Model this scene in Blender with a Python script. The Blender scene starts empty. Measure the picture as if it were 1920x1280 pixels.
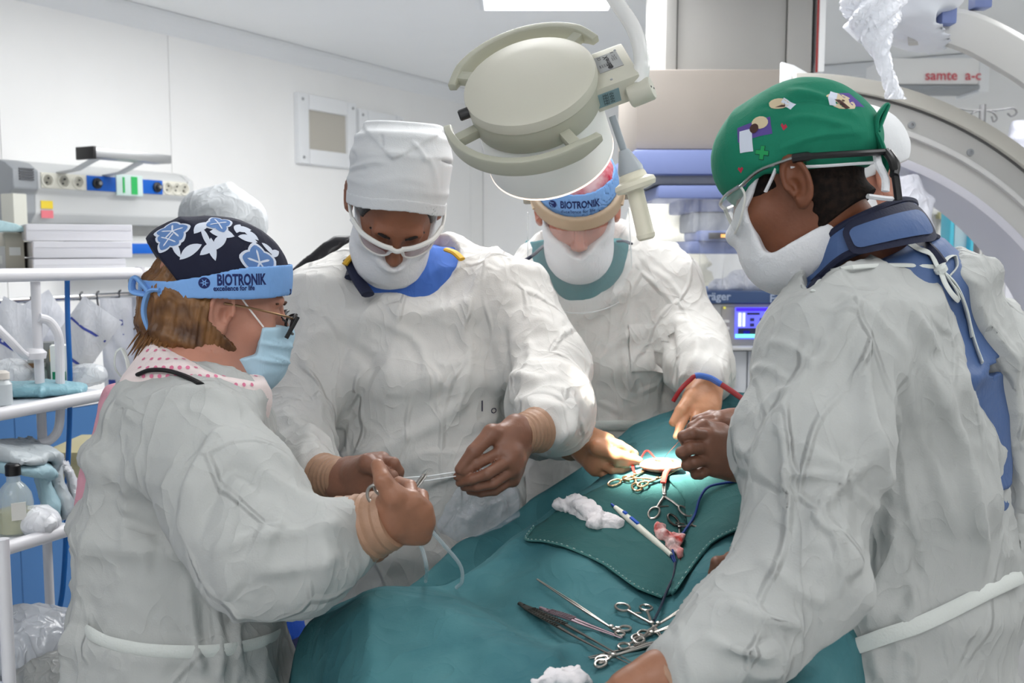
import bpy, bmesh, math, random
import numpy as np
from mathutils import Vector, Matrix
from mathutils.bvhtree import BVHTree
from mathutils.geometry import delaunay_2d_cdt

scene = bpy.context.scene
COL = scene.collection
random.seed(7)
F32 = np.float32
DEBUG = False

# ------------------------------------------------------------------ camera, light, exposure
FPX = 1867.0
PITCH = math.radians(5.5)
CAM = np.array((0.0, 0.0, 1.6))
_F = np.array((0.0, math.cos(PITCH), -math.sin(PITCH)))
_U = np.array((0.0, math.sin(PITCH), math.cos(PITCH)))
_X = np.array((1.0, 0.0, 0.0))
cam_data = bpy.data.cameras.new('camera')
cam_data.sensor_width = 36.0
cam_data.lens = FPX * 36.0 / 1920.0
cam_data.clip_start = 0.05
cam_data.dof.use_dof = True
cam_data.dof.focus_distance = 1.55
cam_data.dof.aperture_fstop = 6.3
cam = bpy.data.objects.new('camera', cam_data)
COL.objects.link(cam)
cam.location = CAM
cam.rotation_euler = (math.pi / 2 - PITCH, 0, 0)
scene.camera = cam

world = bpy.data.worlds.new('world')
scene.world = world
world.use_nodes = True
world.node_tree.nodes['Background'].inputs[0].default_value = (0.80, 0.88, 1.0, 1)
world.node_tree.nodes['Background'].inputs[1].default_value = 0.15

scene.view_settings.view_transform = 'Standard'
scene.view_settings.look = 'None'
scene.view_settings.exposure = 0.33
scene.view_settings.gamma = 1.0
scene.view_settings.use_curve_mapping = False
scene.cycles.max_bounces = 10
scene.cycles.diffuse_bounces = 8
scene.cycles.transparent_max_bounces = 12
scene.cycles.caustics_reflective = False
scene.cycles.caustics_refractive = False
scene.cycles.sample_clamp_indirect = 4.0
scene.cycles.use_denoising = True

CEIL = 2.57


def area_light(name, loc, size, power, col=(1, 1, 1), target=None, sy=None):
    l = bpy.data.lights.new(name, 'AREA')
    l.energy = power
    l.color = col
    l.shape = 'RECTANGLE'
    l.size = size
    l.size_y = sy or size
    o = bpy.data.objects.new(name, l)
    COL.objects.link(o)
    o.location = loc
    if target is not None:
        o.rotation_euler = (Vector(target) - Vector(loc)).to_track_quat('-Z', 'Y').to_euler()
    return o


# first panel is a fixture in view, the others are added out-of-frame fill (their glowing covers are built with the ceiling)
LIGHTS = [((0.14, 3.66), 0.5, 1.0, 20), ((0.10, 2.40), 0.6, 0.9, 12), ((-0.75, 3.15), 0.6, 0.9, 5), ((1.3, 1.3), 0.6, 0.9, 3),
          ((1.95, 2.6), 0.6, 0.9, 12), ((-0.9, 0.2), 0.6, 0.9, 4.5), ((0.6, -0.2), 0.6, 0.9, 3), ((-0.1, -1.0), 0.9, 0.6, 5.5)]
for (lx, ly), sx, sy, pw in LIGHTS:
    area_light('ceiling_and_fill_light', (lx, ly, CEIL - 0.03), sx, pw, (1.0, 0.985, 0.96), (lx, ly, 0), sy)


# ------------------------------------------------------------------ helpers: points
def P(px, py, d):
    return CAM + d * (_F + (px - 960) / FPX * _X - (py - 640) / FPX * _U)


def ray(px, py):
    v = _F + (px - 960) / FPX * _X - (py - 640) / FPX * _U
    return v / np.linalg.norm(v)


def unit(v):
    v = np.asarray(v, float)
    return v / np.linalg.norm(v)


# left wall: a plane that recedes to the right
WT = np.array((0.487, 0.873, 0.0)); WT /= np.linalg.norm(WT)
WN = np.array((WT[1], -WT[0], 0.0))
W0 = np.array((0.0, 6.92, 0.0))
WC = W0 + WT * (-0.39)            # the far corner
BT = WN.copy()                    # along the back wall
BN = -WT.copy()


def WL(px, py, off=0.0):
    r = ray(px, py)
    t = (np.dot(W0 - CAM, WN) + off) / np.dot(r, WN)
    return CAM + r * t


def WB(px, py, off=0.0):
    r = ray(px, py)
    t = (np.dot(WC - CAM, BN) + off) / np.dot(r, BN)
    return CAM + r * t


# ------------------------------------------------------------------ helpers: materials
def lin(c):
    return tuple((x / 255 / 12.92) if x / 255 <= 0.04045 else ((x / 255 + 0.055) / 1.055) ** 2.4 for x in c)


MATS = {}


def mat(name, rgb, rough=0.5, metal=0.0, var=0.0, vscale=8.0, bump=0.0, bscale=60.0, crumple=0.0, cscale=9.0,
        sheen=0.0, emit=0.0, trans=0.0, alpha=1.0, spec=0.5, ior=1.45, sss=0.0, rgb2=None, crease=0.0):
    if name in MATS:
        return MATS[name]
    m = bpy.data.materials.new(name)
    m.use_nodes = True
    nt = m.node_tree
    b = nt.nodes['Principled BSDF']
    col = (*lin(rgb), 1)
    b.inputs['Base Color'].default_value = col
    b.inputs['Roughness'].default_value = rough
    b.inputs['Metallic'].default_value = metal
    b.inputs['Specular IOR Level'].default_value = spec
    b.inputs['IOR'].default_value = ior
    b.inputs['Sheen Weight'].default_value = sheen
    b.inputs['Transmission Weight'].default_value = trans
    b.inputs['Alpha'].default_value = alpha
    if sss:
        b.inputs['Subsurface Weight'].default_value = sss
        b.inputs['Subsurface Radius'].default_value = (0.012, 0.005, 0.003)
        b.inputs['Subsurface Scale'].default_value = 0.4
    if emit:
        b.inputs['Emission Color'].default_value = col
        b.inputs['Emission Strength'].default_value = emit
    tc = nt.nodes.new('ShaderNodeTexCoord')
    if var or rgb2:
        n = nt.nodes.new('ShaderNodeTexNoise')
        n.inputs['Scale'].default_value = vscale
        n.inputs['Detail'].default_value = 4
        nt.links.new(tc.outputs['Object'], n.inputs['Vector'])
        r = nt.nodes.new('ShaderNodeValToRGB')
        c2 = lin(rgb2) if rgb2 else tuple(x * (1 - var) for x in col[:3])
        r.color_ramp.elements[0].position = 0.35
        r.color_ramp.elements[1].position = 0.65
        r.color_ramp.elements[0].color = (*c2, 1)
        r.color_ramp.elements[1].color = col
        nt.links.new(n.outputs['Fac'], r.inputs['Fac'])
        nt.links.new(r.outputs['Color'], b.inputs['Base Color'])
    last = None
    if crumple:
        # creased cloth: thin sharp fold lines where a warped noise crosses zero, at two sizes
        for sc, dist, zs, lw in ((cscale, crumple, 0.36, 3.2), (cscale * 2.6, crumple * 0.40, 0.7, 3.0)):
            mp = nt.nodes.new('ShaderNodeMapping')
            mp.inputs['Scale'].default_value = (1, 1, zs)
            mp.inputs['Rotation'].default_value = (0.3, 0.25, 0.4)
            nt.links.new(tc.outputs['Object'], mp.inputs['Vector'])
            n = nt.nodes.new('ShaderNodeTexNoise')
            n.inputs['Scale'].default_value = sc
            n.inputs['Detail'].default_value = 0.6
            n.inputs['Distortion'].default_value = 0.9
            nt.links.new(mp.outputs['Vector'], n.inputs['Vector'])
            m1 = nt.nodes.new('ShaderNodeMath'); m1.operation = 'SUBTRACT'; m1.inputs[1].default_value = 0.5
            m2 = nt.nodes.new('ShaderNodeMath'); m2.operation = 'ABSOLUTE'
            m3 = nt.nodes.new('ShaderNodeMath'); m3.operation = 'MULTIPLY'; m3.inputs[1].default_value = lw; m3.use_clamp = True
            m4 = nt.nodes.new('ShaderNodeMath'); m4.operation = 'POWER'; m4.inputs[1].default_value = 0.7
            nt.links.new(n.outputs['Fac'], m1.inputs[0]); nt.links.new(m1.outputs[0], m2.inputs[0])
            nt.links.new(m2.outputs[0], m3.inputs[0]); nt.links.new(m3.outputs[0], m4.inputs[0])
            bp = nt.nodes.new('ShaderNodeBump')
            bp.invert = True
            bp.inputs['Strength'].default_value = 1.0
            bp.inputs['Distance'].default_value = dist
            nt.links.new(m4.outputs[0], bp.inputs['Height'])
            if last:
                nt.links.new(last.outputs['Normal'], bp.inputs['Normal'])
            last = bp
    if crease:
        # straight pressed-in crease lines, fading in and out
        nz = nt.nodes.new('ShaderNodeTexNoise'); nz.inputs['Scale'].default_value = 5.0; nz.inputs['Detail'].default_value = 1
        nt.links.new(tc.outputs['Object'], nz.inputs['Vector'])
        add = nt.nodes.new('ShaderNodeMixRGB'); add.blend_type = 'ADD'; add.inputs['Fac'].default_value = 0.10
        nt.links.new(tc.outputs['Object'], add.inputs['Color1']); nt.links.new(nz.outputs['Color'], add.inputs['Color2'])
        mp = nt.nodes.new('ShaderNodeMapping'); mp.inputs['Scale'].default_value = (1, 1, 0.5); mp.inputs['Rotation'].default_value = (0.2, 0.35, 0.2)
        nt.links.new(add.outputs['Color'], mp.inputs['Vector'])
        vo = nt.nodes.new('ShaderNodeTexVoronoi'); vo.feature = 'DISTANCE_TO_EDGE'; vo.inputs['Scale'].default_value = 11.0
        nt.links.new(mp.outputs['Vector'], vo.inputs['Vector'])
        mr = nt.nodes.new('ShaderNodeMapRange'); mr.interpolation_type = 'SMOOTHSTEP'
        mr.inputs['From Max'].default_value = 0.085; mr.inputs['To Min'].default_value = 1.0; mr.inputs['To Max'].default_value = 0.0
        nt.links.new(vo.outputs['Distance'], mr.inputs['Value'])
        n2 = nt.nodes.new('ShaderNodeTexNoise'); n2.inputs['Scale'].default_value = 8.0; n2.inputs['Detail'].default_value = 1
        nt.links.new(tc.outputs['Object'], n2.inputs['Vector'])
        m2 = nt.nodes.new('ShaderNodeMapRange'); m2.inputs['From Min'].default_value = 0.42; m2.inputs['From Max'].default_value = 0.62
        nt.links.new(n2.outputs['Fac'], m2.inputs['Value'])
        mu = nt.nodes.new('ShaderNodeMath'); mu.operation = 'MULTIPLY'
        nt.links.new(mr.outputs['Result'], mu.inputs[0]); nt.links.new(m2.outputs['Result'], mu.inputs[1])
        bp = nt.nodes.new('ShaderNodeBump'); bp.inputs['Strength'].default_value = 1.0; bp.inputs['Distance'].default_value = crease
        nt.links.new(mu.outputs[0], bp.inputs['Height'])
        if last:
            nt.links.new(last.outputs['Normal'], bp.inputs['Normal'])
        last = bp
    if bump:
        n = nt.nodes.new('ShaderNodeTexNoise')
        n.inputs['Scale'].default_value = bscale
        n.inputs['Detail'].default_value = 3
        nt.links.new(tc.outputs['Object'], n.inputs['Vector'])
        bp = nt.nodes.new('ShaderNodeBump')
        bp.inputs['Strength'].default_value = 1.0
        bp.inputs['Distance'].default_value = bump
        nt.links.new(n.outputs['Fac'], bp.inputs['Height'])
        if last:
            nt.links.new(last.outputs['Normal'], bp.inputs['Normal'])
        last = bp
    if last:
        nt.links.new(last.outputs['Normal'], b.inputs['Normal'])
    MATS[name] = m
    return m


# ------------------------------------------------------------------ helpers: objects
def link(o):
    COL.objects.link(o)
    return o


def thing(name, label, cat, loc=(0, 0, 0), group=None):
    o = link(bpy.data.objects.new(name, None))
    o.location = tuple(float(x) for x in loc)
    o.empty_display_size = 0.05
    o['label'] = label
    o['category'] = cat
    if group:
        o['group'] = group
    return o


def tag(o, label=None, cat=None, group=None, kind=None):
    if label: o['label'] = label
    if cat: o['category'] = cat
    if group: o['group'] = group
    if kind: o['kind'] = kind
    return o


def set_parent(o, parent):
    """Mesh data is kept in world coordinates; the inverse keeps it in place under its parent."""
    o.parent = parent
    if parent.parent is None:
        o.matrix_parent_inverse = Matrix.Translation(-Vector(parent.location))


def mesh_obj(name, V, Fc, m, parent=None, smooth=True):
    me = bpy.data.meshes.new(name)
    if isinstance(Fc, np.ndarray):
        V = np.ascontiguousarray(V, dtype=F32)
        k = Fc.shape[1]
        me.vertices.add(len(V))
        me.vertices.foreach_set('co', V.ravel())
        me.loops.add(Fc.size)
        me.loops.foreach_set('vertex_index', np.ascontiguousarray(Fc, dtype=np.int32).ravel())
        me.polygons.add(len(Fc))
        me.polygons.foreach_set('loop_start', np.arange(0, Fc.size, k, dtype=np.int32))
        me.update(calc_edges=True)
    else:
        me.from_pydata([tuple(map(float, v)) for v in V], [], [tuple(map(int, f)) for f in Fc])
    me.validate()
    if smooth:
        me.polygons.foreach_set('use_smooth', np.ones(len(me.polygons), dtype=bool))
    if m is not None:
        me.materials.append(m)
    me.update()
    o = link(bpy.data.objects.new(name, me))
    if parent is not None:
        set_parent(o, parent)
    return o


class G:
    """collects simple shapes and builds ONE mesh object"""
    def __init__(s):
        s.v = []; s.f = []

    def add(s, V, Fc):
        n = len(s.v)
        s.v += [tuple(map(float, v)) for v in V]
        s.f += [tuple(n + i for i in f) for f in Fc]
        return s

    def box(s, c, half, ax=None):
        ax = np.eye(3) if ax is None else np.asarray(ax, float)   # rows = axes
        c = np.asarray(c, float)
        V = [c + ax[0] * (half[0] * i) + ax[1] * (half[1] * j) + ax[2] * (half[2] * k)
             for i in (-1, 1) for j in (-1, 1) for k in (-1, 1)]
        Fc = [(0, 1, 3, 2), (4, 6, 7, 5), (0, 4, 5, 1), (2, 3, 7, 6), (0, 2, 6, 4), (1, 5, 7, 3)]
        return s.add(V, Fc)

    def span(s, a, b):
        a = np.asarray(a, float); b = np.asarray(b, float)
        return s.box((a + b) / 2, np.abs(b - a) / 2)

    def tube(s, pts, r, n=10, closed=False, flat=1.0, caps=True):
        pts = [np.asarray(p, float) for p in pts]
        m = len(pts)
        rr = r if hasattr(r, '__len__') else [r] * m
        V = []; Fc = []
        ref = None
        for i, p in enumerate(pts):
            if closed:
                t = pts[(i + 1) % m] - pts[i - 1]
            else:
                t = pts[min(i + 1, m - 1)] - pts[max(i - 1, 0)]
            t = t / (np.linalg.norm(t) + 1e-12)
            if ref is None:
                a = np.array((0, 0, 1.0)) if abs(t[2]) < 0.9 else np.array((1.0, 0, 0))
                ref = np.cross(t, a)
            ref = ref - t * np.dot(ref, t)
            ref /= np.linalg.norm(ref) + 1e-12
            bi = np.cross(t, ref)
            for k in range(n):
                an = 2 * math.pi * k / n
                V.append(p + rr[i] * (math.cos(an) * ref + flat * math.sin(an) * bi))
        for i in range(m if closed else m - 1):
            for k in range(n):
                a = i * n + k; b = i * n + (k + 1) % n
                c = ((i + 1) % m) * n + (k + 1) % n; d = ((i + 1) % m) * n + k
                Fc.append((a, b, c, d))
        if not closed and caps:
            Fc.append(tuple(range(n - 1, -1, -1)))
            Fc.append(tuple((m - 1) * n + k for k in range(n)))
        return s.add(V, Fc)

    def lathe(s, prof, o, w, n=32, u=None):
        """profile [(radius, height)] about axis w through o"""
        w = unit(w)
        a = np.array((0, 0, 1.0)) if abs(w[2]) < 0.9 else np.array((1.0, 0, 0))
        u = unit(np.cross(w, a)) if u is None else u
        v = np.cross(w, u)
        o = np.asarray(o, float)
        V = []; Fc = []
        m = len(prof)
        for r, h in prof:
            for k in range(n):
                an = 2 * math.pi * k / n
                V.append(o + w * h + max(r, 1e-5) * (math.cos(an) * u + math.sin(an) * v))
        for i in range(m - 1):
            for k in range(n):
                Fc.append((i * n + k, i * n + (k + 1) % n, (i + 1) * n + (k + 1) % n, (i + 1) * n + k))
        Fc.append(tuple(range(n - 1, -1, -1)))
        Fc.append(tuple((m - 1) * n + k for k in range(n)))
        return s.add(V, Fc)

    def prism(s, poly, o, u, v, w, t):
        o = np.asarray(o, float)
        n = len(poly)
        V = [o + u * p[0] + v * p[1] for p in poly] + [o + u * p[0] + v * p[1] + w * t for p in poly]
        Fc = [tuple(range(n - 1, -1, -1)), tuple(range(n, 2 * n))]
        for i in range(n):
            Fc.append((i, (i + 1) % n, n + (i + 1) % n, n + i))
        return s.add(V, Fc)

    def build(s, name, m, parent=None, bevel=0.0, smooth=None, seg=2):
        me = bpy.data.meshes.new(name)
        me.from_pydata(s.v, [], s.f)
        bm = bmesh.new()
        bm.from_mesh(me)
        bmesh.ops.recalc_face_normals(bm, faces=bm.faces)
        if bevel:
            es = [e for e in bm.edges if len(e.link_faces) == 2 and e.calc_face_angle(0) > 0.6]
            bmesh.ops.bevel(bm, geom=es, offset=bevel, segments=seg, affect='EDGES', profile=0.6, clamp_overlap=True)
        sm = True if smooth is None else smooth
        for f in bm.faces:
            f.smooth = sm
        if sm:
            for e in bm.edges:
                if len(e.link_faces) == 2 and e.calc_face_angle(0) > (0.5 if not bevel else 0.9):
                    e.smooth = False
        bm.to_mesh(me)
        bm.free()
        if m is not None:
            me.materials.append(m)
        o = link(bpy.data.objects.new(name, me))
        if parent is not None:
            set_parent(o, parent)
        return o


def spline(pts, n=8):
    """Catmull-Rom through points"""
    pts = [np.asarray(p, float) for p in pts]
    q = [2 * pts[0] - pts[1]] + pts + [2 * pts[-1] - pts[-2]]
    out = []
    for i in range(1, len(q) - 2):
        p0, p1, p2, p3 = q[i - 1], q[i], q[i + 1], q[i + 2]
        for k in range(n):
            t = k / n
            out.append(0.5 * ((2 * p1) + (-p0 + p2) * t + (2 * p0 - 5 * p1 + 4 * p2 - p3) * t * t + (-p0 + 3 * p1 - 3 * p2 + p3) * t ** 3))
    out.append(pts[-1])
    return out


# ------------------------------------------------------------------ helpers: noise
_rng = np.random.RandomState(11)
_PERM = _rng.permutation(1024).astype(np.int64)
_PERM = np.concatenate([_PERM, _PERM])
_GR = _rng.normal(size=(1024, 3)); _GR /= np.linalg.norm(_GR, axis=1)[:, None]
_GR = _GR.astype(F32)


def gnoise(p):
    p = np.asarray(p, F32)
    i = np.floor(p).astype(np.int64)
    f = p - i
    u = f * f * f * (f * (f * 6 - 15) + 10)
    i &= 511
    res = None
    acc = {}
    for a in (0, 1):
        for b in (0, 1):
            for c in (0, 1):
                h = _PERM[(_PERM[(_PERM[(i[:, 0] + a) & 511] + i[:, 1] + b) & 1023] + i[:, 2] + c) & 1023]
                g = _GR[h]
                acc[a, b, c] = g[:, 0] * (f[:, 0] - a) + g[:, 1] * (f[:, 1] - b) + g[:, 2] * (f[:, 2] - c)
    ux, uy, uz = u[:, 0], u[:, 1], u[:, 2]
    L = lambda x, y, t: x + (y - x) * t
    return L(L(L(acc[0, 0, 0], acc[1, 0, 0], ux), L(acc[0, 1, 0], acc[1, 1, 0], ux), uy),
             L(L(acc[0, 0, 1], acc[1, 0, 1], ux), L(acc[0, 1, 1], acc[1, 1, 1], ux), uy), uz) * 1.6


def warp(p, f, a):
    q = p * f
    return p + a * np.stack([gnoise(q), gnoise(q + 31.7), gnoise(q + 71.3)], 1)


def ridge(p, sharp=1.0):
    n = np.abs(gnoise(p))
    return 1 - np.clip(n * 2.2 * sharp, 0, 1)


# ------------------------------------------------------------------ helpers: distance fields
def smin(a, b, k):
    h = np.clip(0.5 + 0.5 * (b - a) / k, 0, 1)
    return b + (a - b) * h - k * h * (1 - h)


def smax(a, b, k):
    return -smin(-a, -b, k)


def rc(p, a, b, ra, rb):
    a = np.asarray(a, F32); b = np.asarray(b, F32)
    ba = b - a
    pa = p - a
    t = np.clip(pa @ ba / (ba @ ba + 1e-12), 0, 1)
    d = pa - t[:, None] * ba
    return np.sqrt((d * d).sum(1)) - (ra + (rb - ra) * t)


def ell(p, c, r, R=None):
    q = p - np.asarray(c, F32)
    if R is not None:
        q = q @ np.asarray(R, F32).T      # rows of R are the local axes
    r = np.asarray(r, F32)
    k0 = np.sqrt(((q / r) ** 2).sum(1)) + 1e-9
    k1 = np.sqrt(((q / (r * r)) ** 2).sum(1)) + 1e-9
    return k0 * (k0 - 1) / k1


def loft(p, st, u, v, k=0.0, power=2.0):
    """elliptical sections: stations (centre, half-width along u, half-depth along v)"""
    u = np.asarray(u, F32); v = np.asarray(v, F32)
    out = None
    for (c0, a0, b0), (c1, a1, b1) in zip(st[:-1], st[1:]):
        c0 = np.asarray(c0, F32); c1 = np.asarray(c1, F32)
        ba = c1 - c0
        pa = p - c0
        tr = pa @ ba / (ba @ ba)
        t = np.clip(tr, 0, 1)
        q = pa - t[:, None] * ba
        a = a0 + (a1 - a0) * t
        b = b0 + (b1 - b0) * t
        L = np.linalg.norm(ba)
        ax = np.abs(tr - t) * L
        qu = np.abs(q @ u) / a; qv = np.abs(q @ v) / b
        d = ((qu ** power + qv ** power) ** (1 / power) - 1) * np.minimum(a, b)
        d = np.where(ax > 0, np.sqrt(np.maximum(d, 0) ** 2 + ax * ax), d)
        out = d if out is None else (np.minimum(out, d) if k == 0 else smin(out, d, k))
    return out


def surface(f, lo, hi, h, S=4, safe=2.2):
    """surface nets on a narrow band of the field f"""
    lo = np.asarray(lo, float); hi = np.asarray(hi, float)
    H = h * S
    nc = np.ceil((hi - lo) / H).astype(int) + 1
    gx = [lo[i] + H * (np.arange(nc[i]) + 0.5) - h * 0.5 for i in range(3)]
    X = np.stack(np.meshgrid(*gx, indexing='ij'), -1).reshape(-1, 3).astype(F32)
    dc = f(X).reshape(nc)
    act = np.abs(dc) < H * safe * 0.87
    n = nc * S
    if DEBUG: print('GRID', n, int(act.sum())*S**3, flush=True)
    D = np.where(dc < 0, F32(-1), F32(1)).repeat(S, 0).repeat(S, 1).repeat(S, 2).astype(F32)
    A = act.repeat(S, 0).repeat(S, 1).repeat(S, 2)
    idx = np.argwhere(A)
    pts = (lo + idx * h).astype(F32)
    vals = np.empty(len(pts), F32)
    for s in range(0, len(pts), 400000):
        vals[s:s + 400000] = f(pts[s:s + 400000])
    D[A] = vals
    D[D == 0] = 1e-7
    # close the border
    for ax in range(3):
        sl = [slice(None)] * 3
        for e in (0, -1):
            sl[ax] = e
            D[tuple(sl)] = np.maximum(D[tuple(sl)], 1e-4)
    neg = D < 0
    c = [slice(0, -1), slice(1, None)]
    cnt = np.zeros(np.array(n) - 1, np.int8)
    for a in (0, 1):
        for b in (0, 1):
            for e in (0, 1):
                cnt += neg[c[a], c[b], c[e]]
    cell = (cnt > 0) & (cnt < 8)
    ci = np.argwhere(cell)
    vid = -np.ones(cell.shape, np.int64)
    vid[cell] = np.arange(len(ci))
    acc = np.zeros((len(ci), 3)); num = np.zeros(len(ci))
    corners = [(a, b, e) for a in (0, 1) for b in (0, 1) for e in (0, 1)]
    cv = {q: D[ci[:, 0] + q[0], ci[:, 1] + q[1], ci[:, 2] + q[2]] for q in corners}
    for q in corners:
        for ax in range(3):
            if q[ax] == 0:
                r = list(q); r[ax] = 1; r = tuple(r)
                d0, d1 = cv[q], cv[r]
                x = (d0 < 0) != (d1 < 0)
                t = d0[x] / (d0[x] - d1[x])
                pnt = np.tile(np.array(q, float), (x.sum(), 1))
                pnt[:, ax] += t
                acc[x] += pnt
                num[x] += 1
    V = lo + h * (ci + acc / num[:, None])
    quads = []
    for ax in range(3):
        o1, o2 = [(1, 2), (2, 0), (0, 1)][ax]
        sl0 = [slice(1, -1)] * 3; sl1 = [slice(1, -1)] * 3
        sl0[ax] = slice(0, -1); sl1[ax] = slice(1, None)
        s0 = neg[tuple(sl0)]; s1 = neg[tuple(sl1)]
        e = np.argwhere(s0 != s1)
        if not len(e):
            continue
        flip = s0[e[:, 0], e[:, 1], e[:, 2]]
        base = e.copy()
        off = np.ones(3, int); off[ax] = 0
        base = base + off
        def at(d1, d2):
            q = base.copy(); q[:, o1] += d1; q[:, o2] += d2
            return vid[q[:, 0], q[:, 1], q[:, 2]]
        Q = np.stack([at(-1, -1), at(0, -1), at(0, 0), at(-1, 0)], 1)
        Q[~flip] = Q[~flip][:, ::-1]
        quads.append(Q)
    Q = np.concatenate(quads)
    Q = Q[(Q >= 0).all(1)]
    return V.astype(F32), Q


def normals(V, Q):
    n = np.cross(V[Q[:, 2]] - V[Q[:, 0]], V[Q[:, 3]] - V[Q[:, 1]])
    N = np.zeros_like(V)
    for k in range(4):
        for a in range(3):
            N[:, a] += np.bincount(Q[:, k], n[:, a], len(V)).astype(F32)
    return N / (np.linalg.norm(N, axis=1)[:, None] + 1e-12)


def relax(V, Q, it=1, w=0.5):
    for _ in range(it):
        A = np.zeros_like(V); c = np.zeros(len(V), F32)
        for k in range(4):
            i, j = Q[:, k], Q[:, (k + 1) % 4]
            for a in range(3):
                A[:, a] += np.bincount(i, V[j, a], len(V)).astype(F32) + np.bincount(j, V[i, a], len(V)).astype(F32)
            c += np.bincount(i, minlength=len(V)) + np.bincount(j, minlength=len(V))
        V = V * (1 - w) + w * A / np.maximum(c, 1)[:, None]
    return V


def sdf_obj(name, f, lo, hi, h, m, parent=None, disp=None, it=1):
    V, Q = surface(f, lo, hi, h)
    V = relax(V, Q, it)
    if disp is not None:
        N = normals(V, Q)
        V = V + N * disp(V, N)[:, None].astype(F32)
    return mesh_obj(name, V, Q, m, parent)


def bounds(pts, pad):
    a = np.array(pts, float)
    return a.min(0) - pad, a.max(0) + pad


def frame(fwd, pitch=0.0, roll=0.0):
    """rows: right, forward, up; fwd = horizontal facing, pitch > 0 looks down, roll tilts to the person's right"""
    f = unit((fwd[0], fwd[1], 0))
    up = np.array((0, 0, 1.0))
    r = np.cross(f, up)
    f2 = f * math.cos(pitch) - up * math.sin(pitch)
    u2 = np.cross(r, f2)
    r2 = r * math.cos(roll) - u2 * math.sin(roll)
    u3 = np.cross(r2, f2)
    return np.stack([r2, f2, u3])


# ------------------------------------------------------------------ helpers: prints on surfaces
def bvh_of(o):
    me = o.data
    V = np.empty(len(me.vertices) * 3, F32)
    me.vertices.foreach_get('co', V)
    return BVHTree.FromPolygons([tuple(x) for x in V.reshape(-1, 3).tolist()], [tuple(p.vertices) for p in me.polygons])


def project(V2, Fc, c, n, up, bvh, m, name, parent, off=0.0007, spin=0.0):
    """lay a flat 2-D print (metres) onto a curved surface, as a thin printed patch"""
    n = unit(n)
    r = unit(np.cross(up, n)); u = np.cross(n, r)
    if spin:
        r, u = r * math.cos(spin) + u * math.sin(spin), u * math.cos(spin) - r * math.sin(spin)
    out = []
    for x, y in V2:
        o = np.asarray(c) + r * x + u * y + n * 0.06
        hit = bvh.ray_cast(Vector(o), Vector(-n), 0.2)
        out.append(np.array(hit[0]) + n * off if hit[0] is not None else None)
    keep = [f for f in Fc if all(out[i] is not None for i in f)]
    if not keep:
        return None
    V = [o if o is not None else np.asarray(c) for o in out]
    return mesh_obj(name, V, keep, m, parent)


def fill2d(polys, step=0.005):
    """triangulate closed 2-D outlines with inner points so that they can bend"""
    V = []; E = []; Fs = []
    for poly in polys:
        n0 = len(V)
        pp = []
        for i in range(len(poly)):
            a = np.array(poly[i], float); b = np.array(poly[(i + 1) % len(poly)], float)
            k = max(1, int(np.linalg.norm(b - a) / step))
            pp += [a + (b - a) * j / k for j in range(k)]
        V += [Vector((float(q[0]), float(q[1]))) for q in pp]
        Fs.append(list(range(n0, n0 + len(pp))))
    a = np.array([tuple(v) for v in V])
    lo, hi = a.min(0), a.max(0)
    for x in np.arange(lo[0] + step * 0.5, hi[0], step):
        for y in np.arange(lo[1] + step * 0.5, hi[1], step):
            V.append(Vector((float(x), float(y))))
    r = delaunay_2d_cdt(V, [], Fs, 1, 1e-7)
    return [tuple(v) for v in r[0]], [tuple(f) for f in r[2]]


def text2d(s, size, bold=0.0, align='CENTER', width=1.0):
    c = bpy.data.curves.new('lettering', 'FONT')
    c.body = s
    c.size = size
    c.offset = bold
    c.align_x = align
    c.align_y = 'CENTER'
    c.resolution_u = 3
    o = link(bpy.data.objects.new('lettering', c))
    dg = bpy.context.evaluated_depsgraph_get()
    me = bpy.data.meshes.new_from_object(o.evaluated_get(dg))
    V = [(v.co.x * width, v.co.y) for v in me.vertices]
    Fc = [tuple(p.vertices) for p in me.polygons]
    bpy.data.objects.remove(o)
    bpy.data.meshes.remove(me)
    return V, Fc


def flat_print(V2, Fc, o, r, u, m, name, parent, off=0.001):
    """a flat print on a flat face: o = centre, r / u = right and up on the face"""
    n = np.cross(r, u)
    return mesh_obj(name, [np.asarray(o) + r * x + u * y + n * off for x, y in V2], Fc, m, parent, smooth=False)


def rect2d(x0, y0, x1, y1):
    return [(x0, y0), (x1, y0), (x1, y1), (x0, y1)], [(0, 1, 2, 3)]


def disc2d(r, n=16, sx=1.0):
    return [(sx * r * math.cos(2 * math.pi * k / n), r * math.sin(2 * math.pi * k / n)) for k in range(n)], [tuple(range(n))]
# ================================================================== PEOPLE
SKIN = mat('skin_tan', (142, 92, 68), 0.55, var=0.12, vscale=25, bump=0.0006, bscale=180, sss=0.15)
SKIN_N = mat('skin_brown', (118, 70, 46), 0.5, var=0.12, vscale=25, bump=0.0004, bscale=180, sss=0.1)
SKIN_F = mat('skin_fair', (186, 132, 112), 0.5, var=0.12, vscale=22, bump=0.0004, bscale=160, sss=0.15)
SKIN_R = mat('skin_ruddy', (186, 122, 102), 0.5, var=0.14, vscale=22, bump=0.0004, bscale=160, sss=0.15)
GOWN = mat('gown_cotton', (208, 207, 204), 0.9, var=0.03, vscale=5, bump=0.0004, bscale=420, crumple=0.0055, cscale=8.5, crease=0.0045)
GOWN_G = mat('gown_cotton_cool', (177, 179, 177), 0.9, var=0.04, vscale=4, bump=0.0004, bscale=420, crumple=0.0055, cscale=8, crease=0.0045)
TIE = mat('gown_tape', (206, 210, 206), 0.9, bump=0.0006, bscale=300)
GAUZE = mat('gauze_cloth', (222, 223, 226), 0.95, bump=0.0010, bscale=320, crumple=0.0012, cscale=22)
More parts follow.
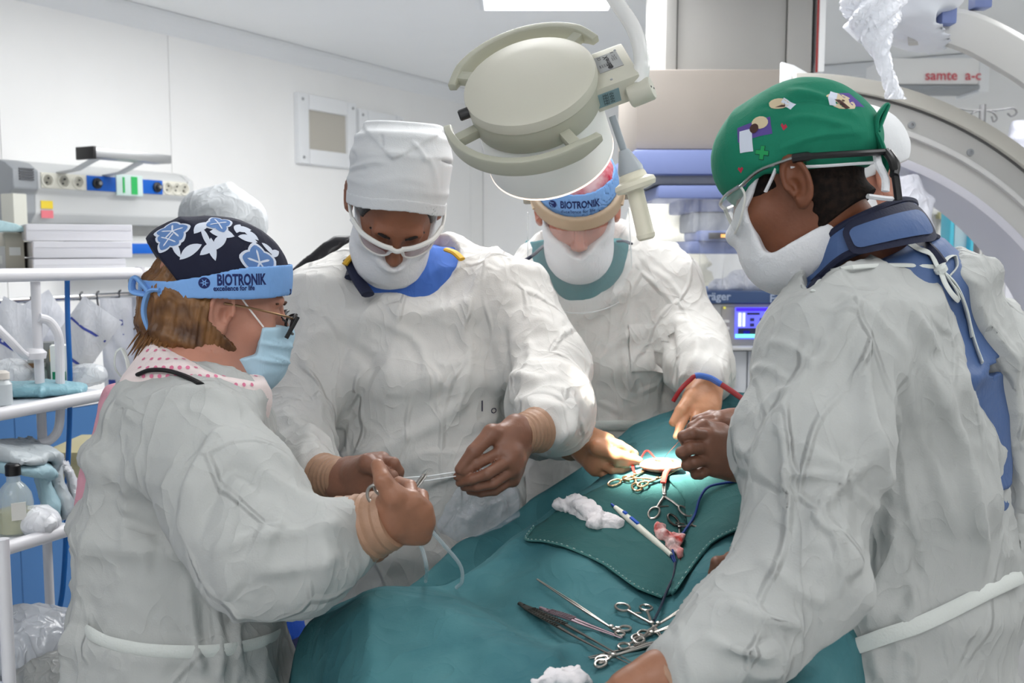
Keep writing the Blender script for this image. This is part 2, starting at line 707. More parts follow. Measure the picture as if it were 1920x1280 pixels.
CAPW = mat('cap_white', (212, 214, 216), 0.9, var=0.03, vscale=8, bump=0.0004, bscale=500, crumple=0.0006, cscale=12)
GLOVE = mat('latex_glove', (150, 104, 80), 0.42, var=0.10, vscale=30, bump=0.0008, bscale=90)
GLOVE_D = mat('latex_glove_dark', (128, 88, 70), 0.42, var=0.10, vscale=30, bump=0.0008, bscale=90)
GLOVE_W = mat('latex_glove_light', (196, 142, 108), 0.42, var=0.10, vscale=30, bump=0.0008, bscale=90)
CUFF = mat('latex_cuff', (162, 127, 103), 0.5, var=0.08, vscale=40, bump=0.0015, bscale=70)
HAIR_D = mat('hair_black', (26, 21, 19), 0.45, bump=0.001, bscale=260)
SCRUB_B = mat('scrub_blue', (66, 108, 190), 0.85, var=0.12, vscale=14, crumple=0.002, cscale=14)
SCRUB_T = mat('scrub_teal', (0, 100, 106), 0.85, var=0.15, vscale=14, crumple=0.002, cscale=14)
NAVY = mat('navy_binding', (22, 28, 54), 0.7, bump=0.0006, bscale=300)
LEAD = mat('lead_apron_blue', (68, 94, 140), 0.6, var=0.10, vscale=7, bump=0.0006, bscale=160, crumple=0.0015, cscale=8)
BLACK = mat('black_plastic', (16, 16, 18), 0.4)
WHITEP = mat('white_plastic', (225, 225, 222), 0.35)
BANDB = mat('band_blue', (120, 165, 222), 0.85, var=0.06, vscale=20, crumple=0.0008, cscale=25)
INK = mat('ink_navy', (22, 36, 92), 0.8)


def face_base(q):
    """smooth head without ears or eyes"""
    d = ell(q, (0, -0.012, 0.035), (0.074, 0.096, 0.083))
    d = smin(d, ell(q, (0, 0.030, -0.03), (0.062, 0.064, 0.085)), 0.03)
    d = smin(d, ell(q, (0, 0.030, -0.075), (0.048, 0.055, 0.04)), 0.03)
    return d


def ear(q, side):
    """q relative to the ear's middle; x outwards"""
    x = q[:, 0] * side
    a = 0.42
    y = q[:, 1]; z = q[:, 2]
    y = y / 1.12; z = z / 1.12
    e = np.stack([x + 0.20 * y - 0.003, y, z], 1)       # stands off the head towards the back
    d = ell(e, (0.003, -0.004, 0.002), (0.0065, 0.017, 0.030))
    # helix rim
    t = np.arctan2(z - 0.004, (y + 0.004) * 1.75)
    ry, rz = 0.0155, 0.0285
    k = np.sqrt(((y + 0.004) / ry) ** 2 + ((z - 0.003) / rz) ** 2)
    ring = np.sqrt(((k - 1) * 0.018) ** 2 + (e[:, 0] - 0.0095) ** 2) - 0.0042
    ring = np.where((y > 0.006) & (z < -0.004), ring + 0.01, ring)
    d = smin(d, ring, 0.004)
    d = smax(d, -ell(e, (0.0125, 0.001, -0.003), (0.0115, 0.0080, 0.0130)), 0.003)   # concha
    d = smax(d, -ell(e, (0.0115, -0.004, 0.0165), (0.0060, 0.0075, 0.0085)), 0.003)     # fossa
    d = smin(d, ell(e, (0.005, 0.008, -0.004), (0.005, 0.004, 0.006)), 0.004)      # tragus
    d = smin(d, ell(e, (0.004, 0.001, -0.026), (0.005, 0.008, 0.009)), 0.006)      # lobe
    return d


def head_sdf(q, ears=True, ear_in=0.0, ear_fw=0.0):
    d = face_base(q)
    for s in (-1, 1):
        d = smin(d, ell(q, (0.043 * s, 0.060, -0.022), (0.024, 0.026, 0.022)), 0.02)      # cheekbone
    d = smin(d, ell(q, (0, 0.083, -0.102), (0.020, 0.016, 0.016)), 0.018)                 # chin
    d = smin(d, rc(q, (-0.036, 0.084, 0.026), (0.036, 0.084, 0.026), 0.011, 0.011), 0.014)   # brow
    for s in (-1, 1):
        d = smax(d, -ell(q, (0.031 * s, 0.102, 0.008), (0.017, 0.016, 0.012)), 0.012)     # socket
        d = smin(d, ell(q, (0.031 * s, 0.079, 0.006), (0.0135, 0.0135, 0.0125)), 0.003)     # closed lid over the eye
        d = smax(d, -ell(q, (0.031 * s, 0.0945, 0.0005), (0.012, 0.003, 0.0012)), 0.002)   # lash line
    d = smin(d, rc(q, (0, 0.092, 0.018), (0, 0.112, -0.026), 0.007, 0.011), 0.012)         # nose
    for s in (-1, 1):
        d = smin(d, ell(q, (0.011 * s, 0.102, -0.032), (0.008, 0.010, 0.008)), 0.006)
    d = smin(d, rc(q, (-0.018, 0.089, -0.060), (0.018, 0.089, -0.060), 0.007, 0.007), 0.008)  # lips
    d = smax(d, -rc(q, (-0.02, 0.1, -0.061), (0.02, 0.1, -0.061), 0.002, 0.002), 0.003)
    if ears:
        for s in (-1, 1):
            eo = np.array(((0.076 - ear_in) * s, -0.008 + ear_fw, -0.004), F32)
            near = np.abs(q - eo).max(1) < 0.06
            if near.any():
                e = np.full(len(q), 1.0, F32)
                e[near] = ear(q[near] - eo, s)
                d = np.where(near, smin(d, e, 0.005), d)
    return d


class Head:
    def __init__(s, o, fwd, pitch=0.0, roll=0.0, scale=1.0):
        s.o = np.asarray(o, float); s.R = frame(fwd, pitch, roll); s.k = scale

    def loc(s, p):
        return ((p - s.o.astype(F32)) @ s.R.T.astype(F32)) / F32(s.k)

    def w(s, x, y, z):
        return s.o + s.k * (x * s.R[0] + y * s.R[1] + z * s.R[2])

    def box(s, r=0.17):
        return s.o - r, s.o + r

    def mesh(s, name, f, h, m, parent, disp=None, r=0.17, it=1):
        return sdf_obj(name, lambda p: f(s.loc(p)) * s.k, *s.box(r), h, m, parent, disp=disp, it=it)


def body(h, parent, m, chest, sh_l, sh_r, cell=0.0035, ear_in=0.0, ear_fw=0.0):
    """skin: head, neck, shoulders and trunk as one surface"""
    neck0 = h.w(0, -0.022, -0.05)
    neck1 = np.asarray(chest, float)

    def f(p):
        d = head_sdf(h.loc(p), True, ear_in, ear_fw) * h.k
        d = smin(d, rc(p, neck0, neck1, 0.052, 0.062), 0.02)
        d = smin(d, rc(p, neck1, sh_l, 0.06, 0.045), 0.05)
        d = smin(d, rc(p, neck1, sh_r, 0.06, 0.045), 0.05)
        d = smin(d, rc(p, neck1 + np.array((0, 0, -0.05)), neck1 + np.array((0, 0, -0.26)), 0.085, 0.09), 0.06)
        return d
    pts = [h.o - 0.15, h.o + 0.15, neck1 + np.array((-0.12, -0.12, -0.38)), neck1 + 0.1, np.asarray(sh_l) - 0.07, np.asarray(sh_l) + 0.07, np.asarray(sh_r) - 0.07, np.asarray(sh_r) + 0.07]
    lo, hi = bounds(pts, 0.01)
    return sdf_obj('body', f, lo, hi, cell, m, parent)


def legs(parent, foot_l, foot_r, hip_l, hip_r, m, shoe_m):
    """trousers under the gown, and a pair of shoes on the floor"""
    def f(p):
        d = None
        for a, b in ((foot_l, hip_l), (foot_r, hip_r)):
            k = (np.asarray(a) + np.asarray(b)) / 2
            e = smin(rc(p, np.asarray(a) + np.array((0, 0, 0.09)), k, 0.055, 0.07), rc(p, k, b, 0.07, 0.09), 0.03)
            d = e if d is None else np.minimum(d, e)
        return d
    lo, hi = bounds([foot_l, foot_r, hip_l, hip_r], 0.12)
    sdf_obj('trousers', f, lo, hi, 0.016, m, parent)


def shoes(parent, feet, fwd, m):
    fw = unit((fwd[0], fwd[1], 0))
    for ft in feet:
        ft = np.asarray(ft, float)
        def f(p):
            d = rc(p, ft + np.array((0, 0, 0.045)) - fw * 0.05, ft + np.array((0, 0, 0.038)) + fw * 0.14, 0.043, 0.034)
            return np.maximum(smin(d, rc(p, ft + np.array((0, 0, 0.06)), ft + np.array((0, 0, 0.11)), 0.045, 0.045), 0.03), 0.002 - p[:, 2])
        lo, hi = bounds([ft - fw * 0.06, ft + fw * 0.15], 0.12)
        sdf_obj('shoe', f, lo, hi, 0.009, m, parent)


def proj_px(V):
    q = np.asarray(V, F32) - CAM.astype(F32)
    d = np.maximum(q @ _F.astype(F32), 0.05)
    return np.stack([q @ _X.astype(F32) / d, q @ _U.astype(F32) / d], 1), d


def fold_strokes(V, strokes, N=None):
    """long soft folds: (points, width, height)"""
    d = np.zeros(len(V), F32)
    V2, dep = proj_px(V)
    front = 1.0
    if N is not None:
        vd = V - CAM.astype(F32)
        front = np.clip(-(N * vd).sum(1) / np.linalg.norm(vd, axis=1) * 3 + 0.2, 0, 1)
    for pts, w, hgt in strokes:
        if len(pts[0]) == 2:
            pts = [((x - 960) / FPX, -(y - 640) / FPX) for x, y in pts]
        else:
            pts = proj_px(np.array(pts))[0]
        pts = [np.asarray(q, F32) for q in spline(pts, 4)]
        best = np.full(len(V), 9.0, F32)
        tt = np.zeros(len(V), F32)
        n = len(pts) - 1
        for i in range(n):
            a = np.asarray(pts[i], F32); b = np.asarray(pts[i + 1], F32)
            ba = b - a
            t = np.clip((V2 - a) @ ba / (ba @ ba), 0, 1)
            e = np.linalg.norm(V2 - a - t[:, None] * ba, axis=1) * dep
            up = e < best
            best = np.where(up, e, best)
            tt = np.where(up, (i + t) / n, tt)
        taper = np.clip(np.sin(np.clip(tt, 0, 1) * math.pi) * 1.6, 0, 1)
        d += hgt * 1.0 * np.exp(-(best / (w * 0.85)) ** 2) * taper * front
    return d


def cloth_disp(dirv=(0, 0, 1), seed=0.0, big=0.012, mid=0.006, small=0.0025, strokes=(), fade=None, stretch=0.28):
    """wrinkles: long folds along dirv, plus crumpled cotton"""
    dv = unit(dirv).astype(F32)

    def f(V, N):
        q = V + seed
        al = (q @ dv)[:, None] * dv
        s = q - al * (1 - stretch * 0.7)               # stretched along the fold direction
        s = warp(s, 4.0, 0.018)
        gate = np.clip(gnoise(q * 4.2 + 3.3) * 1.7 + 0.55, 0.12, 1.0)
        gate2 = np.clip(gnoise(q * 5.1 + 9.1) * 1.9 + 0.50, 0.08, 1.0)
        d = 1.9 * big * gate * (ridge(s * 7.0) ** 1.4 - 0.3)
        dw = unit(np.cross(dv, (0.3, -0.9, 0.2)) + 0.6 * dv).astype(F32)
        s2 = q - (q @ dw)[:, None] * dw * 0.72
        d += 1.9 * mid * gate2 * (ridge(warp(s2, 4.0, 0.025) * 8.5 + 17) ** 1.8 - 0.25)
        d += small * (ridge(warp(q, 14.0, 0.02) * 24.0 + 5) ** 2 - 0.2)
        if strokes:
            d += fold_strokes(V, strokes, N)
        if fade is not None:
            d *= fade(V)
        return d
    return f


# ------------------------------------------------------------------ gloved hands
def hand(parent, wrist, cuff_end, fingers, thumb, m, r=1.0, cell=0.0024, cuff_r=(0.031, 0.038), palm_k=0.014):
    """a gloved hand: palm bones from the wrist to each knuckle, four bent fingers and a thumb; cuff of the glove"""
    wrist = np.asarray(wrist, float)
    wid = unit(np.asarray(fingers[0][0]) - np.asarray(fingers[-1][0]))
    kn = [np.asarray(f[0], float) for f in fingers]
    RAD = [(0.0098, 0.0088, 0.0080, 0.0068), (0.0102, 0.0090, 0.0082, 0.0070), (0.0098, 0.0086, 0.0078, 0.0066), (0.0088, 0.0076, 0.0068, 0.0058)]
    ce = np.asarray(cuff_end, float)

    def f(p):
        d = rc(p, wrist + (ce - wrist) * 0.9, wrist, 0.031 * r, 0.029 * r)
        for i, k in enumerate(kn):
            o = wrist + wid * (0.020 - 0.0133 * i) * r
            d = smin(d, rc(p, o, k, 0.0165 * r, 0.0135 * r), palm_k)
        for i in range(len(kn) - 1):
            d = smin(d, rc(p, kn[i] * 0.75 + wrist * 0.25, kn[i + 1] * 0.75 + wrist * 0.25, 0.014 * r, 0.014 * r), 0.01)
        th = [np.asarray(t, float) for t in thumb]
        d = smin(d, rc(p, wrist * 0.55 + th[0] * 0.45, th[0], 0.018 * r, 0.0145 * r), 0.014)
        e = None
        for a, b, ra, rb in zip(th[:-1], th[1:], (0.0140, 0.0112), (0.0112, 0.0085)):
            c = rc(p, a, b, ra * r, rb * r)
            e = c if e is None else smin(e, c, 0.003)
        d = smin(d, e, 0.006)
        for i, fg in enumerate(fingers):
            e = None
            for j in range(len(fg) - 1):
                c = rc(p, fg[j], fg[j + 1], RAD[i][j] * r, RAD[i][j + 1] * r)
                e = c if e is None else smin(e, c, 0.003)
            d = smin(d, e, 0.0022)
        return d
    pts = [wrist, ce] + [np.asarray(q) for fg in fingers for q in fg] + [np.asarray(q) for q in thumb]
    lo, hi = bounds(pts, 0.05)
    g = sdf_obj('glove', f, lo, hi, cell, m, parent, it=1)
    # cuff pulled over the sleeve
    a = ce; b = wrist
    ax = unit(b - a); L = np.linalg.norm(b - a)
    u = unit(np.cross(ax, (0.31, 0.22, 0.93))); v = np.cross(ax, u)
    gg = G()
    n = 26
    prof = []
    for i in range(17):
        t = i / 16
        rad = cuff_r[1] + (cuff_r[0] - cuff_r[1]) * t + 0.0011 * math.sin(i * 2.3) + (0.0022 if i == 0 else 0)
        prof.append((rad * r, t * L * 1.02))
    gg.lathe(prof, a, ax, n=n)
    c = gg.build('glove_cuff', CUFF, parent)
    tag(c, 'paler rolled cuff of the glove over the sleeve end')
    return g


def arm(p, pts, radii, k=0.02):
    d = None
    for a, b, ra, rb in zip(pts[:-1], pts[1:], radii[:-1], radii[1:]):
        e = rc(p, a, b, ra, rb)
        d = e if d is None else smin(d, e, k)
    return d


def tie(parent, pts, w=0.006, name='gown_tie', m=None, n=7):
    if name == 'waist_tie':                  # a flat tape standing on edge round the waist
        return G().tube(spline(pts, n), w * 0.28, n=8, flat=3.4).build(name, m or TIE, parent)
    return G().tube(spline(pts, n), w, n=8, flat=0.35).build(name, m or TIE, parent)


def mask_obj(h, parent, cut, name='face_mask', m=None, off=0.007, extra=None, cell=0.003, disp=None):
    def f(q):
        d = face_base(q)
        d = smin(d, rc(q, (0, 0.094, 0.012), (0, 0.106, -0.028), 0.008, 0.013), 0.03)
        d = smin(d, ell(q, (0, 0.075, -0.090), (0.028, 0.022, 0.025)), 0.04)
        d = smin(d, ell(q, (0, 0.04, -0.07), (0.060, 0.066, 0.055)), 0.03)
        d = smin(d, head_sdf(q, False), 0.008)
        if extra is not None:
            d = smin(d, extra(q), 0.03)
        return smax(d - off, cut(q), 0.003)
    return h.mesh(name, f, cell, m or GAUZE, parent, disp=disp, it=2)
# ------------------------------------------------------------------ the surgeon in the middle, white glasses, tall white cap
def build_middle():
    D = 1.86
    t = thing('person', 'person in tall white cap and white-framed glasses, pulling a thread between both hands', 'person', P(790, 1280, 1.98) * np.array((1, 1, 0)))
    h = Head(P(742, 383, D), (0.10, -1, 0), math.radians(54), math.radians(-8.5))
    hc = Head(P(742, 388, D), (0.10, -1, 0), math.radians(8), math.radians(-8.5))
    chest = P(765, 550, 2.05)
    body(h, t, SKIN, chest, P(620, 590, 2.0), P(930, 580, 2.0))
    # dark short hair showing at the temples under the cap
    def hair(q):
        d = face_base(q) - 0.004
        return smax(d, np.maximum(np.maximum(q[:, 1] - (0.052 + 0.25 * (q[:, 2] - 0.03)), -q[:, 2] + 0.012), np.abs(q[:, 2] - 0.05) - 0.05), 0.003)
    h.mesh('hair', hair, 0.003, HAIR_D, t)
    for s in (-1, 1):
        pts = [h.w(s * x, y, z) for x, y, z in ((0.014, 0.0985, 0.024), (0.027, 0.0965, 0.029), (0.040, 0.087, 0.028), (0.049, 0.076, 0.022))]
        G().tube(spline(pts, 5), [0.002] * 3 + [0.0032] * 8 + [0.002] * 5, n=6).build('eyebrow', HAIR_D, t)
    # cap: tall cotton hat with a flat folded top
    def cap(q):
        st = [((0, 0.010, -0.012), 0.0865, 0.104), ((0, 0.010, 0.040), 0.0905, 0.108), ((0, 0.006, 0.090), 0.0915, 0.104), ((0.004, 0.002, 0.125), 0.083, 0.088), ((0.006, 0.0, 0.146), 0.066, 0.062)]
        d = loft(q, st, (1, 0, 0), (0, 1, 0), 0.012, 2.3) - 0.002
        vee = q[:, 2] - (0.092 + 0.72 * np.abs(q[:, 0] - 0.016))
        d = d - 0.0045 * np.clip(vee / 0.004 + 0.5, 0, 1)
        return smax(d, -(q[:, 2] - (0.004 + 0.004 * np.cos(q[:, 0] * 30 + 0.8))), 0.003)
    st = [([(646, 318), (672, 312), (700, 304), (735, 306)], 0.006, 0.005), ([(648, 326), (668, 318), (690, 318)], 0.005, -0.004),
          ([(770, 262), (790, 285), (800, 305)], 0.005, 0.004), ([(714, 250), (716, 275)], 0.003, -0.004),
          ([(655, 278), (664, 300), (650, 320)], 0.005, -0.004), ([(800, 290), (815, 320), (820, 370)], 0.006, 0.003),
          ([(690, 345), (760, 335), (815, 350)], 0.008, 0.002)]
    c = hc.mesh('surgical_cap', cap, 0.0032, CAPW, t, r=0.2, it=2,
               disp=cloth_disp(h.R[0], 3.1, 0.0012, 0.0010, 0.0004, st))
    def hem(q):
        d = np.abs(loft(q, [((0, 0.010, -0.012), 0.0890, 0.1065), ((0, 0.010, 0.040), 0.0930, 0.1105)], (1, 0, 0), (0, 1, 0), 0, 2.3)) - 0.0016
        lo = q[:, 2] - (0.002 + 0.004 * np.cos(q[:, 0] * 30 + 0.8))
        return np.maximum(d, np.maximum(-lo, lo - 0.022))
    hc.mesh('cap_band', hem, 0.0024, CAPW, t, r=0.16)
    # mask
    cut = lambda q: q[:, 2] - (-0.036 + 0.47 * np.abs(q[:, 0]) ** 1.0 + 0.10 * (0.1 - q[:, 1])) + np.where(q[:, 1] < -0.02, (-0.02 - q[:, 1]) * 1.0, 0)
    mask_obj(h, t, cut, disp=cloth_disp(h.R[0], 8.2, 0.002, 0.002, 0.0006), extra=lambda q: ell(q, (0, 0.045, -0.095), (0.058, 0.055, 0.05)))
    # white framed glasses
    fr = thing_part('glasses', t, h.w(0, 0.1, 0))
    hw0 = h.w
    class _G:
        R = h.R
        @staticmethod
        def w(x, y, z):
            return hw0(x, y - 0.008, z + 0.014)
    h_, h = h, _G
    lens_m = mat('tinted_lens', (150, 104, 116), 0.06, alpha=0.42, spec=0.6)
    for s in (-1, 1):
        out = [(0.009, 0.1235, 0.004), (0.028, 0.1215, 0.0085), (0.048, 0.113, 0.012), (0.066, 0.098, 0.012), (0.068, 0.095, 0.002), (0.060, 0.103, -0.016), (0.044, 0.113, -0.0235), (0.026, 0.120, -0.0235), (0.013, 0.1225, -0.014)]
        W = [h.w(s * a, b, c) for a, b, c in out]
        cen = np.mean(W, 0)
        LW = spline(W + [W[0]], 4)[:-1]
        mesh_obj('lens', [cen + h.R[1] * 0.002] + LW, [(0, 1 + i, 1 + (i + 1) % len(LW)) for i in range(len(LW))], lens_m, fr)
        top = [W[0], W[1], W[2], W[3], h.w(s * 0.082, 0.07, 0.011)]
        G().tube(spline(top, 5), 0.0048, n=8).build('brow_bar', WHITEP, fr)
        G().tube(spline([W[3], W[4], W[5], W[6], W[7], W[8], W[0]], 5), 0.0021, n=8).build('lens_rim', WHITEP, fr)
        G().tube(spline([h.w(s * 0.068, 0.094, 0.011), h.w(s * 0.083, 0.066, 0.012), h.w(s * 0.088, 0.02, 0.012), h.w(s * 0.085, -0.03, 0.006)], 6), 0.0038, n=8, flat=0.6).build('temple', WHITEP, fr)
    G().tube(spline([h.w(-0.012, 0.1235, 0.004), h.w(0, 0.127, 0.0015), h.w(0.012, 0.1235, 0.004)], 5), 0.0045, n=8).build('bridge', WHITEP, fr)
    for s in (-1, 1):
        G().tube(spline([h.w(s * 0.006, 0.125, 0.001), h.w(s * 0.012, 0.121, -0.010), h.w(s * 0.015, 0.120, -0.018)], 5), 0.0032, n=8).build('nose_pad', WHITEP, fr)

    h = h_
    # torso shape shared by scrubs and gown
    u = np.array((1, 0.05, 0)); v = np.array((0, 1.0, 0))
    sc = lambda px, py, d, a, b: (P(px, py, d), a, b)
    ST = [sc(775, 520, 2.01, 0.115, 0.075), sc(782, 590, 2.01, 0.185, 0.105), sc(788, 700, 2.02, 0.190, 0.135), sc(790, 840, 2.03, 0.185, 0.150),
          sc(790, 1000, 2.04, 0.20, 0.160), sc(795, 1300, 2.06, 0.235, 0.18), (P(795, 1300, 2.06) * np.array((1, 1, 0)) + np.array((0, 0, 0.28)), 0.27, 0.21)]
    Ra = [P(612, 572, 1.98), P(560, 735, 1.93), P(545, 850, 1.80), P(588, 884, 1.63)]
    La = [P(945, 560, 1.98), P(1020, 690, 1.92), P(1040, 770, 1.80), P(1026, 796, 1.69)]
    Rr = [0.082, 0.082, 0.072, 0.044]
    Lr = [0.086, 0.084, 0.070, 0.046]

    def torso(p):
        d = loft(p, ST, u, v, 0.05, 2.3)
        d = smin(d, rc(p, P(700, 505, 2.02), Ra[0], 0.06, 0.07), 0.05)
        d = smin(d, rc(p, P(840, 500, 2.02), La[0], 0.06, 0.07), 0.05)
        return d

    def scrubs(p):
        d = torso(p) + 0.006
        d = smin(d, rc(p, P(765, 530, 2.0), P(748, 470, 2.0), 0.102, 0.080), 0.03)
        cutv = rc(p, P(752, 440, 1.90), P(768, 500, 1.85), 0.062, 0.030)
        return np.maximum(smax(d, -cutv, 0.008), p[:, 2] - P(0, 462, 2.0)[2])
    lo, hi = bounds([P(600, 420, 2.1), P(950, 760, 1.75), P(600, 420, 1.75)], 0.03)
    hi[2] = P(0, 455, 2.0)[2]; lo[2] = P(0, 680, 2.0)[2]
    sdf_obj('scrub_top', scrubs, lo, hi, 0.005, SCRUB_B, t, disp=cloth_disp((0.4, 0, -1), 2.0, 0.004, 0.002, 0.0005))
    # dark apron straps with yellow edge at the shoulders
    for pts, w in (([P(660, 520, 1.90), P(668, 500, 1.93), P(690, 475, 1.98)], 0.015), ([P(655, 488, 1.91), P(672, 525, 1.885), P(690, 552, 1.86)], 0.014)):
        G().tube(spline(pts, 6), w, n=10, flat=0.5).build('apron_strap', NAVY, t)
    YEL = mat('yellow_edge', (206, 160, 40), 0.7)
    a_ = G().tube(spline([P(646, 496, 1.895), P(656, 484, 1.90), P(668, 476, 1.93)], 6), 0.011, n=8, flat=0.5).build('strap_edge', YEL, t)
    b_ = G().tube(spline([P(838, 468, 1.93), P(853, 474, 1.91), P(866, 486, 1.90)], 6), 0.009, n=8, flat=0.5).build('strap_edge', YEL, t)

    def gown(p):
        d = torso(p) - 0.010
        ra = arm(p, Ra, Rr, 0.03); la = arm(p, La, Lr, 0.03)
        d = smin(d, ra, 0.022)
        d = smin(d, la, 0.022)
        neck = ell(p, P(757, 452, 1.90), (0.110, 0.14, 0.102))
        return smax(d, -neck, 0.006)
    strokes = [([P(640, 640, 1.83), P(700, 690, 1.85), P(640, 800, 1.84), P(625, 880, 1.85)], 0.012, -0.010),
               ([P(940, 600, 1.85), P(950, 700, 1.84), P(945, 800, 1.84)], 0.012, -0.012),
               ([P(900, 720, 1.84), P(820, 790, 1.85), P(700, 850, 1.86), P(650, 880, 1.86)], 0.018, 0.010),
               ([P(930, 820, 1.84), P(860, 880, 1.85), P(760, 920, 1.86)], 0.014, 0.010),
               ([P(700, 590, 1.87), P(790, 650, 1.85), P(800, 760, 1.85)], 0.01, 0.007),
               ([P(860, 590, 1.87), P(880, 680, 1.86), P(850, 780, 1.86)], 0.01, 0.007),
               ([P(990, 620, 1.86), P(1000, 690, 1.83), P(975, 740, 1.83)], 0.010, 0.008),
               ([P(960, 700, 1.84), P(1010, 720, 1.82), P(1060, 700, 1.84)], 0.009, 0.008),
               ([P(960, 760, 1.80), P(1020, 750, 1.74), P(1070, 770, 1.76)], 0.009, 0.007),
               ([P(560, 650, 1.86), P(590, 720, 1.85), P(600, 800, 1.82)], 0.010, 0.008),
               ([P(530, 780, 1.82), P(580, 820, 1.76), P(600, 860, 1.68)], 0.010, 0.008)]
    lo, hi = bounds([P(470, 500, 1.95), P(1090, 560, 1.95), (P(790, 800, 2.3)), P(790, 800, 1.55), P(540, 900, 1.6), (0, 2, 0.30), P(560, 760, 1.85), P(1090, 760, 1.85)], 0.06)
    lo[0] -= 0.08; hi[0] += 0.06
    g = sdf_obj('gown', gown, lo, hi, 0.0064, GOWN, t, disp=cloth_disp((0.15, 0, 1), 0.0, 0.008, 0.006, 0.002, strokes), it=2)
    bv = bvh_of(g)
    # pen marks on the pocket
    for sgn, cx, cy, s in (('l', 903, 768, 0.030), ('o', 925, 776, 0.022)):
        V2, F2 = text2d(sgn, s)
        project(V2, F2, P(cx, cy, 1.86), (0, -1, 0), (0, 0, 1), bv, mat('pen_ink', (60, 60, 80), 0.8), 'pen_mark', t)
    # gloves
    hand(t, P(645, 897, 1.56), P(607, 893, 1.60),
         [[P(716, 862, 1.515), P(738, 868, 1.49), P(748, 884, 1.495), P(747, 903, 1.505)],
          [P(712, 880, 1.50), P(735, 892, 1.475), P(744, 908, 1.48), P(738, 924, 1.50)],
          [P(702, 900, 1.50), P(722, 916, 1.48), P(726, 932, 1.485), P(716, 942, 1.505)],
          [P(688, 918, 1.51), P(704, 934, 1.495), P(706, 946, 1.50), P(696, 952, 1.515)]],
         [P(690, 868, 1.49), P(716, 884, 1.465), P(740, 902, 1.475)], GLOVE_D, cuff_r=(0.031, 0.036))
    hand(t, P(972, 815, 1.615), P(1006, 806, 1.655),
         [[P(942, 845, 1.575), P(895, 869, 1.555), P(874, 882, 1.555), P(857, 893, 1.56)],
          [P(955, 862, 1.570), P(914, 888, 1.545), P(886, 898, 1.55), P(862, 905, 1.565)],
          [P(962, 880, 1.580), P(924, 906, 1.555), P(894, 912, 1.56), P(870, 913, 1.575)],
          [P(960, 898, 1.595), P(928, 920, 1.58), P(902, 924, 1.58), P(880, 921, 1.59)]],
         [P(922, 812, 1.575), P(888, 846, 1.555), P(862, 880, 1.553)], GLOVE_D, cuff_r=(0.031, 0.037))
    legs(t, P(730, 1280, 2.05) * np.array((1, 1, 0)), P(860, 1280, 2.05) * np.array((1, 1, 0)), P(740, 1050, 2.05), P(850, 1050, 2.05), SCRUB_B, None)
    shoes(t, [P(730, 1280, 2.05) * np.array((1, 1, 0)), P(860, 1280, 2.05) * np.array((1, 1, 0))], (0, -1), WHITEP)
    return t


def thing_part(name, parent, loc):
    """an empty that gathers the pieces of one part"""
    o = link(bpy.data.objects.new(name, None))
    o.empty_display_size = 0.02
    set_parent(o, parent)
    return o


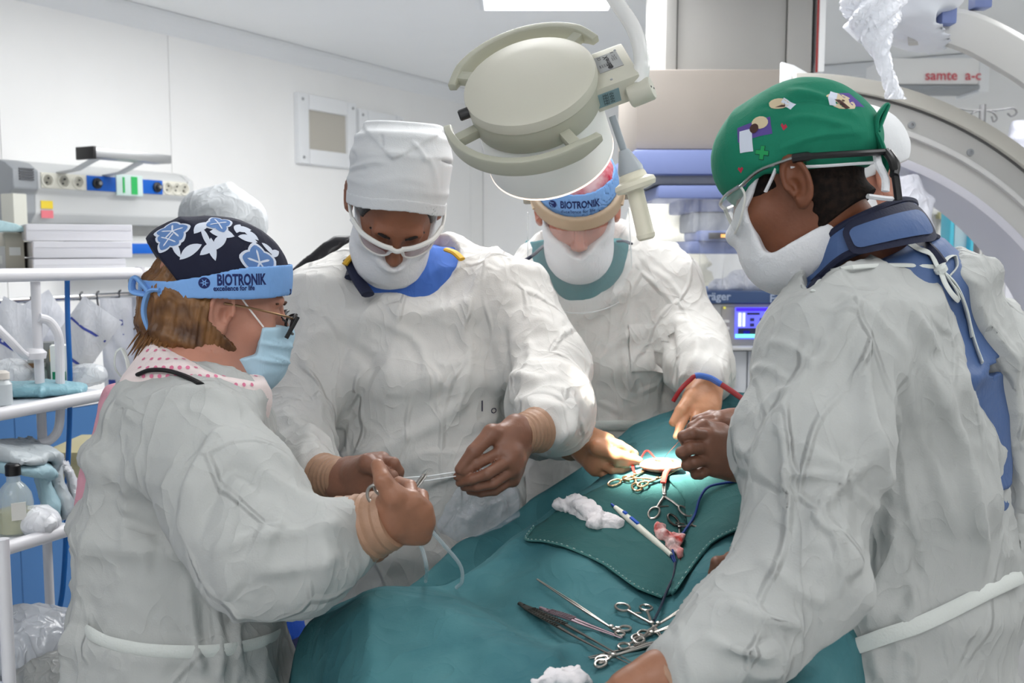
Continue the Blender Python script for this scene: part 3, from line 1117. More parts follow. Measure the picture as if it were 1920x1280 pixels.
# ------------------------------------------------------------------ the surgeon at the far side, face shield
def build_far():
    D = 2.16
    t = thing('person', 'person in clear face shield, red and blue cap and teal scrubs, standing behind the drape', 'person', P(1130, 1280, 2.3) * np.array((1, 1, 0)))
    h = Head(P(1083, 392, D), (-0.03, -1, 0), math.radians(33), math.radians(3))
    chest = P(1090, 505, 2.28)
    body(h, t, SKIN_R, chest, P(990, 550, 2.3), P(1230, 545, 2.3), 0.004)
    for s in (-1, 1):
        pts = [h.w(s * x, y, z) for x, y, z in ((0.014, 0.0985, 0.024), (0.027, 0.0965, 0.029), (0.040, 0.087, 0.028), (0.049, 0.076, 0.022))]
        G().tube(spline(pts, 5), 0.0028, n=6).build('eyebrow', mat('hair_brown', (92, 64, 48), 0.5), t)
    RED = mat('cap_red_print', (190, 30, 66), 0.85, rgb2=(226, 190, 196), vscale=26)
    def cap(q):
        d = ell(q, (0, -0.014, 0.045), (0.086, 0.110, 0.100))
        return smax(d, -(q[:, 2] - 0.068 - 0.10 * (0.09 - q[:, 1])), 0.003)
    h.mesh('surgical_cap', cap, 0.004, RED, t, disp=cloth_disp(h.R[0], 5.0, 0.002, 0.002, 0.0005))
    def band(q):
        d = np.abs(ell(q, (0, -0.014, 0.043), (0.0900, 0.1140, 0.104))) - 0.002
        z = q[:, 2] - 0.038 - 0.05 * (0.09 - q[:, 1])
        return np.maximum(d, np.maximum(-z, z - 0.050))
    b = h.mesh('cap_band', band, 0.003, BANDB, t)
    tag(b, 'blue printed band round the cap')
    bv = bvh_of(b)
    V2, F2 = text2d('BIOTRONIK', 0.0205, 0.0007, width=0.74)
    project(V2, F2, h.w(-0.004, 0.098, 0.068), h.R[1] * 0.9 + h.R[2] * 0.25, h.R[2], bv, INK, 'lettering', b)
    V2, F2 = text2d('excellence for life', 0.010)
    project(V2, F2, h.w(0.0, 0.10, 0.054), h.R[1] * 0.9 + h.R[2] * 0.2, h.R[2], bv, INK, 'lettering', b)
    ring = [(0.008 * math.cos(a), 0.008 * math.sin(a)) for a in np.linspace(0, 2 * math.pi, 14, endpoint=False)]
    V2, F2 = fill2d([ring], 0.003)
    project([(x - 0.056, y) for x, y in V2], F2, h.w(-0.004, 0.098, 0.068), h.R[1] * 0.9 + h.R[2] * 0.25, h.R[2], bv, INK, 'emblem', b)
    # mask
    cut = lambda q: q[:, 2] - (-0.050 + 0.62 * np.abs(q[:, 0]) + 0.15 * (0.1 - q[:, 1]))
    mask_obj(h, t, cut, cell=0.0036, disp=cloth_disp(h.R[0], 1.2, 0.002, 0.0015, 0.0005), extra=lambda q: ell(q, (0, 0.045, -0.095), (0.056, 0.05, 0.045)))
    # face shield: tan brow band, knobs, clear visor
    fs = thing_part('face_shield', t, None)
    TAN = mat('shield_band_tan', (172, 152, 128), 0.6, bump=0.0004, bscale=90)
    def bandf(q):
        d = np.abs(ell(q, (0, -0.006, 0.02), (0.0955, 0.120, 0.14))) - 0.006
        z = q[:, 2] - 0.020 - 0.12 * (0.1 - q[:, 1])
        return smax(d, np.maximum(np.maximum(-z, z - 0.026 - 0.1 * np.maximum(q[:, 0] * 0 + 0.02 - q[:, 1] * 0, 0)), -q[:, 1] - 0.02), 0.003)
    h.mesh('brow_band', bandf, 0.0032, TAN, fs)
    for s in (-1, 1):
        G().lathe([(0.013, 0), (0.013, 0.014), (0.011, 0.018)], h.w(s * 0.098, -0.005, 0.030), s * h.R[0], n=18).build('knob', mat('knob_grey', (150, 146, 134), 0.5), fs)
        G().tube(spline([h.w(s * 0.09, 0.05, 0.035), h.w(s * 0.096, 0.0, 0.036), h.w(s * 0.088, -0.05, 0.05), h.w(s * 0.06, -0.09, 0.07)], 6), 0.006, n=8, flat=0.4).build('head_strap', TAN, fs)
    CLEAR = mat('clear_visor', (240, 246, 250), 0.04, alpha=0.17, spec=0.8)
    V = []; Fc = []
    nu, nv = 24, 8
    for j in range(nv + 1):
        for i in range(nu + 1):
            a = -1.25 + 2.5 * i / nu
            z = 0.03 - 0.20 * j / nv
            k = 1 + 0.10 * j / nv
            V.append(h.w(0.112 * k * math.sin(a), 0.015 + 0.122 * k * math.cos(a), z))
    for j in range(nv):
        for i in range(nu):
            Fc.append((j * (nu + 1) + i, j * (nu + 1) + i + 1, (j + 1) * (nu + 1) + i + 1, (j + 1) * (nu + 1) + i))
    mesh_obj('visor', V, Fc, CLEAR, fs)
    edge = [V[j * (nu + 1)] for j in range(nv + 1)] + [V[nv * (nu + 1) + i] for i in range(1, nu)] + [V[j * (nu + 1) + nu] for j in range(nv, -1, -1)]
    G().tube(edge, 0.0011, n=6).build('visor_edge', mat('visor_edge', (236, 240, 242), 0.1, alpha=0.6, spec=0.8), fs)

    u = np.array((1, -0.1, 0)); v = np.array((0.05, 1.0, 0))
    sc = lambda px, py, d, a, b: (P(px, py, d), a, b)
    ST = [sc(1095, 490, 2.30, 0.12, 0.075), sc(1120, 560, 2.30, 0.195, 0.11), sc(1130, 680, 2.31, 0.195, 0.135), sc(1130, 800, 2.32, 0.185, 0.14),
          sc(1125, 960, 2.33, 0.21, 0.16), (P(1125, 1100, 2.33) * np.array((1, 1, 0)) + np.array((0, 0, 0.28)), 0.25, 0.20)]
    La = [P(1235, 545, 2.28), P(1290, 640, 2.22), P(1315, 690, 2.10), P(1320, 708, 2.02)]
    Ra = [P(985, 560, 2.26), P(960, 700, 2.20), P(985, 790, 2.08), P(1052, 822, 1.995)]
    Lr = [0.092, 0.082, 0.070, 0.05]; Rr = [0.09, 0.085, 0.07, 0.045]

    def torso(p):
        d = loft(p, ST, u, v, 0.05, 2.3)
        d = smin(d, rc(p, P(1040, 480, 2.3), Ra[0], 0.06, 0.07), 0.05)
        d = smin(d, rc(p, P(1160, 475, 2.3), La[0], 0.06, 0.07), 0.05)
        return d

    def scrubs(p):
        d = torso(p) + 0.004
        d = smin(d, rc(p, P(1090, 510, 2.29), P(1086, 465, 2.30), 0.128, 0.120), 0.03)
        return np.maximum(d, p[:, 2] - P(0, 452, 2.28)[2])
    lo, hi = bounds([P(940, 440, 2.45), P(1250, 640, 2.05)], 0.04)
    sdf_obj('scrub_top', scrubs, lo, hi, 0.006, SCRUB_T, t, disp=cloth_disp((0.4, 0, -1), 12.0, 0.004, 0.003, 0.0005))
    G().tube(spline([P(978, 492, 2.16), P(1000, 478, 2.16), P(1018, 462, 2.19)], 5), 0.010, n=8, flat=0.4).build('apron_strap', NAVY, t)
    G().tube(spline([P(1158, 452, 2.19), P(1172, 452, 2.18), P(1183, 457, 2.17)], 5), 0.008, n=8, flat=0.4).build('apron_strap', NAVY, t)

    def gown(p):
        d = torso(p) - 0.010
        d = smin(d, arm(p, Ra, Rr, 0.03), 0.02)
        d = smin(d, arm(p, La, Lr, 0.03), 0.02)
        neck = ell(p, P(1086, 430, 2.17), (0.128, 0.15, 0.108))
        return smax(d, -neck, 0.006)
    strokes = [([P(1030, 640, 2.15), P(1120, 580, 2.15), P(1170, 540, 2.17)], 0.014, 0.009),
               ([P(1180, 560, 2.16), P(1170, 660, 2.15), P(1180, 760, 2.16)], 0.012, 0.009),
               ([P(1258, 600, 2.18), P(1255, 700, 2.18), P(1240, 790, 2.19)], 0.012, -0.014),
               ([P(1100, 700, 2.15), P(1160, 640, 2.15), P(1230, 610, 2.16)], 0.012, 0.008),
               ([P(1280, 590, 2.18), P(1310, 650, 2.14), P(1290, 700, 2.10)], 0.010, 0.008)]
    lo, hi = bounds([P(930, 470, 2.3), P(1370, 560, 2.3), P(1100, 700, 2.6), P(1100, 840, 1.92), (0.2, 2.3, 0.30), P(1330, 700, 1.98)], 0.06)
    lo[0] -= 0.06
    g = sdf_obj('gown', gown, lo, hi, 0.0075, GOWN, t, disp=cloth_disp((-0.15, 0, 1), 4.0, 0.008, 0.005, 0.0015, strokes), it=2)
    # breast pocket and waist tie
    bv = bvh_of(g)
    pk = [(-0.045, -0.05), (0.045, -0.05), (0.045, 0.05), (-0.045, 0.05)]
    V2, F2 = fill2d([pk], 0.012)
    project(V2, F2, P(1215, 650, 2.18), (0.1, -1, 0), (0, 0, 1), bv, GOWN, 'pocket', t, off=0.004)
    tie(t, [P(1010, 815, 2.155), P(1080, 803, 2.15), P(1150, 797, 2.15), P(1215, 800, 2.16)], 0.012, 'waist_tie')
    hand(t, P(1098, 832, 1.925), P(1074, 826, 1.97),
         [[P(1141, 826, 1.865), P(1162, 834, 1.845), P(1178, 843, 1.845), P(1191, 850, 1.85)],
          [P(1136, 850, 1.860), P(1158, 866, 1.840), P(1174, 868, 1.842), P(1188, 866, 1.85)],
          [P(1126, 868, 1.865), P(1148, 881, 1.850), P(1164, 882, 1.85), P(1176, 878, 1.858)],
          [P(1116, 880, 1.875), P(1136, 892, 1.865), P(1150, 892, 1.865), P(1162, 888, 1.87)]],
         [P(1120, 838, 1.855), P(1158, 855, 1.835), P(1198, 864, 1.845)], GLOVE_W, cell=0.0028)
    hand(t, P(1322, 722, 1.99), P(1322, 702, 2.035),
         [[P(1290, 766, 1.95), P(1280, 790, 1.925), P(1274, 804, 1.91), P(1268, 818, 1.90)],
          [P(1307, 768, 1.945), P(1302, 792, 1.92), P(1300, 808, 1.905), P(1298, 822, 1.90)],
          [P(1324, 767, 1.945), P(1324, 790, 1.925), P(1324, 804, 1.91), P(1324, 816, 1.905)],
          [P(1340, 762, 1.95), P(1345, 782, 1.935), P(1347, 794, 1.925), P(1348, 804, 1.92)]],
         [P(1296, 742, 1.955), P(1276, 770, 1.93), P(1262, 792, 1.92)], GLOVE_W, cell=0.0028)
    return t


# ------------------------------------------------------------------ the nurse on the near side, floral cap
def build_nurse():
    t = thing('person', 'person in navy floral cap with blue band and pale blue mask, holding scissors', 'person', P(350, 1280, 1.5) * np.array((1, 1, 0)))
    fw = unit((1, 0.45, 0))
    h = Head(P(411, 573, 1.545), fw, math.radians(12), math.radians(2), 0.96)
    chest = P(355, 735, 1.50)
    body(h, t, SKIN_F, chest, P(330, 830, 1.36), P(400, 800, 1.62), 0.003, 0.009, 0.006)
    # hair: bob under the cap
    def hair(q):
        d = ell(q, (0, -0.020, 0.01), (0.081, 0.094, 0.105))
        for sx in (-1, 1):
            d = smin(d, ell(q, (0.060 * sx, -0.004, -0.042), (0.021, 0.036, 0.044)), 0.02)
        d = smin(d, loft(q, [((0, -0.04, 0.0), 0.082, 0.076), ((0, -0.055, -0.06), 0.085, 0.062), ((0, -0.060, -0.098), 0.070, 0.040)], (1, 0, 0), (0, 1, 0), 0.02), 0.03)
        front = q[:, 1] - (-0.024 + 1.35 * np.maximum(-0.018 - q[:, 2], 0)) - np.where(q[:, 2] > 0.022, 0.075, 0)
        return smax(smax(d, front, 0.006), -(q[:, 2] + 0.088 - 0.22 * (q[:, 1] + 0.07)), 0.008)
    HB = mat('hair_blond_brown', (124, 86, 48), 0.45, rgb2=(74, 46, 26), vscale=30)
    def strands(V, N):
        q = h.loc(V)
        a = np.arctan2(q[:, 0], q[:, 1] + 0.03)
        s = np.stack([a * 14 + gnoise(q * 12) * 1.2, q[:, 2] * 6, q[:, 1] * 4], 1)
        return 0.004 * gnoise(s) + 0.0022 * gnoise(s * np.array((3.2, 1, 1), F32))
    h.mesh('hair', hair, 0.0028, HB, t, disp=strands)
    fl = G()
    for i in range(46):
        a = random.uniform(0.5, 1.35); z0 = random.uniform(-0.07, -0.03)
        s = random.choice((1, 1, 1, -1))
        b = np.array((s * 0.082 * math.cos(a), -0.03 - 0.08 * math.sin(a), z0))
        e = b + np.array((s * random.uniform(0.0, 0.016), -random.uniform(0.004, 0.022), -random.uniform(0.03, 0.045)))
        fl.tube([h.w(*b), h.w(*((b + e) / 2 + np.array((0, -0.002, -0.004)))), h.w(*e)], [0.0022, 0.0016, 0.0004], n=5)
    tag(fl.build('hair_strands', HB, t), kind='stuff')
    # cap
    NAV = mat('cap_navy', (16, 20, 44), 0.85, crumple=0.0008, cscale=18, bump=0.0003, bscale=500)
    def capf(q):
        d = ell(q, (0, -0.012, 0.052), (0.089, 0.110, 0.092))
        d = smin(d, ell(q, (0, -0.075, 0.062), (0.066, 0.055, 0.050)), 0.035)
        zi = q[:, 2] * 0.98 - q[:, 1] * 0.2; xi = q[:, 1] * 0.98 + q[:, 2] * 0.2
        z = zi - 0.030 - 1.5 * np.maximum(-(xi + 0.060), 0)
        return smax(d, -z, 0.003)
    cap = h.mesh('surgical_cap', capf, 0.003, NAV, t, disp=cloth_disp(h.R[1], 6.0, 0.002, 0.002, 0.0006))
    # blue band
    def bandf(q):
        d = np.abs(ell(q, (0, -0.010, 0.040), (0.0925, 0.1165, 0.14))) - 0.0022
        z = q[:, 2]
        y = q[:, 1]
        zl = 0.0190 + 0.20 * y
        zu = zl + 0.026 + 0.025 * np.clip((y + 0.09) / 0.12, 0, 1)
        return np.maximum(d, np.maximum(zl - z, z - zu))
    band = h.mesh('cap_band', bandf, 0.0024, BANDB, t, disp=cloth_disp(h.R[1], 16.0, 0.0012, 0.0008, 0.0))
    bv = bvh_of(band)
    side = unit(h.R[0] * np.array((1, 1, 0)))
    upv = np.array((0, 0, 1.0))
    cpt = P(446, 526, 1.46)
    V2, F2 = text2d('BIOTRONIK', 0.0225, 0.0008, width=0.60)
    project(V2, F2, P(453, 525, 1.47), side, upv, bv, INK, 'lettering', band)
    V2, F2 = text2d('excellence for life', 0.0105, 0.0003, width=0.80)
    project(V2, F2, P(438, 540, 1.47), side, upv, bv, INK, 'lettering', band)
    V2, F2 = fill2d([[(0.0082 * math.cos(a), 0.0082 * math.sin(a)) for a in np.linspace(0, 2 * math.pi, 16, endpoint=False)]], 0.003)
    em = project(V2, F2, P(379, 529, 1.47), side, upv, bv, INK, 'emblem', band)
    for k in range(6):
        a = k * math.pi / 3
        petal = [(0.0012 * math.cos(a + 1.57) + 0.001 * math.cos(a), 0.0012 * math.sin(a + 1.57) + 0.001 * math.sin(a)),
                 (0.0065 * math.cos(a), 0.0065 * math.sin(a)),
                 (0.0012 * math.cos(a - 1.57) + 0.001 * math.cos(a), 0.0012 * math.sin(a - 1.57) + 0.001 * math.sin(a))]
        V2, F2 = fill2d([petal], 0.002)
        project(V2, F2, P(379, 529, 1.47), side, upv, bv, BANDB, 'emblem', band, off=0.0013)
    V2, F2 = text2d('B', 0.0235, 0.0007)
    project(V2, F2, h.w(0.036, 0.10, 0.04), h.R[1] + h.R[0] * 0.5, upv, bv, INK, 'lettering', band)
    # knot and bow at the back
    k0 = h.w(0.045, -0.112, 0.004)
    G().tube(spline([k0, k0 + np.array((-0.020, 0, 0.022)), k0 + np.array((-0.026, 0.005, 0.002)), k0 + np.array((0.0, 0, -0.004))], 6), 0.0075, n=8, flat=0.45).build('band_knot', BANDB, t)
    G().tube(spline([k0 + np.array((0.02, -0.005, 0.004)), k0, k0 + np.array((-0.008, 0, -0.03)), k0 + np.array((0.002, 0, -0.062))], 6), 0.009, n=8, flat=0.4).build('band_tail', BANDB, t)
    # floral print
    bc = bvh_of(cap)
    WHT = mat('print_white', (205, 212, 226), 0.85)
    PBL = mat('print_blue', (92, 126, 178), 0.85)
    def blob(c, pts, m, name='flower_print', off=0.0007):
        V2, F2 = fill2d([pts], 0.0045)
        project(V2, F2, c, side * 0.75 + upv * 0.55, upv, bc, m, name, cap, off)
    def flower(px, py, r, petals=5, rot=0.0, sx=1.0):
        c = P(px, py, 1.47)
        for k in range(petals):
            a = rot + 2 * math.pi * k / petals
            for (rr, m, of) in ((1.0, WHT, 0.0007), (0.84, PBL, 0.0013)):
                pts = []
                for s in np.linspace(0, 1, 11):
                    w = 0.46 * rr * math.sin(math.pi * min(1, s * 0.92 + 0.06)) ** 0.7
                    pts.append((s, w))
                full = [(s, w) for s, w in pts] + [(s, -w) for s, w in reversed(pts)]
                pp = [(r * sx * (s * math.cos(a) * rr + 0.1 - w * math.sin(a)), r * (s * math.sin(a) * rr + w * math.cos(a))) for s, w in full]
                blob(c, pp, m, off=of)
            pp = [(r * sx * (s * math.cos(a) - w * math.sin(a) + 0.1), r * (s * math.sin(a) + w * math.cos(a))) for s, w in ((0.0, 0.04), (0.5, 0.05), (0.62, 0), (0.5, -0.05), (0.0, -0.04))]
            blob(c, pp, WHT, off=0.0018)
    flower(487, 474, 0.031, 5, 0.5)
    flower(318, 447, 0.026, 5, 0.2)
    flower(408, 410, 0.022, 4, 0.3)
    flower(311, 470, 0.020, 4, 0.9)
    def leaf(px, py, L, w, a):
        pts = []
        for s in np.linspace(0, 1, 9):
            pts.append((s * L, w * math.sin(math.pi * s) ** 0.8))
        full = pts + [(s, -q * 0.6) for s, q in reversed(pts)]
        blob(P(px, py, 1.47), [(x * math.cos(a) - y * math.sin(a), x * math.sin(a) + y * math.cos(a)) for x, y in full], WHT)
    leaf(362, 452, 0.036, 0.010, 0.75); leaf(392, 441, 0.036, 0.011, -0.15); leaf(395, 425, 0.022, 0.008, 1.3)
    leaf(442, 418, 0.028, 0.008, 0.3); leaf(448, 432, 0.030, 0.008, -0.1); leaf(446, 424, 0.022, 0.007, 1.2); leaf(460, 408, 0.026, 0.007, -0.5)
    leaf(396, 482, 0.040, 0.005, 1.9); leaf(400, 482, 0.032, 0.009, 0.9); leaf(372, 498, 0.034, 0.008, 0.5); leaf(402, 503, 0.034, 0.007, 1.7)
    leaf(336, 508, 0.030, 0.005, 1.9); leaf(334, 512, 0.036, 0.009, 0.5); leaf(520, 440, 0.022, 0.006, 0.9); leaf(498, 420, 0.026, 0.006, -0.6); leaf(532, 455, 0.02, 0.005, -1.0)
    # mask with pleats and loops
    MSK = mat('mask_blue', (176, 208, 226), 0.8, var=0.05, vscale=16, crumple=0.0010, cscale=16)
    def cut(q):
        y, z = q[:, 1], q[:, 2]
        e = np.maximum(z - (-0.012 - 0.10 * np.maximum(0.1 - y, 0)), (0.060 + 0.0 * z) - y - np.clip((-0.062 - z) * 3.0, 0, 0.050))
        return e
    pl = [([h.w(0.085, 0.05, z), h.w(0.05, 0.10, z - 0.004), h.w(0, 0.125, z - 0.006), h.w(-0.05, 0.10, z - 0.004)], 0.004, 0.005) for z in (-0.04, -0.066)]
    def extra(q):
        return ell(q, (0, 0.062, -0.066), (0.058, 0.054, 0.060))
    mk = mask_obj(h, t, cut, m=MSK, off=0.0045, extra=extra, disp=cloth_disp(h.R[0], 3.3, 0.003, 0.002, 0.0004, pl))
    tag(mk, 'pale blue pleated surgical mask')
    LOOP = mat('mask_loop', (236, 230, 228), 0.7)
    for s in (1, -1):
        G().tube(spline([h.w(s * 0.072, 0.062, -0.016), h.w(s * 0.0755, 0.035, 0.008), h.w(s * 0.080, 0.012, 0.030)], 5), 0.0014, n=6).build('mask_loop', LOOP, t)
        G().tube(spline([h.w(s * 0.062, 0.018, -0.088), h.w(s * 0.070, 0.004, -0.06), h.w(s * 0.080, -0.012, -0.036)], 5), 0.0014, n=6).build('mask_loop', LOOP, t)
    # glasses
    gl = thing_part('glasses', t, None)
    DL = mat('dark_lens', (20, 20, 24), 0.08)
    for s in (1, -1):
        ring = [(0.034 + 0.021 * math.cos(a), 0.118 - 0.010 * abs(math.cos(a)) + 0.0, -0.006 + 0.016 * math.sin(a)) for a in np.linspace(0, 2 * math.pi, 20, endpoint=False)]
        W = [h.w(s * a, b, c) for a, b, c in ring]
        G().tube(W, 0.0022, n=6, closed=True).build('lens_rim', BLACK, gl)
        mesh_obj('lens', [np.mean(W, 0)] + W, [(0, 1 + i, 1 + (i + 1) % 20) for i in range(20)], mat('grey_lens', (60, 60, 70), 0.05, alpha=0.45), gl)
        G().tube(spline([h.w(s * 0.055, 0.108, 0.004), h.w(s * 0.072, 0.09, 0.007), h.w(s * 0.078, 0.04, 0.010), h.w(s * 0.08, -0.005, 0.010)], 6), 0.0018, n=6).build('temple', mat('gold_metal', (150, 120, 90), 0.3, 0.8), gl)
        G().box(h.w(s * 0.056, 0.110, -0.010), (0.003, 0.0030, 0.019), frame(fw, math.radians(30))).build('lens_corner', BLACK, gl, bevel=0.001)
        G().tube(spline([h.w(s * 0.018, 0.0985, 0.001), h.w(s * 0.031, 0.1035, -0.004), h.w(s * 0.044, 0.096, -0.001)], 5), 0.0017, n=6).build('eyelash', HAIR_D, t)
        G().tube(spline([h.w(s * 0.016, 0.099, 0.022), h.w(s * 0.03, 0.0975, 0.027), h.w(s * 0.048, 0.080, 0.022)], 5), 0.0020, n=6).build('eyebrow', mat('hair_brown', (92, 64, 48), 0.5), t)
    G().tube([h.w(-0.014, 0.12, -0.002), h.w(0, 0.123, 0.001), h.w(0.014, 0.12, -0.002)], 0.002, n=6).build('bridge', BLACK, gl)

    # blouse collar with pink dots, black lanyard band
    bl = mat('blouse_white', (226, 212, 210), 0.85, crumple=0.0012, cscale=14)
    def collar(p):
        a = P(368, 668, 1.51); b = P(350, 745, 1.50)
        d = rc(p, P(372, 655, 1.53), P(368, 740, 1.50), 0.078, 0.112)
        d = smin(d, rc(p, P(418, 728, 1.50), P(360, 730, 1.5), 0.040, 0.07), 0.03)
        ax = unit(np.array((0.35, 0.0, 0.94)))
        s = (p - P(372, 664, 1.5).astype(F32)) @ ax.astype(F32)
        d = smax(d, s + 0.000 , 0.004)
        d = smax(d, -rc(p, h.w(0, -0.01, -0.06), P(395, 690, 1.53), 0.058, 0.070), 0.004)
        return d
    lo, hi = bounds([P(230, 600, 1.3), P(500, 800, 1.75)], 0.05)
    co = sdf_obj('blouse_collar', collar, lo, hi, 0.004, bl, t, disp=cloth_disp((0.5, 0, 1), 9.0, 0.004, 0.002, 0.0005))
    PNK = mat('dot_pink', (214, 120, 150), 0.85)
    bvc = bvh_of(co)
    V2, F2 = fill2d([disc2d(0.0030, 10)[0]], 0.003)
    Vd = []; Fd = []
    for i in range(9):
        for j in range(15):
            px = 262 + j * 15 + (i % 2) * 7.5; py = 625 + i * 16
            c = P(px, py, 1.3)
            hit = bvc.ray_cast(Vector(CAM), Vector(ray(px, py)), 1.75)
            if hit[0] is None:
                continue
            n = np.array(hit[1]); c = np.array(hit[0])
            uu = unit(np.cross((0, 0, 1), n)); vv = np.cross(n, uu)
            b0 = len(Vd)
            Vd += [c + n * 0.0008 + uu * x + vv * y for x, y in V2]
            Fd += [tuple(b0 + k for k in f) for f in F2]
    o = mesh_obj('dot_print', Vd, Fd, PNK, co)
    tag(o, kind='stuff')

    # gown
    dep = 1.51
    u = unit((0.1, -1.0, 0)); v = unit((1, 0.1, 0))      # u across the shoulders, v front to back
    sc = lambda px, py, d, a, b: (P(px, py, d), a, b)
    ST = [sc(368, 704, 1.52, 0.105, 0.086), sc(372, 752, 1.52, 0.155, 0.104), sc(345, 860, 1.52, 0.165, 0.125), sc(335, 980, 1.52, 0.165, 0.142),
          sc(340, 1150, 1.53, 0.165, 0.146), sc(340, 1300, 1.54, 0.195, 0.175), (P(345, 1300, 1.54) * np.array((1, 1, 0)) + np.array((0, 0, 0.26)), 0.24, 0.22)]
    RA = [P(375, 835, 1.375), P(440, 940, 1.315), P(495, 1035, 1.275), P(560, 1045, 1.28), P(645, 1012, 1.315)]
    RR = [0.078, 0.088, 0.078, 0.066, 0.050]
    LA = [P(420, 820, 1.66), P(500, 930, 1.64), P(560, 1030, 1.56), P(650, 1020, 1.45)]
    LR = [0.072, 0.07, 0.06, 0.042]

    def gown(p):
        d = loft(p, ST, u, v, 0.05, 2.2)
        d = smin(d, rc(p, P(355, 760, 1.50), RA[0], 0.075, 0.078), 0.05)
        d = smin(d, arm(p, RA, RR, 0.03), 0.025)
        d = smin(d, arm(p, LA, LR, 0.03), 0.025)
        nk = rc(p, P(362, 606, 1.52), P(430, 666, 1.53), 0.080, 0.082)
        d = smax(d, -nk, 0.006)
        # waist drawn in by the tie
        return d
    strokes = [([P(520, 930, 1.22), P(450, 880, 1.27), P(415, 900, 1.27), P(360, 1010, 1.30)], 0.012, -0.010),
               ([P(400, 790, 1.33), P(350, 860, 1.34), P(310, 960, 1.36), P(290, 1080, 1.37)], 0.014, -0.012),
               ([P(430, 800, 1.30), P(380, 850, 1.31), P(330, 950, 1.34)], 0.010, 0.010),
               ([P(390, 1040, 1.27), P(470, 1010, 1.19), P(560, 1000, 1.19), P(650, 985, 1.24)], 0.009, 0.008),
               ([P(470, 1075, 1.20), P(560, 1060, 1.19), P(640, 1040, 1.24)], 0.009, 0.008),
               ([P(540, 960, 1.22), P(500, 1010, 1.20), P(480, 1090, 1.22)], 0.010, 0.007),
               ([P(600, 960, 1.24), P(590, 1030, 1.21), P(610, 1110, 1.24)], 0.010, 0.006),
               ([P(350, 1080, 1.33), P(365, 1200, 1.36), P(380, 1270, 1.36)], 0.010, 0.011),
               ([P(400, 1120, 1.33), P(410, 1210, 1.36), P(405, 1280, 1.36)], 0.009, 0.010),
               ([P(450, 1130, 1.35), P(440, 1200, 1.37), P(455, 1280, 1.37)], 0.009, 0.010),
               ([P(260, 830, 1.40), P(240, 930, 1.40), P(230, 1060, 1.41)], 0.011, 0.009),
               ([P(210, 960, 1.44), P(260, 985, 1.39), P(310, 1010, 1.37)], 0.009, -0.009)]
    lo, hi = bounds([P(120, 680, 1.5), P(665, 760, 1.5), (P(340, 900, 1.8)), P(500, 1000, 1.16), (-0.4, 1.5, 0.27), P(660, 1000, 1.32)], 0.05)
    lo[0] -= 0.04
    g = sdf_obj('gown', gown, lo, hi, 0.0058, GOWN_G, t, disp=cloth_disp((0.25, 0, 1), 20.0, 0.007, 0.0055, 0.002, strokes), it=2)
    # neck binding, black lanyard
    bvg = bvh_of(g)
    def on2(px, py, lift=0.003):
        best = None
        for bb in (bvg, bvc):
            hit = bb.ray_cast(Vector(CAM), Vector(ray(px, py)), 2.0)
            if hit[0] is not None and (best is None or hit[3] < best[1]):
                best = (np.array(hit[0]), hit[3])
        return best[0] - ray(px, py) * lift if best else P(px, py, 1.40)
    G().tube(spline([on2(*q) for q in ((258, 702), (280, 694), (310, 694), (340, 702), (366, 714), (376, 720))], 6), 0.0062, n=8, flat=0.5).build('lanyard', mat('lanyard_black', (14, 13, 16), 0.7), t)
    # waist tie and back ties
    tie(t, [P(150, 1175, 1.50)] + [on2(*q) for q in ((165, 1185), (200, 1203), (235, 1212), (270, 1218), (310, 1221), (350, 1222), (390, 1221), (430, 1217), (465, 1210), (500, 1200), (520, 1190))], 0.011, 'waist_tie', n=4)
    tie(t, [P(235, 715, 1.47), P(216, 690, 1.46), P(217, 662, 1.46), P(230, 655, 1.46), P(241, 690, 1.455), P(236, 720, 1.46)], 0.0035)
    tie(t, [P(236, 712, 1.46), P(226, 740, 1.455), P(230, 775, 1.455), P(215, 790, 1.46)], 0.004)
    tie(t, [P(160, 1180, 1.47), P(152, 1140, 1.47), P(150, 1108, 1.47), P(158, 1105, 1.47), P(163, 1150, 1.465)], 0.004)
    # pink lining gaping at the back
    PKC = mat('pink_cloth', (206, 150, 164), 0.85, var=0.12, vscale=20, crumple=0.002, cscale=16)
    def pink(p):
        d = loft(p, [(P(265, 745, 1.56), 0.06, 0.045), (P(225, 860, 1.56), 0.07, 0.045), (P(176, 965, 1.55), 0.06, 0.034), (P(170, 1050, 1.55), 0.05, 0.02)], u, v, 0.02)
        return d
    lo, hi = bounds([P(120, 700, 1.4), P(330, 1080, 1.7)], 0.03)
    sdf_obj('tunic_back', pink, lo, hi, 0.006, PKC, t, disp=cloth_disp((0, 0, 1), 2.2, 0.006, 0.004, 0.001))
    # gloves
    hand(t, P(735, 972, 1.305), P(652, 1000, 1.325),
         [[P(772, 938, 1.285), P(768, 912, 1.315), P(748, 905, 1.34), P(732, 916, 1.35)],
          [P(792, 955, 1.295), P(790, 930, 1.325), P(772, 922, 1.35), P(756, 930, 1.36)],
          [P(797, 978, 1.305), P(799, 956, 1.335), P(784, 944, 1.36), P(768, 948, 1.37)],
          [P(790, 1002, 1.315), P(796, 984, 1.34), P(786, 970, 1.36), P(772, 970, 1.37)]],
         [P(738, 930, 1.275), P(718, 900, 1.270), P(708, 872, 1.285)], GLOVE, r=1.06, cuff_r=(0.037, 0.047))
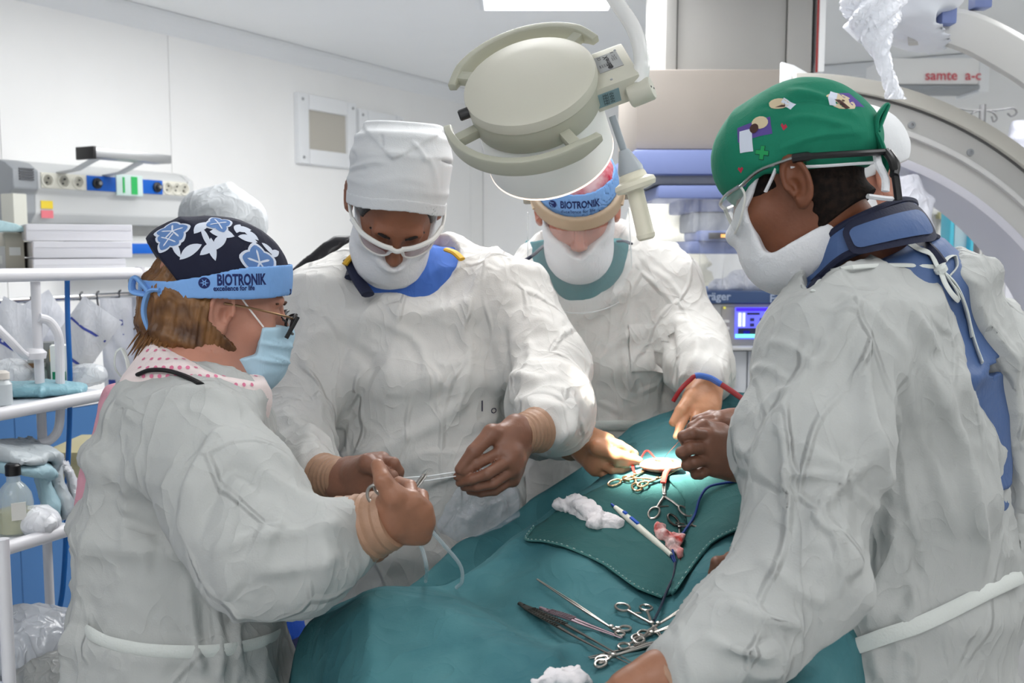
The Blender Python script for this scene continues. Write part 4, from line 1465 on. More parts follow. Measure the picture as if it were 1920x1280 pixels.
    hand(t, P(672, 1018, 1.43), P(640, 1020, 1.46),
         [[P(700, 1020, 1.40), P(716, 1026, 1.395), P(720, 1034, 1.40), P(716, 1040, 1.41)],
          [P(694, 1028, 1.395), P(708, 1036, 1.39), P(710, 1042, 1.395), P(704, 1046, 1.405)],
          [P(684, 1034, 1.40), P(694, 1042, 1.395), P(694, 1048, 1.40), P(688, 1050, 1.41)],
          [P(672, 1036, 1.41), P(680, 1044, 1.405), P(679, 1049, 1.41), P(673, 1050, 1.415)]],
         [P(690, 1000, 1.41), P(710, 1004, 1.40), P(724, 1014, 1.40)], GLOVE, cell=0.003)
    return t
# ------------------------------------------------------------------ the surgeon on the near side at the right, seen from behind
def px_of(p):
    q = p - CAM.astype(F32)
    d = q @ _F.astype(F32)
    d = np.maximum(d, 0.05)
    return 960 + FPX * q[:, 0] / d, 640 - FPX * (q @ _U.astype(F32)) / d, d


def build_near():
    t = thing('person', 'person in green printed cap and blue collar, white gown open down the back', 'person', P(1720, 1280, 1.52) * np.array((1, 1, 0)))
    h = Head(P(1500, 350, 1.432), (-0.89, 0.45), math.radians(24), math.radians(0), 0.96)
    u = unit((0.66, 0.75, 0)); v = unit((-0.75, 0.66, 0))
    chest = P(1640, 540, 1.50)
    body(h, t, SKIN_N, chest, P(1560, 640, 1.33), P(1800, 600, 1.68), 0.0028)
    hsd = h.loc
    # cropped hair at the nape
    def hair(q):
        d = smin(face_base(q), rc(q, (0, -0.028, -0.04), (0, -0.05, -0.09), 0.056, 0.058), 0.02) - 0.0018
        front = q[:, 1] + 0.019 + 0.12 * np.maximum(q[:, 2], 0) * 0 - 0.12 * np.clip(-q[:, 2] - 0.0, 0, 0.06) + 0.003 * np.sin(q[:, 2] * 300)
        low = -(q[:, 2] + 0.058 + 0.30 * (q[:, 1] + 0.07))
        return smax(smax(d, np.maximum(front, low), 0.003), q[:, 2] - 0.06, 0.004)
    HD = mat('hair_cropped', (34, 24, 19), 0.85, rgb2=(14, 10, 9), vscale=120, bump=0.0010, bscale=240, spec=0.2)
    h.mesh('hair', hair, 0.0026, HD, t)
    def burn(q):
        d = face_base(q) - 0.002
        return smax(d, np.maximum(np.abs(q[:, 1] - 0.040) - 0.022, np.abs(q[:, 2] - 0.022) - 0.018), 0.003)
    h.mesh('sideburn', burn, 0.003, HD, t, it=1)
    # cap
    GR = mat('cap_green', (14, 120, 92), 0.85, var=0.06, vscale=9, crumple=0.0012, cscale=12, bump=0.0003, bscale=500)
    def capf(q):
        d = ell(q, (0, -0.014, 0.062), (0.090, 0.116, 0.092))
        d = smin(d, ell(q, (0, 0.040, 0.060), (0.074, 0.066, 0.072)), 0.03)
        d = smin(d, ell(q, (0, -0.100, 0.030), (0.050, 0.032, 0.035)), 0.04)
        z = q[:, 2]
        y = q[:, 1]
        zl = np.interp(y, [-0.13, -0.10, -0.02, 0.03, 0.06, 0.12], [-0.022, -0.016, 0.014, 0.032, 0.022, 0.006])
        return smax(d, zl - z, 0.003)
    st = [([h.w(-0.05, -0.115, 0.03), h.w(-0.075, -0.06, 0.075), h.w(-0.08, -0.02, 0.085)], 0.006, 0.005),
          ([h.w(-0.045, -0.12, 0.025), h.w(-0.08, -0.06, 0.045), h.w(-0.09, 0.0, 0.05)], 0.005, 0.004),
          ([h.w(-0.03, -0.12, 0.045), h.w(-0.05, -0.08, 0.10), h.w(-0.05, -0.04, 0.13)], 0.006, 0.005),
          ([h.w(-0.07, 0.0, 0.12), h.w(-0.06, -0.07, 0.10), h.w(-0.04, -0.11, 0.06)], 0.004, -0.004)]
    cap = h.mesh('surgical_cap', capf, 0.003, GR, t, disp=cloth_disp(h.R[1], 9.0, 0.0025, 0.002, 0.0005, st), r=0.19)
    kn = h.w(-0.030, -0.128, 0.020)
    G().tube(spline([kn, kn + np.array((0.000, 0, 0.018)), kn + np.array((0.010, 0.004, 0.034)), kn + np.array((0.016, 0.004, 0.038)), kn + np.array((0.012, 0.004, 0.026)), kn + np.array((0.002, 0, 0.002))], 6), 0.0085, n=8, flat=0.4).build('cap_bow', GR, t)
    G().tube(spline([kn, kn + np.array((0.006, 0, -0.012)), kn + np.array((0.016, 0.002, -0.038)), kn + np.array((0.014, 0.006, -0.056))], 6), 0.010, n=8, flat=0.4).build('cap_tail', GR, t)
    # printed figures: bed, pillow, plain round faces, bears, hearts, crosses
    bc = bvh_of(cap)
    side = -h.R[0]; upv = h.R[2]
    cols = {'white': mat('print_white', (205, 212, 226), 0.85), 'purple': mat('print_purple', (88, 72, 142), 0.85), 'beige': mat('print_beige', (206, 190, 158), 0.85),
            'brown': mat('print_brown', (70, 44, 40), 0.85), 'red': mat('print_red', (176, 46, 70), 0.85), 'green': mat('print_green', (30, 146, 84), 0.85), 'dark': mat('print_dark', (14, 70, 56), 0.85)}
    def pr(px, py, polys, col, off=0.0007, nrm=None):
        k = 1.36 / FPX
        V2, F2 = fill2d([[(x * k, -y * k) for x, y in q] for q in polys], 0.005)
        n = side + upv * (0.35 if py > 260 else 1.1) if nrm is None else nrm
        project(V2, F2, P(px, py, 1.36), n, (0, 0, 1), bc, cols[col], 'cap_print', cap, off)
    rect = lambda x0, y0, x1, y1, a=0.0: [(x * math.cos(a) - y * math.sin(a), x * math.sin(a) + y * math.cos(a)) for x, y in ((x0, y0), (x1, y0), (x1, y1), (x0, y1))]
    disc = lambda r, cx=0, cy=0, s=1.0: [(cx + r * math.cos(a), cy + s * r * math.sin(a)) for a in np.linspace(0, 2 * math.pi, 14, endpoint=False)]
    pr(1400, 212, [rect(-38, -14, 30, 16, -0.35)], 'purple')
    pr(1376, 224, [rect(-14, -18, 12, 20, -0.25)], 'white', 0.0013)
    pr(1410, 205, [disc(17, 0, 0, 0.7)], 'beige', 0.0014)
    pr(1396, 211, [disc(9)], 'brown', 0.0019)
    pr(1452, 180, [disc(20, 0, 0, 0.6)], 'beige')
    pr(1476, 193, [rect(-14, -7, 14, 8, 0.35)], 'white')
    pr(1463, 190, [[(-12, 6), (0, -8), (8, 4)]], 'brown', 0.0013)
    pr(1590, 214, [disc(19)], 'beige')
    pr(1576, 208, [rect(-6, -16, 4, 16, -0.3)], 'white', 0.0014)
    pr(1600, 230, [rect(-12, -4, 8, 5, 0.4)], 'brown', 0.0014)
    pr(1588, 214, [disc(2.2, 4, -4), disc(2.2, 8, 5)], 'brown', 0.0019)
    pr(1604, 201, [rect(-16, -9, 14, 9, 0.45)], 'purple')
    pr(1386, 345, [rect(-14, -14, 14, 14, -0.2)], 'purple')
    pr(1388, 348, [disc(7)], 'brown', 0.0014)
    pr(1376, 330, [rect(-5, -6, 4, 6, -0.3)], 'purple')
    pr(1394, 330, [rect(-5, -6, 4, 6, 0.2)], 'purple')
    for cx, cy, s in ((1425, 282, 1.0), (1510, 318, 0.8)):
        pr(cx, cy, [rect(-4.6 * s, -13 * s, 4.6 * s, 13 * s, 0.12)], 'dark')
        pr(cx, cy, [rect(-13 * s, -4.6 * s, 13 * s, 4.6 * s, 0.12)], 'dark', 0.0009)
        pr(cx, cy, [rect(-3.6 * s, -12 * s, 3.6 * s, 12 * s, 0.12)], 'green', 0.0014)
        pr(cx, cy, [rect(-12 * s, -3.6 * s, 12 * s, 3.6 * s, 0.12)], 'green', 0.0016)
    for cx, cy in ((1478, 253), (1370, 300)):
        pr(cx, cy, [[(-6, -2), (-3, -5), (0, -2), (3, -5), (6, -2), (0, 5)]], 'red')
    # mask with strap
    def cut(q):
        y, z = q[:, 1], q[:, 2]
        fr_ = 0.074 - 1.1 * np.maximum(z + 0.004, 0) - y
        lw_ = z - (-0.081 + 0.125 * (0.06 - y))
        a = smin(fr_, lw_, 0.02)
        return np.maximum(np.maximum(a, z - (0.031 - 0.60 * (y - 0.043))), -0.040 - y)
    mk = mask_obj(h, t, cut, m=GAUZE, off=0.007, disp=cloth_disp(h.R[1], 4.4, 0.003, 0.002, 0.0008), extra=lambda q: ell(q, (0, 0.050, -0.085), (0.052, 0.058, 0.050)))
    G().tube(spline([h.w(-0.079, 0.035, 0.004), h.w(-0.082, 0.018, 0.018), h.w(-0.083, 0.008, 0.028)], 5), 0.004, n=6, flat=0.5).build('mask_tape', GAUZE, t)
    G().tube(spline([h.w(-0.084, -0.012, 0.020), h.w(-0.084, -0.05, 0.003), h.w(-0.062, -0.092, -0.012), h.w(-0.036, -0.116, -0.020)], 6), 0.0036, n=6, flat=0.6).build('mask_tape', GAUZE, t)
    G().tube(spline([h.w(-0.036, -0.118, -0.010), h.w(-0.044, -0.116, -0.024), h.w(-0.034, -0.116, -0.044), h.w(-0.042, -0.110, -0.062)], 6), 0.0055, n=6, flat=0.5).build('mask_tape', GAUZE, t)
    G().tube(spline([h.w(-0.062, -0.088, -0.060), h.w(-0.050, -0.104, -0.070), h.w(-0.036, -0.112, -0.074)], 6), 0.006, n=6, flat=0.6).build('mask_tape', GAUZE, t)
    # safety glasses: clear shell, silver arm, black sleeve and cord
    gl = thing_part('glasses', t, None)
    SIL = mat('silver_frame', (176, 178, 178), 0.25, 0.85)
    CLR = mat('clear_lens', (225, 232, 232), 0.06, alpha=0.30, spec=0.7)
    for s in (-1, 1):
        W = [h.w(s * a, b, c) for a, b, c in ((0.006, 0.116, 0.018), (0.040, 0.110, 0.022), (0.068, 0.090, 0.026), (0.082, 0.064, 0.028), (0.081, 0.064, 0.010), (0.070, 0.086, -0.018), (0.046, 0.105, -0.028), (0.018, 0.112, -0.022), (0.006, 0.116, 0.004))]
        mesh_obj('lens', [np.mean(W, 0) + h.R[1] * 0.012] + W, [(0, 1 + i, 1 + (i + 1) % 9) for i in range(9)], CLR, gl)
        G().tube(spline(W[3:] + W[:1], 4), 0.0018, n=6).build('lens_rim', mat('rim_white', (214, 214, 208), 0.3), gl)
        G().tube(spline(W[:4], 5), 0.0028, n=6).build('lens_rim', SIL, gl)
        G().tube(spline([h.w(s * 0.082, 0.064, 0.026), h.w(s * 0.091, 0.03, 0.034), h.w(s * 0.094, -0.012, 0.030), h.w(s * 0.094, -0.025, 0.028)], 6), 0.0042, n=8, flat=0.5).build('temple', SIL, gl)
        G().tube(spline([h.w(s * 0.094, -0.020, 0.0285), h.w(s * 0.0935, -0.040, 0.022), h.w(s * 0.090, -0.070, 0.010), h.w(s * 0.07, -0.105, -0.003), h.w(s * 0.034, -0.130, -0.010)], 6), [0.0065] * 7 + [0.0045] * 18, n=8).build('temple_sleeve', BLACK, gl)
    G().tube(spline([h.w(-0.034, -0.130, -0.008), h.w(-0.036, -0.133, -0.026), h.w(-0.030, -0.128, -0.05), h.w(-0.03, -0.120, -0.08)], 6), 0.0055, n=8).build('cord', BLACK, gl)
    G().tube(spline([h.w(-0.026, -0.132, -0.010), h.w(-0.024, -0.135, -0.030), h.w(-0.036, -0.128, -0.046)], 6), 0.0062, n=8).build('cord_knot', BLACK, gl)

    sc = lambda px, py, d, a, b: (P(px, py, d), a, b)
    ST = [sc(1655, 515, 1.505, 0.110, 0.070), sc(1680, 575, 1.505, 0.185, 0.100), sc(1712, 700, 1.51, 0.195, 0.125), sc(1722, 900, 1.52, 0.190, 0.128),
          sc(1682, 1100, 1.52, 0.200, 0.142), sc(1648, 1300, 1.53, 0.225, 0.168), (P(1648, 1300, 1.53) * np.array((1, 1, 0)) + np.array((0, 0, 0.26)), 0.25, 0.20)]
    LA = [P(1552, 655, 1.325), P(1522, 840, 1.255), P(1500, 1080, 1.205), P(1400, 1185, 1.17), P(1296, 1255, 1.135)]
    LR = [0.082, 0.088, 0.076, 0.064, 0.053]
    RA = [P(1852, 668, 1.67), P(1760, 850, 1.74), P(1640, 1010, 1.68), P(1440, 1080, 1.50)]
    RR = [0.085, 0.08, 0.07, 0.045]

    def torso(p):
        d = loft(p, ST, u, v, 0.05, 2.2)
        d = smin(d, rc(p, P(1610, 510, 1.46), LA[0], 0.062, 0.075), 0.05)
        d = smin(d, rc(p, P(1700, 552, 1.55), RA[0], 0.062, 0.075), 0.05)
        return d

    def apron(p):
        d = torso(p) + 0.006
        d = smin(d, rc(p, P(1640, 540, 1.50), P(1612, 470, 1.485), 0.13, 0.098), 0.03)
        d = smax(d, (p - P(1640, 478, 1.49).astype(F32)) @ unit((-0.30, 0.0, 0.95)).astype(F32), 0.006)
        return d
    lo, hi = bounds([P(1500, 430, 1.5), P(1950, 700, 1.5), (0.7, 1.2, 0.9), (0.9, 1.8, 0.9), P(1500, 500, 1.8), P(1480, 600, 1.25)], 0.03)
    ap = sdf_obj('lead_apron', apron, lo, hi, 0.006, LEAD, t, disp=cloth_disp((0, 0, 1), 14.0, 0.003, 0.002, 0.0))
    # thyroid collar: a stand-up band round the neck, with a closing flap
    TOP = [P(*q) for q in ((1512, 492, 1.43), (1538, 462, 1.395), (1575, 428, 1.37), (1630, 400, 1.362), (1690, 378, 1.40), (1712, 388, 1.47), (1670, 412, 1.56), (1585, 450, 1.54))]
    BOT = [P(*q) for q in ((1517, 552, 1.42), (1545, 514, 1.385), (1590, 478, 1.357), (1655, 458, 1.350), (1728, 443, 1.39), (1752, 452, 1.48), (1700, 480, 1.58), (1605, 520, 1.55))]
    def closed(pts, n=10):
        q = spline(pts + pts[:3], n)
        return q[n:n + n * len(pts)]            # one full turn, starting at the second point
    RT = closed(TOP); RB = closed(BOT)
    nr = len(RT)
    cen = np.mean(RT + RB, 0)
    def col_pt(tt, ss, off=0.0):
        i0 = int(math.floor(tt)) % nr; f_ = tt - math.floor(tt)
        a_ = RT[i0] * (1 - f_) + RT[(i0 + 1) % nr] * f_
        b_ = RB[i0] * (1 - f_) + RB[(i0 + 1) % nr] * f_
        p_ = b_ * (1 - ss) + a_ * ss
        e_ = p_ - cen; e_[2] = 0
        return p_ + unit(e_) * (off + 0.004 * math.sin(ss * math.pi))
    V = [col_pt(i, k / 6) for k in range(7) for i in range(nr)]
    Fc = [(k * nr + i, k * nr + (i + 1) % nr, (k + 1) * nr + (i + 1) % nr, (k + 1) * nr + i) for k in range(6) for i in range(nr)]
    cl = mesh_obj('thyroid_collar', V, Fc, LEAD, t)
    md = cl.modifiers.new('thickness', 'SOLIDIFY'); md.thickness = 0.008; md.offset = 0
    for R_ in (RT, RB):
        G().tube(R_, 0.0085, n=8, closed=True, flat=0.7).build('collar_binding', NAVY, cl)
    def rr2(w, hh, r):
        out = []
        for cx, cy, a0 in ((w - r, hh - r, 0), (-w + r, hh - r, 90), (-w + r, -hh + r, 180), (w - r, -hh + r, 270)):
            for k in range(5):
                a = math.radians(a0 + k * 22.5)
                out.append((cx + r * math.cos(a), cy + r * math.sin(a)))
        return out
    for (w_f, h_f, r_f, m_f, o_f, n_f) in ((0.059, 0.034, 0.019, NAVY, 0.010, 'collar_flap'), (0.049, 0.021, 0.011, LEAD, 0.0125, 'flap_face')):
        V2, F2 = fill2d([rr2(w_f, h_f, r_f)], 0.006)
        mesh_obj(n_f, [col_pt(22.5 + x * 190, 0.42 + y / 0.060, o_f) for x, y in V2], F2, m_f, cl)
    # navy edge of the apron across the shoulder
    bva = bvh_of(ap)
    ed = []
    for px, py in ((1516, 560), (1530, 535), (1556, 508), (1600, 486), (1660, 470), (1715, 455), (1742, 470), (1765, 498)):
        r_ = ray(px, py)
        hit = bva.ray_cast(Vector(CAM), Vector(r_), 2.2)
        if hit[0] is not None:
            ed.append(np.array(hit[0]))
    if len(ed) > 2:
        G().tube(spline(ed, 5), 0.010, n=8, flat=0.6).build('apron_binding', NAVY, ap)

    LX = ([480, 500, 570, 640, 700, 800, 900, 1000, 1064], [1752, 1760, 1786, 1812, 1828, 1856, 1876, 1893, 1908])
    RX = ([480, 520, 550, 620, 720, 800, 850, 900, 1000, 1064], [1752, 1772, 1793, 1838, 1878, 1900, 1906, 1914, 1916, 1910])

    zc_ = np.array([s_[0][2] for s_ in ST][::-1]); uc_ = np.array([float(np.dot(s_[0], u)) for s_ in ST][::-1])
    ur_ = ([480, 520, 550, 620, 720, 800, 900, 1064], [-0.04, -0.025, -0.012, 0.004, 0.030, 0.050, 0.062, 0.050])

    def gown(p):
        d = torso(p) - 0.013
        la = arm(p, LA, LR, 0.03); ra = arm(p, RA, RR, 0.03)
        d = smin(d, la, 0.045)
        d = smin(d, ra, 0.025)
        # neck opening
        d = smax(d, -rc(p, P(1565, 390, 1.46), P(1645, 440, 1.48), 0.13, 0.112), 0.005)
        px, py, dd = px_of(p)
        hem = np.interp(px, [1490, 1512, 1550, 1600, 1640, 1700, 1760, 1790, 1802], [250, 548, 513, 502, 498, 498, 502, 542, 250])
        d = smax(d, np.where(dd < 1.62, (hem - py) / FPX * dd, -1.0), 0.003)
        gap = (np.interp(py, *LX) - px) / FPX * dd
        gap = np.maximum(gap, p @ u.astype(F32) - np.interp(p[:, 2], zc_, uc_) - np.interp(py, *ur_))
        gap = np.maximum(gap, (p @ v.astype(F32)) - np.interp(p[:, 2], zc_, np.array([float(np.dot(s_[0], v)) for s_ in ST][::-1])) + 0.03)
        gap = np.maximum(gap, np.maximum(500 - py, py - 1064) / FPX * dd)
        return smax(d, -gap, 0.003)
    strokes = [([P(1600, 560, 1.32), P(1560, 640, 1.25), P(1480, 760, 1.19), P(1450, 840, 1.18)], 0.011, 0.009),
               ([P(1640, 580, 1.34), P(1610, 700, 1.26), P(1640, 850, 1.28), P(1690, 960, 1.33)], 0.011, 0.010),
               ([P(1690, 600, 1.36), P(1700, 740, 1.33), P(1760, 900, 1.34), P(1800, 1030, 1.36)], 0.011, 0.009),
               ([P(1740, 600, 1.38), P(1780, 760, 1.36), P(1830, 940, 1.38), P(1840, 1080, 1.4)], 0.010, 0.010),
               ([P(1660, 900, 1.30), P(1650, 970, 1.28), P(1600, 1120, 1.26)], 0.014, -0.006),
               ([P(1655, 800, 1.28), P(1600, 880, 1.20), P(1520, 890, 1.16), P(1430, 880, 1.17)], 0.010, 0.008),
               ([P(1650, 860, 1.28), P(1580, 900, 1.20), P(1530, 960, 1.15), P(1520, 1040, 1.14)], 0.011, 0.010),
               ([P(1470, 760, 1.18), P(1470, 900, 1.165), P(1480, 1020, 1.14)], 0.009, 0.008),
               ([P(1420, 1040, 1.16), P(1500, 1110, 1.12), P(1560, 1130, 1.15)], 0.010, 0.008),
               ([P(1360, 1130, 1.12), P(1430, 1160, 1.10), P(1520, 1170, 1.14)], 0.010, 0.008),
               ([P(1310, 1190, 1.10), P(1390, 1220, 1.09), P(1470, 1215, 1.12)], 0.009, 0.008),
               ([P(1690, 960, 1.33), P(1650, 1080, 1.33), P(1620, 1180, 1.35)], 0.012, 0.010),
               ([P(1730, 1000, 1.34), P(1690, 1120, 1.35), P(1670, 1190, 1.36)], 0.012, -0.012),
               ([P(1700, 1200, 1.36), P(1710, 1240, 1.35), P(1700, 1280, 1.35)], 0.010, 0.010),
               ([P(1640, 1200, 1.36), P(1640, 1240, 1.36), P(1650, 1280, 1.36)], 0.010, 0.010),
               ([(1600, 640), (1622, 760), (1640, 840), (1655, 890)], 0.008, 0.009), ([(1655, 690), (1688, 830), (1702, 940), (1740, 1090)], 0.008, 0.009),
               ([(1700, 650), (1765, 760), (1800, 880), (1832, 1080)], 0.008, 0.008), ([(1780, 780), (1806, 900), (1842, 1085)], 0.007, 0.008),
               ([(1488, 848), (1545, 865), (1605, 884)], 0.006, 0.006), ([(1478, 890), (1530, 886), (1580, 890)], 0.005, 0.005), ([(1500, 828), (1550, 856), (1592, 880)], 0.005, 0.006),
               ([(1540, 945), (1562, 915), (1592, 890)], 0.006, 0.006), ([(1648, 955), (1642, 1000), (1620, 1060), (1596, 1110)], 0.010, -0.006),
               ([(1472, 800), (1478, 900), (1484, 1000)], 0.005, 0.006), ([(1510, 960), (1540, 990), (1562, 1012)], 0.006, 0.006), ([(1420, 1158), (1465, 1168), (1512, 1186)], 0.005, 0.006),
               ([(1340, 1212), (1400, 1222), (1452, 1240)], 0.006, 0.006), ([(1582, 895), (1615, 930), (1645, 960)], 0.008, 0.008), ([(1690, 1010), (1704, 1090), (1712, 1160)], 0.009, 0.010),
               ([(1400, 700), (1440, 690), (1490, 720)], 0.006, 0.005), ([(1440, 640), (1500, 660), (1540, 720)], 0.007, 0.006), ([(1420, 780), (1450, 740), (1490, 730)], 0.006, 0.006),
               ([(1570, 560), (1640, 600), (1700, 680)], 0.008, 0.006), ([(1660, 560), (1720, 620), (1760, 700)], 0.007, 0.006)]
    lo, hi = bounds([P(1380, 500, 1.6), P(1980, 560, 1.6), P(1300, 1260, 1.13), P(1500, 900, 1.08), (0.6, 1.6, 0.27), P(1700, 900, 1.95), P(1900, 900, 1.75)], 0.07)
    hi[0] += 0.04; lo[0] -= 0.02; lo[1] -= 0.06; hi[1] += 0.03
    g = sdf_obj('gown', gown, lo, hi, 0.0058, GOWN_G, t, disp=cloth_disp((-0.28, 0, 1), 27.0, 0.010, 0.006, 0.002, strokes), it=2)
    bg = bvh_of(g)
    def on(px, py, lift=0.004):
        r_ = ray(px, py)
        hits = [b_.ray_cast(Vector(CAM), Vector(r_), 2.5) for b_ in (bg, bva)]
        hits = [q for q in hits if q[0] is not None]
        hit = min(hits, key=lambda q: q[3]) if hits else (None,)
        return np.array(hit[0]) - r_ * lift if hit[0] is not None else P(px, py, 1.42)
    tie(t, [on(x, y) for x, y in ((1545, 1216), (1600, 1212), (1660, 1192), (1720, 1172), (1780, 1145), (1850, 1110), (1915, 1080))], 0.011, 'waist_tie')
    # raw hem at the neck and the ties
    tie(t, [on(x, y, 0.002) for x, y in ((1524, 545), (1548, 512), (1580, 503), (1640, 498), (1700, 497), (1752, 500))], 0.0032, 'neck_hem', n=3)
    for pl, w_t, lf in ((((1706, 455), (1722, 466), (1745, 476), (1758, 500), (1772, 516)), 0.0062, 0.007),
                        (((1762, 502), (1772, 530), (1786, 552), (1798, 562), (1790, 540), (1768, 508)), 0.0042, 0.012),
                        (((1762, 502), (1776, 484), (1790, 480), (1794, 500), (1780, 518)), 0.0038, 0.010),
                        (((1762, 502), (1792, 532), (1810, 572), (1820, 612), (1828, 642), (1842, 680)), 0.0050, 0.008),
                        (((1772, 516), (1800, 552), (1815, 597), (1822, 632)), 0.0038, 0.010)):
        tie(t, [on(x, y, lf) for x, y in pl], w_t)
    G().lathe([(0.004, -0.006), (0.009, -0.003), (0.009, 0.003), (0.004, 0.006)], on(1764, 505, 0.012), unit((0.5, 0.2, -0.8)), n=12).build('tie_knot', TIE, t)
    # gloves
    hand(t, P(1236, 1280, 1.12), P(1292, 1250, 1.135),
         [[P(1165, 1283, 1.10), P(1130, 1300, 1.09), P(1112, 1318, 1.09), P(1100, 1335, 1.10)],
          [P(1166, 1300, 1.09), P(1128, 1318, 1.08), P(1108, 1336, 1.08), P(1098, 1352, 1.09)],
          [P(1172, 1322, 1.09), P(1138, 1340, 1.08), P(1118, 1356, 1.08), P(1106, 1368, 1.09)],
          [P(1182, 1342, 1.10), P(1154, 1358, 1.09), P(1138, 1370, 1.09), P(1128, 1380, 1.10)]],
         [P(1200, 1268, 1.13), P(1170, 1274, 1.14), P(1146, 1290, 1.15)], GLOVE, cuff_r=(0.031, 0.035))
    hand(t, P(1402, 1080, 1.47), P(1440, 1082, 1.51),
         [[P(1372, 1050, 1.445), P(1344, 1054, 1.43), P(1338, 1076, 1.435), P(1344, 1096, 1.445)],
          [P(1376, 1056, 1.46), P(1352, 1064, 1.45), P(1348, 1084, 1.455), P(1354, 1098, 1.465)],
          [P(1380, 1064, 1.475), P(1360, 1074, 1.47), P(1356, 1090, 1.475), P(1362, 1100, 1.485)],
          [P(1386, 1072, 1.49), P(1370, 1082, 1.485), P(1366, 1094, 1.49), P(1372, 1102, 1.495)]],
         [P(1384, 1102, 1.445), P(1362, 1104, 1.435), P(1342, 1108, 1.435)], GLOVE_D)
    legs(t, P(1690, 1280, 1.5) * np.array((1, 1, 0)), P(1770, 1280, 1.62) * np.array((1, 1, 0)), P(1690, 1050, 1.5), P(1770, 1050, 1.62), SCRUB_B, None)
    shoes(t, [P(1690, 1280, 1.5) * np.array((1, 1, 0)), P(1770, 1280, 1.62) * np.array((1, 1, 0))], v, WHITEP)
    return t


# ------------------------------------------------------------------ the assistant hidden behind the near surgeon
def build_hidden():
    t = thing('person', 'person in white cap hidden behind the green cap, both brown gloves over the wound', 'person', P(1660, 1280, 2.05) * np.array((1, 1, 0)))
    h = Head(P(1600, 345, 1.98), (-0.95, -0.3), math.radians(22))
    chest = P(1665, 500, 2.05)
    body(h, t, SKIN_F, chest, P(1600, 570, 1.92), P(1660, 560, 2.25), 0.005)
    def cap(q):
        d = ell(q, (0, -0.018, 0.052), (0.092, 0.116, 0.100))
        return smax(d, -(q[:, 2] - 0.012), 0.003)
    h.mesh('surgical_cap', cap, 0.005, CAPW, t, disp=cloth_disp(h.R[1], 5.0, 0.004, 0.003, 0.0006))
    mask_obj(h, t, lambda q: np.maximum(q[:, 2] + 0.022, 0.01 - q[:, 1]), cell=0.005)
    u = unit((0.3, 0.95, 0)); v = unit((-0.95, 0.3, 0))
    ST = [(P(1655, 480, 2.07), 0.11, 0.075), (P(1655, 540, 2.07), 0.19, 0.11), (P(1655, 700, 2.07), 0.19, 0.13), (P(1640, 950, 2.07), 0.19, 0.14), (P(1640, 1250, 2.07) * np.array((1, 1, 0)) + np.array((0, 0, 0.28)), 0.23, 0.19)]
    LA = [P(1590, 560, 1.90), P(1540, 740, 1.80), P(1500, 830, 1.72), P(1420, 855, 1.64)]
    RA = [P(1640, 560, 2.27), P(1580, 720, 2.15), P(1520, 790, 1.95), P(1430, 810, 1.73)]
    def gown(p):
        d = loft(p, ST, u, v, 0.05, 2.2)
        d = smin(d, rc(p, P(1640, 500, 2.05), LA[0], 0.06, 0.075), 0.05)
        d = smin(d, rc(p, P(1650, 500, 2.1), RA[0], 0.06, 0.075), 0.05)
        d = smin(d, arm(p, LA, [0.082, 0.078, 0.066, 0.044], 0.03), 0.02)
        d = smin(d, arm(p, RA, [0.082, 0.078, 0.066, 0.044], 0.03), 0.02)
        return smax(d, -rc(p, P(1610, 400, 2.02), P(1640, 470, 2.06), 0.09, 0.085), 0.006)
    lo, hi = bounds([P(1400, 470, 2.1), P(1760, 560, 2.35), P(1420, 870, 1.6), P(1500, 830, 1.6), (0.5, 2, 0.27), P(1640, 700, 1.8)], 0.08)
    sdf_obj('gown', gown, lo, hi, 0.009, GOWN, t, disp=cloth_disp((0, 0, 1), 33.0, 0.008, 0.005, 0.0015), it=2)
    hand(t, P(1375, 856, 1.60), P(1412, 858, 1.63),
         [[P(1330, 818, 1.565), P(1298, 812, 1.545), P(1281, 818, 1.548), P(1286, 832, 1.560)],
          [P(1326, 838, 1.560), P(1294, 840, 1.540), P(1278, 848, 1.545), P(1287, 858, 1.560)],
          [P(1330, 858, 1.565), P(1302, 866, 1.550), P(1288, 872, 1.555), P(1298, 878, 1.570)],
          [P(1338, 876, 1.575), P(1316, 886, 1.565), P(1304, 889, 1.570), P(1314, 892, 1.585)]],
         [P(1350, 812, 1.59), P(1320, 800, 1.575), P(1296, 812, 1.57)], GLOVE_D, r=1.13)
    hand(t, P(1400, 805, 1.70), P(1436, 808, 1.74),
         [[P(1350, 786, 1.665), P(1316, 790, 1.650), P(1298, 800, 1.650), P(1290, 812, 1.655)],
          [P(1352, 796, 1.655), P(1320, 800, 1.635), P(1302, 808, 1.64), P(1296, 818, 1.65)],
          [P(1356, 806, 1.66), P(1328, 812, 1.645), P(1312, 818, 1.65), P(1306, 824, 1.66)],
          [P(1362, 816, 1.67), P(1338, 822, 1.66), P(1326, 826, 1.665), P(1320, 830, 1.672)]],
         [P(1366, 788, 1.69), P(1334, 782, 1.68), P(1306, 788, 1.67)], GLOVE_D, r=1.1)
    legs(t, P(1620, 1280, 2.05) * np.array((1, 1, 0)), P(1660, 1280, 2.18) * np.array((1, 1, 0)), P(1620, 1050, 2.03), P(1650, 1050, 2.16), SCRUB_B, None)
    shoes(t, [P(1620, 1280, 2.05) * np.array((1, 1, 0)), P(1660, 1280, 2.18) * np.array((1, 1, 0))], v, WHITEP)
    return t


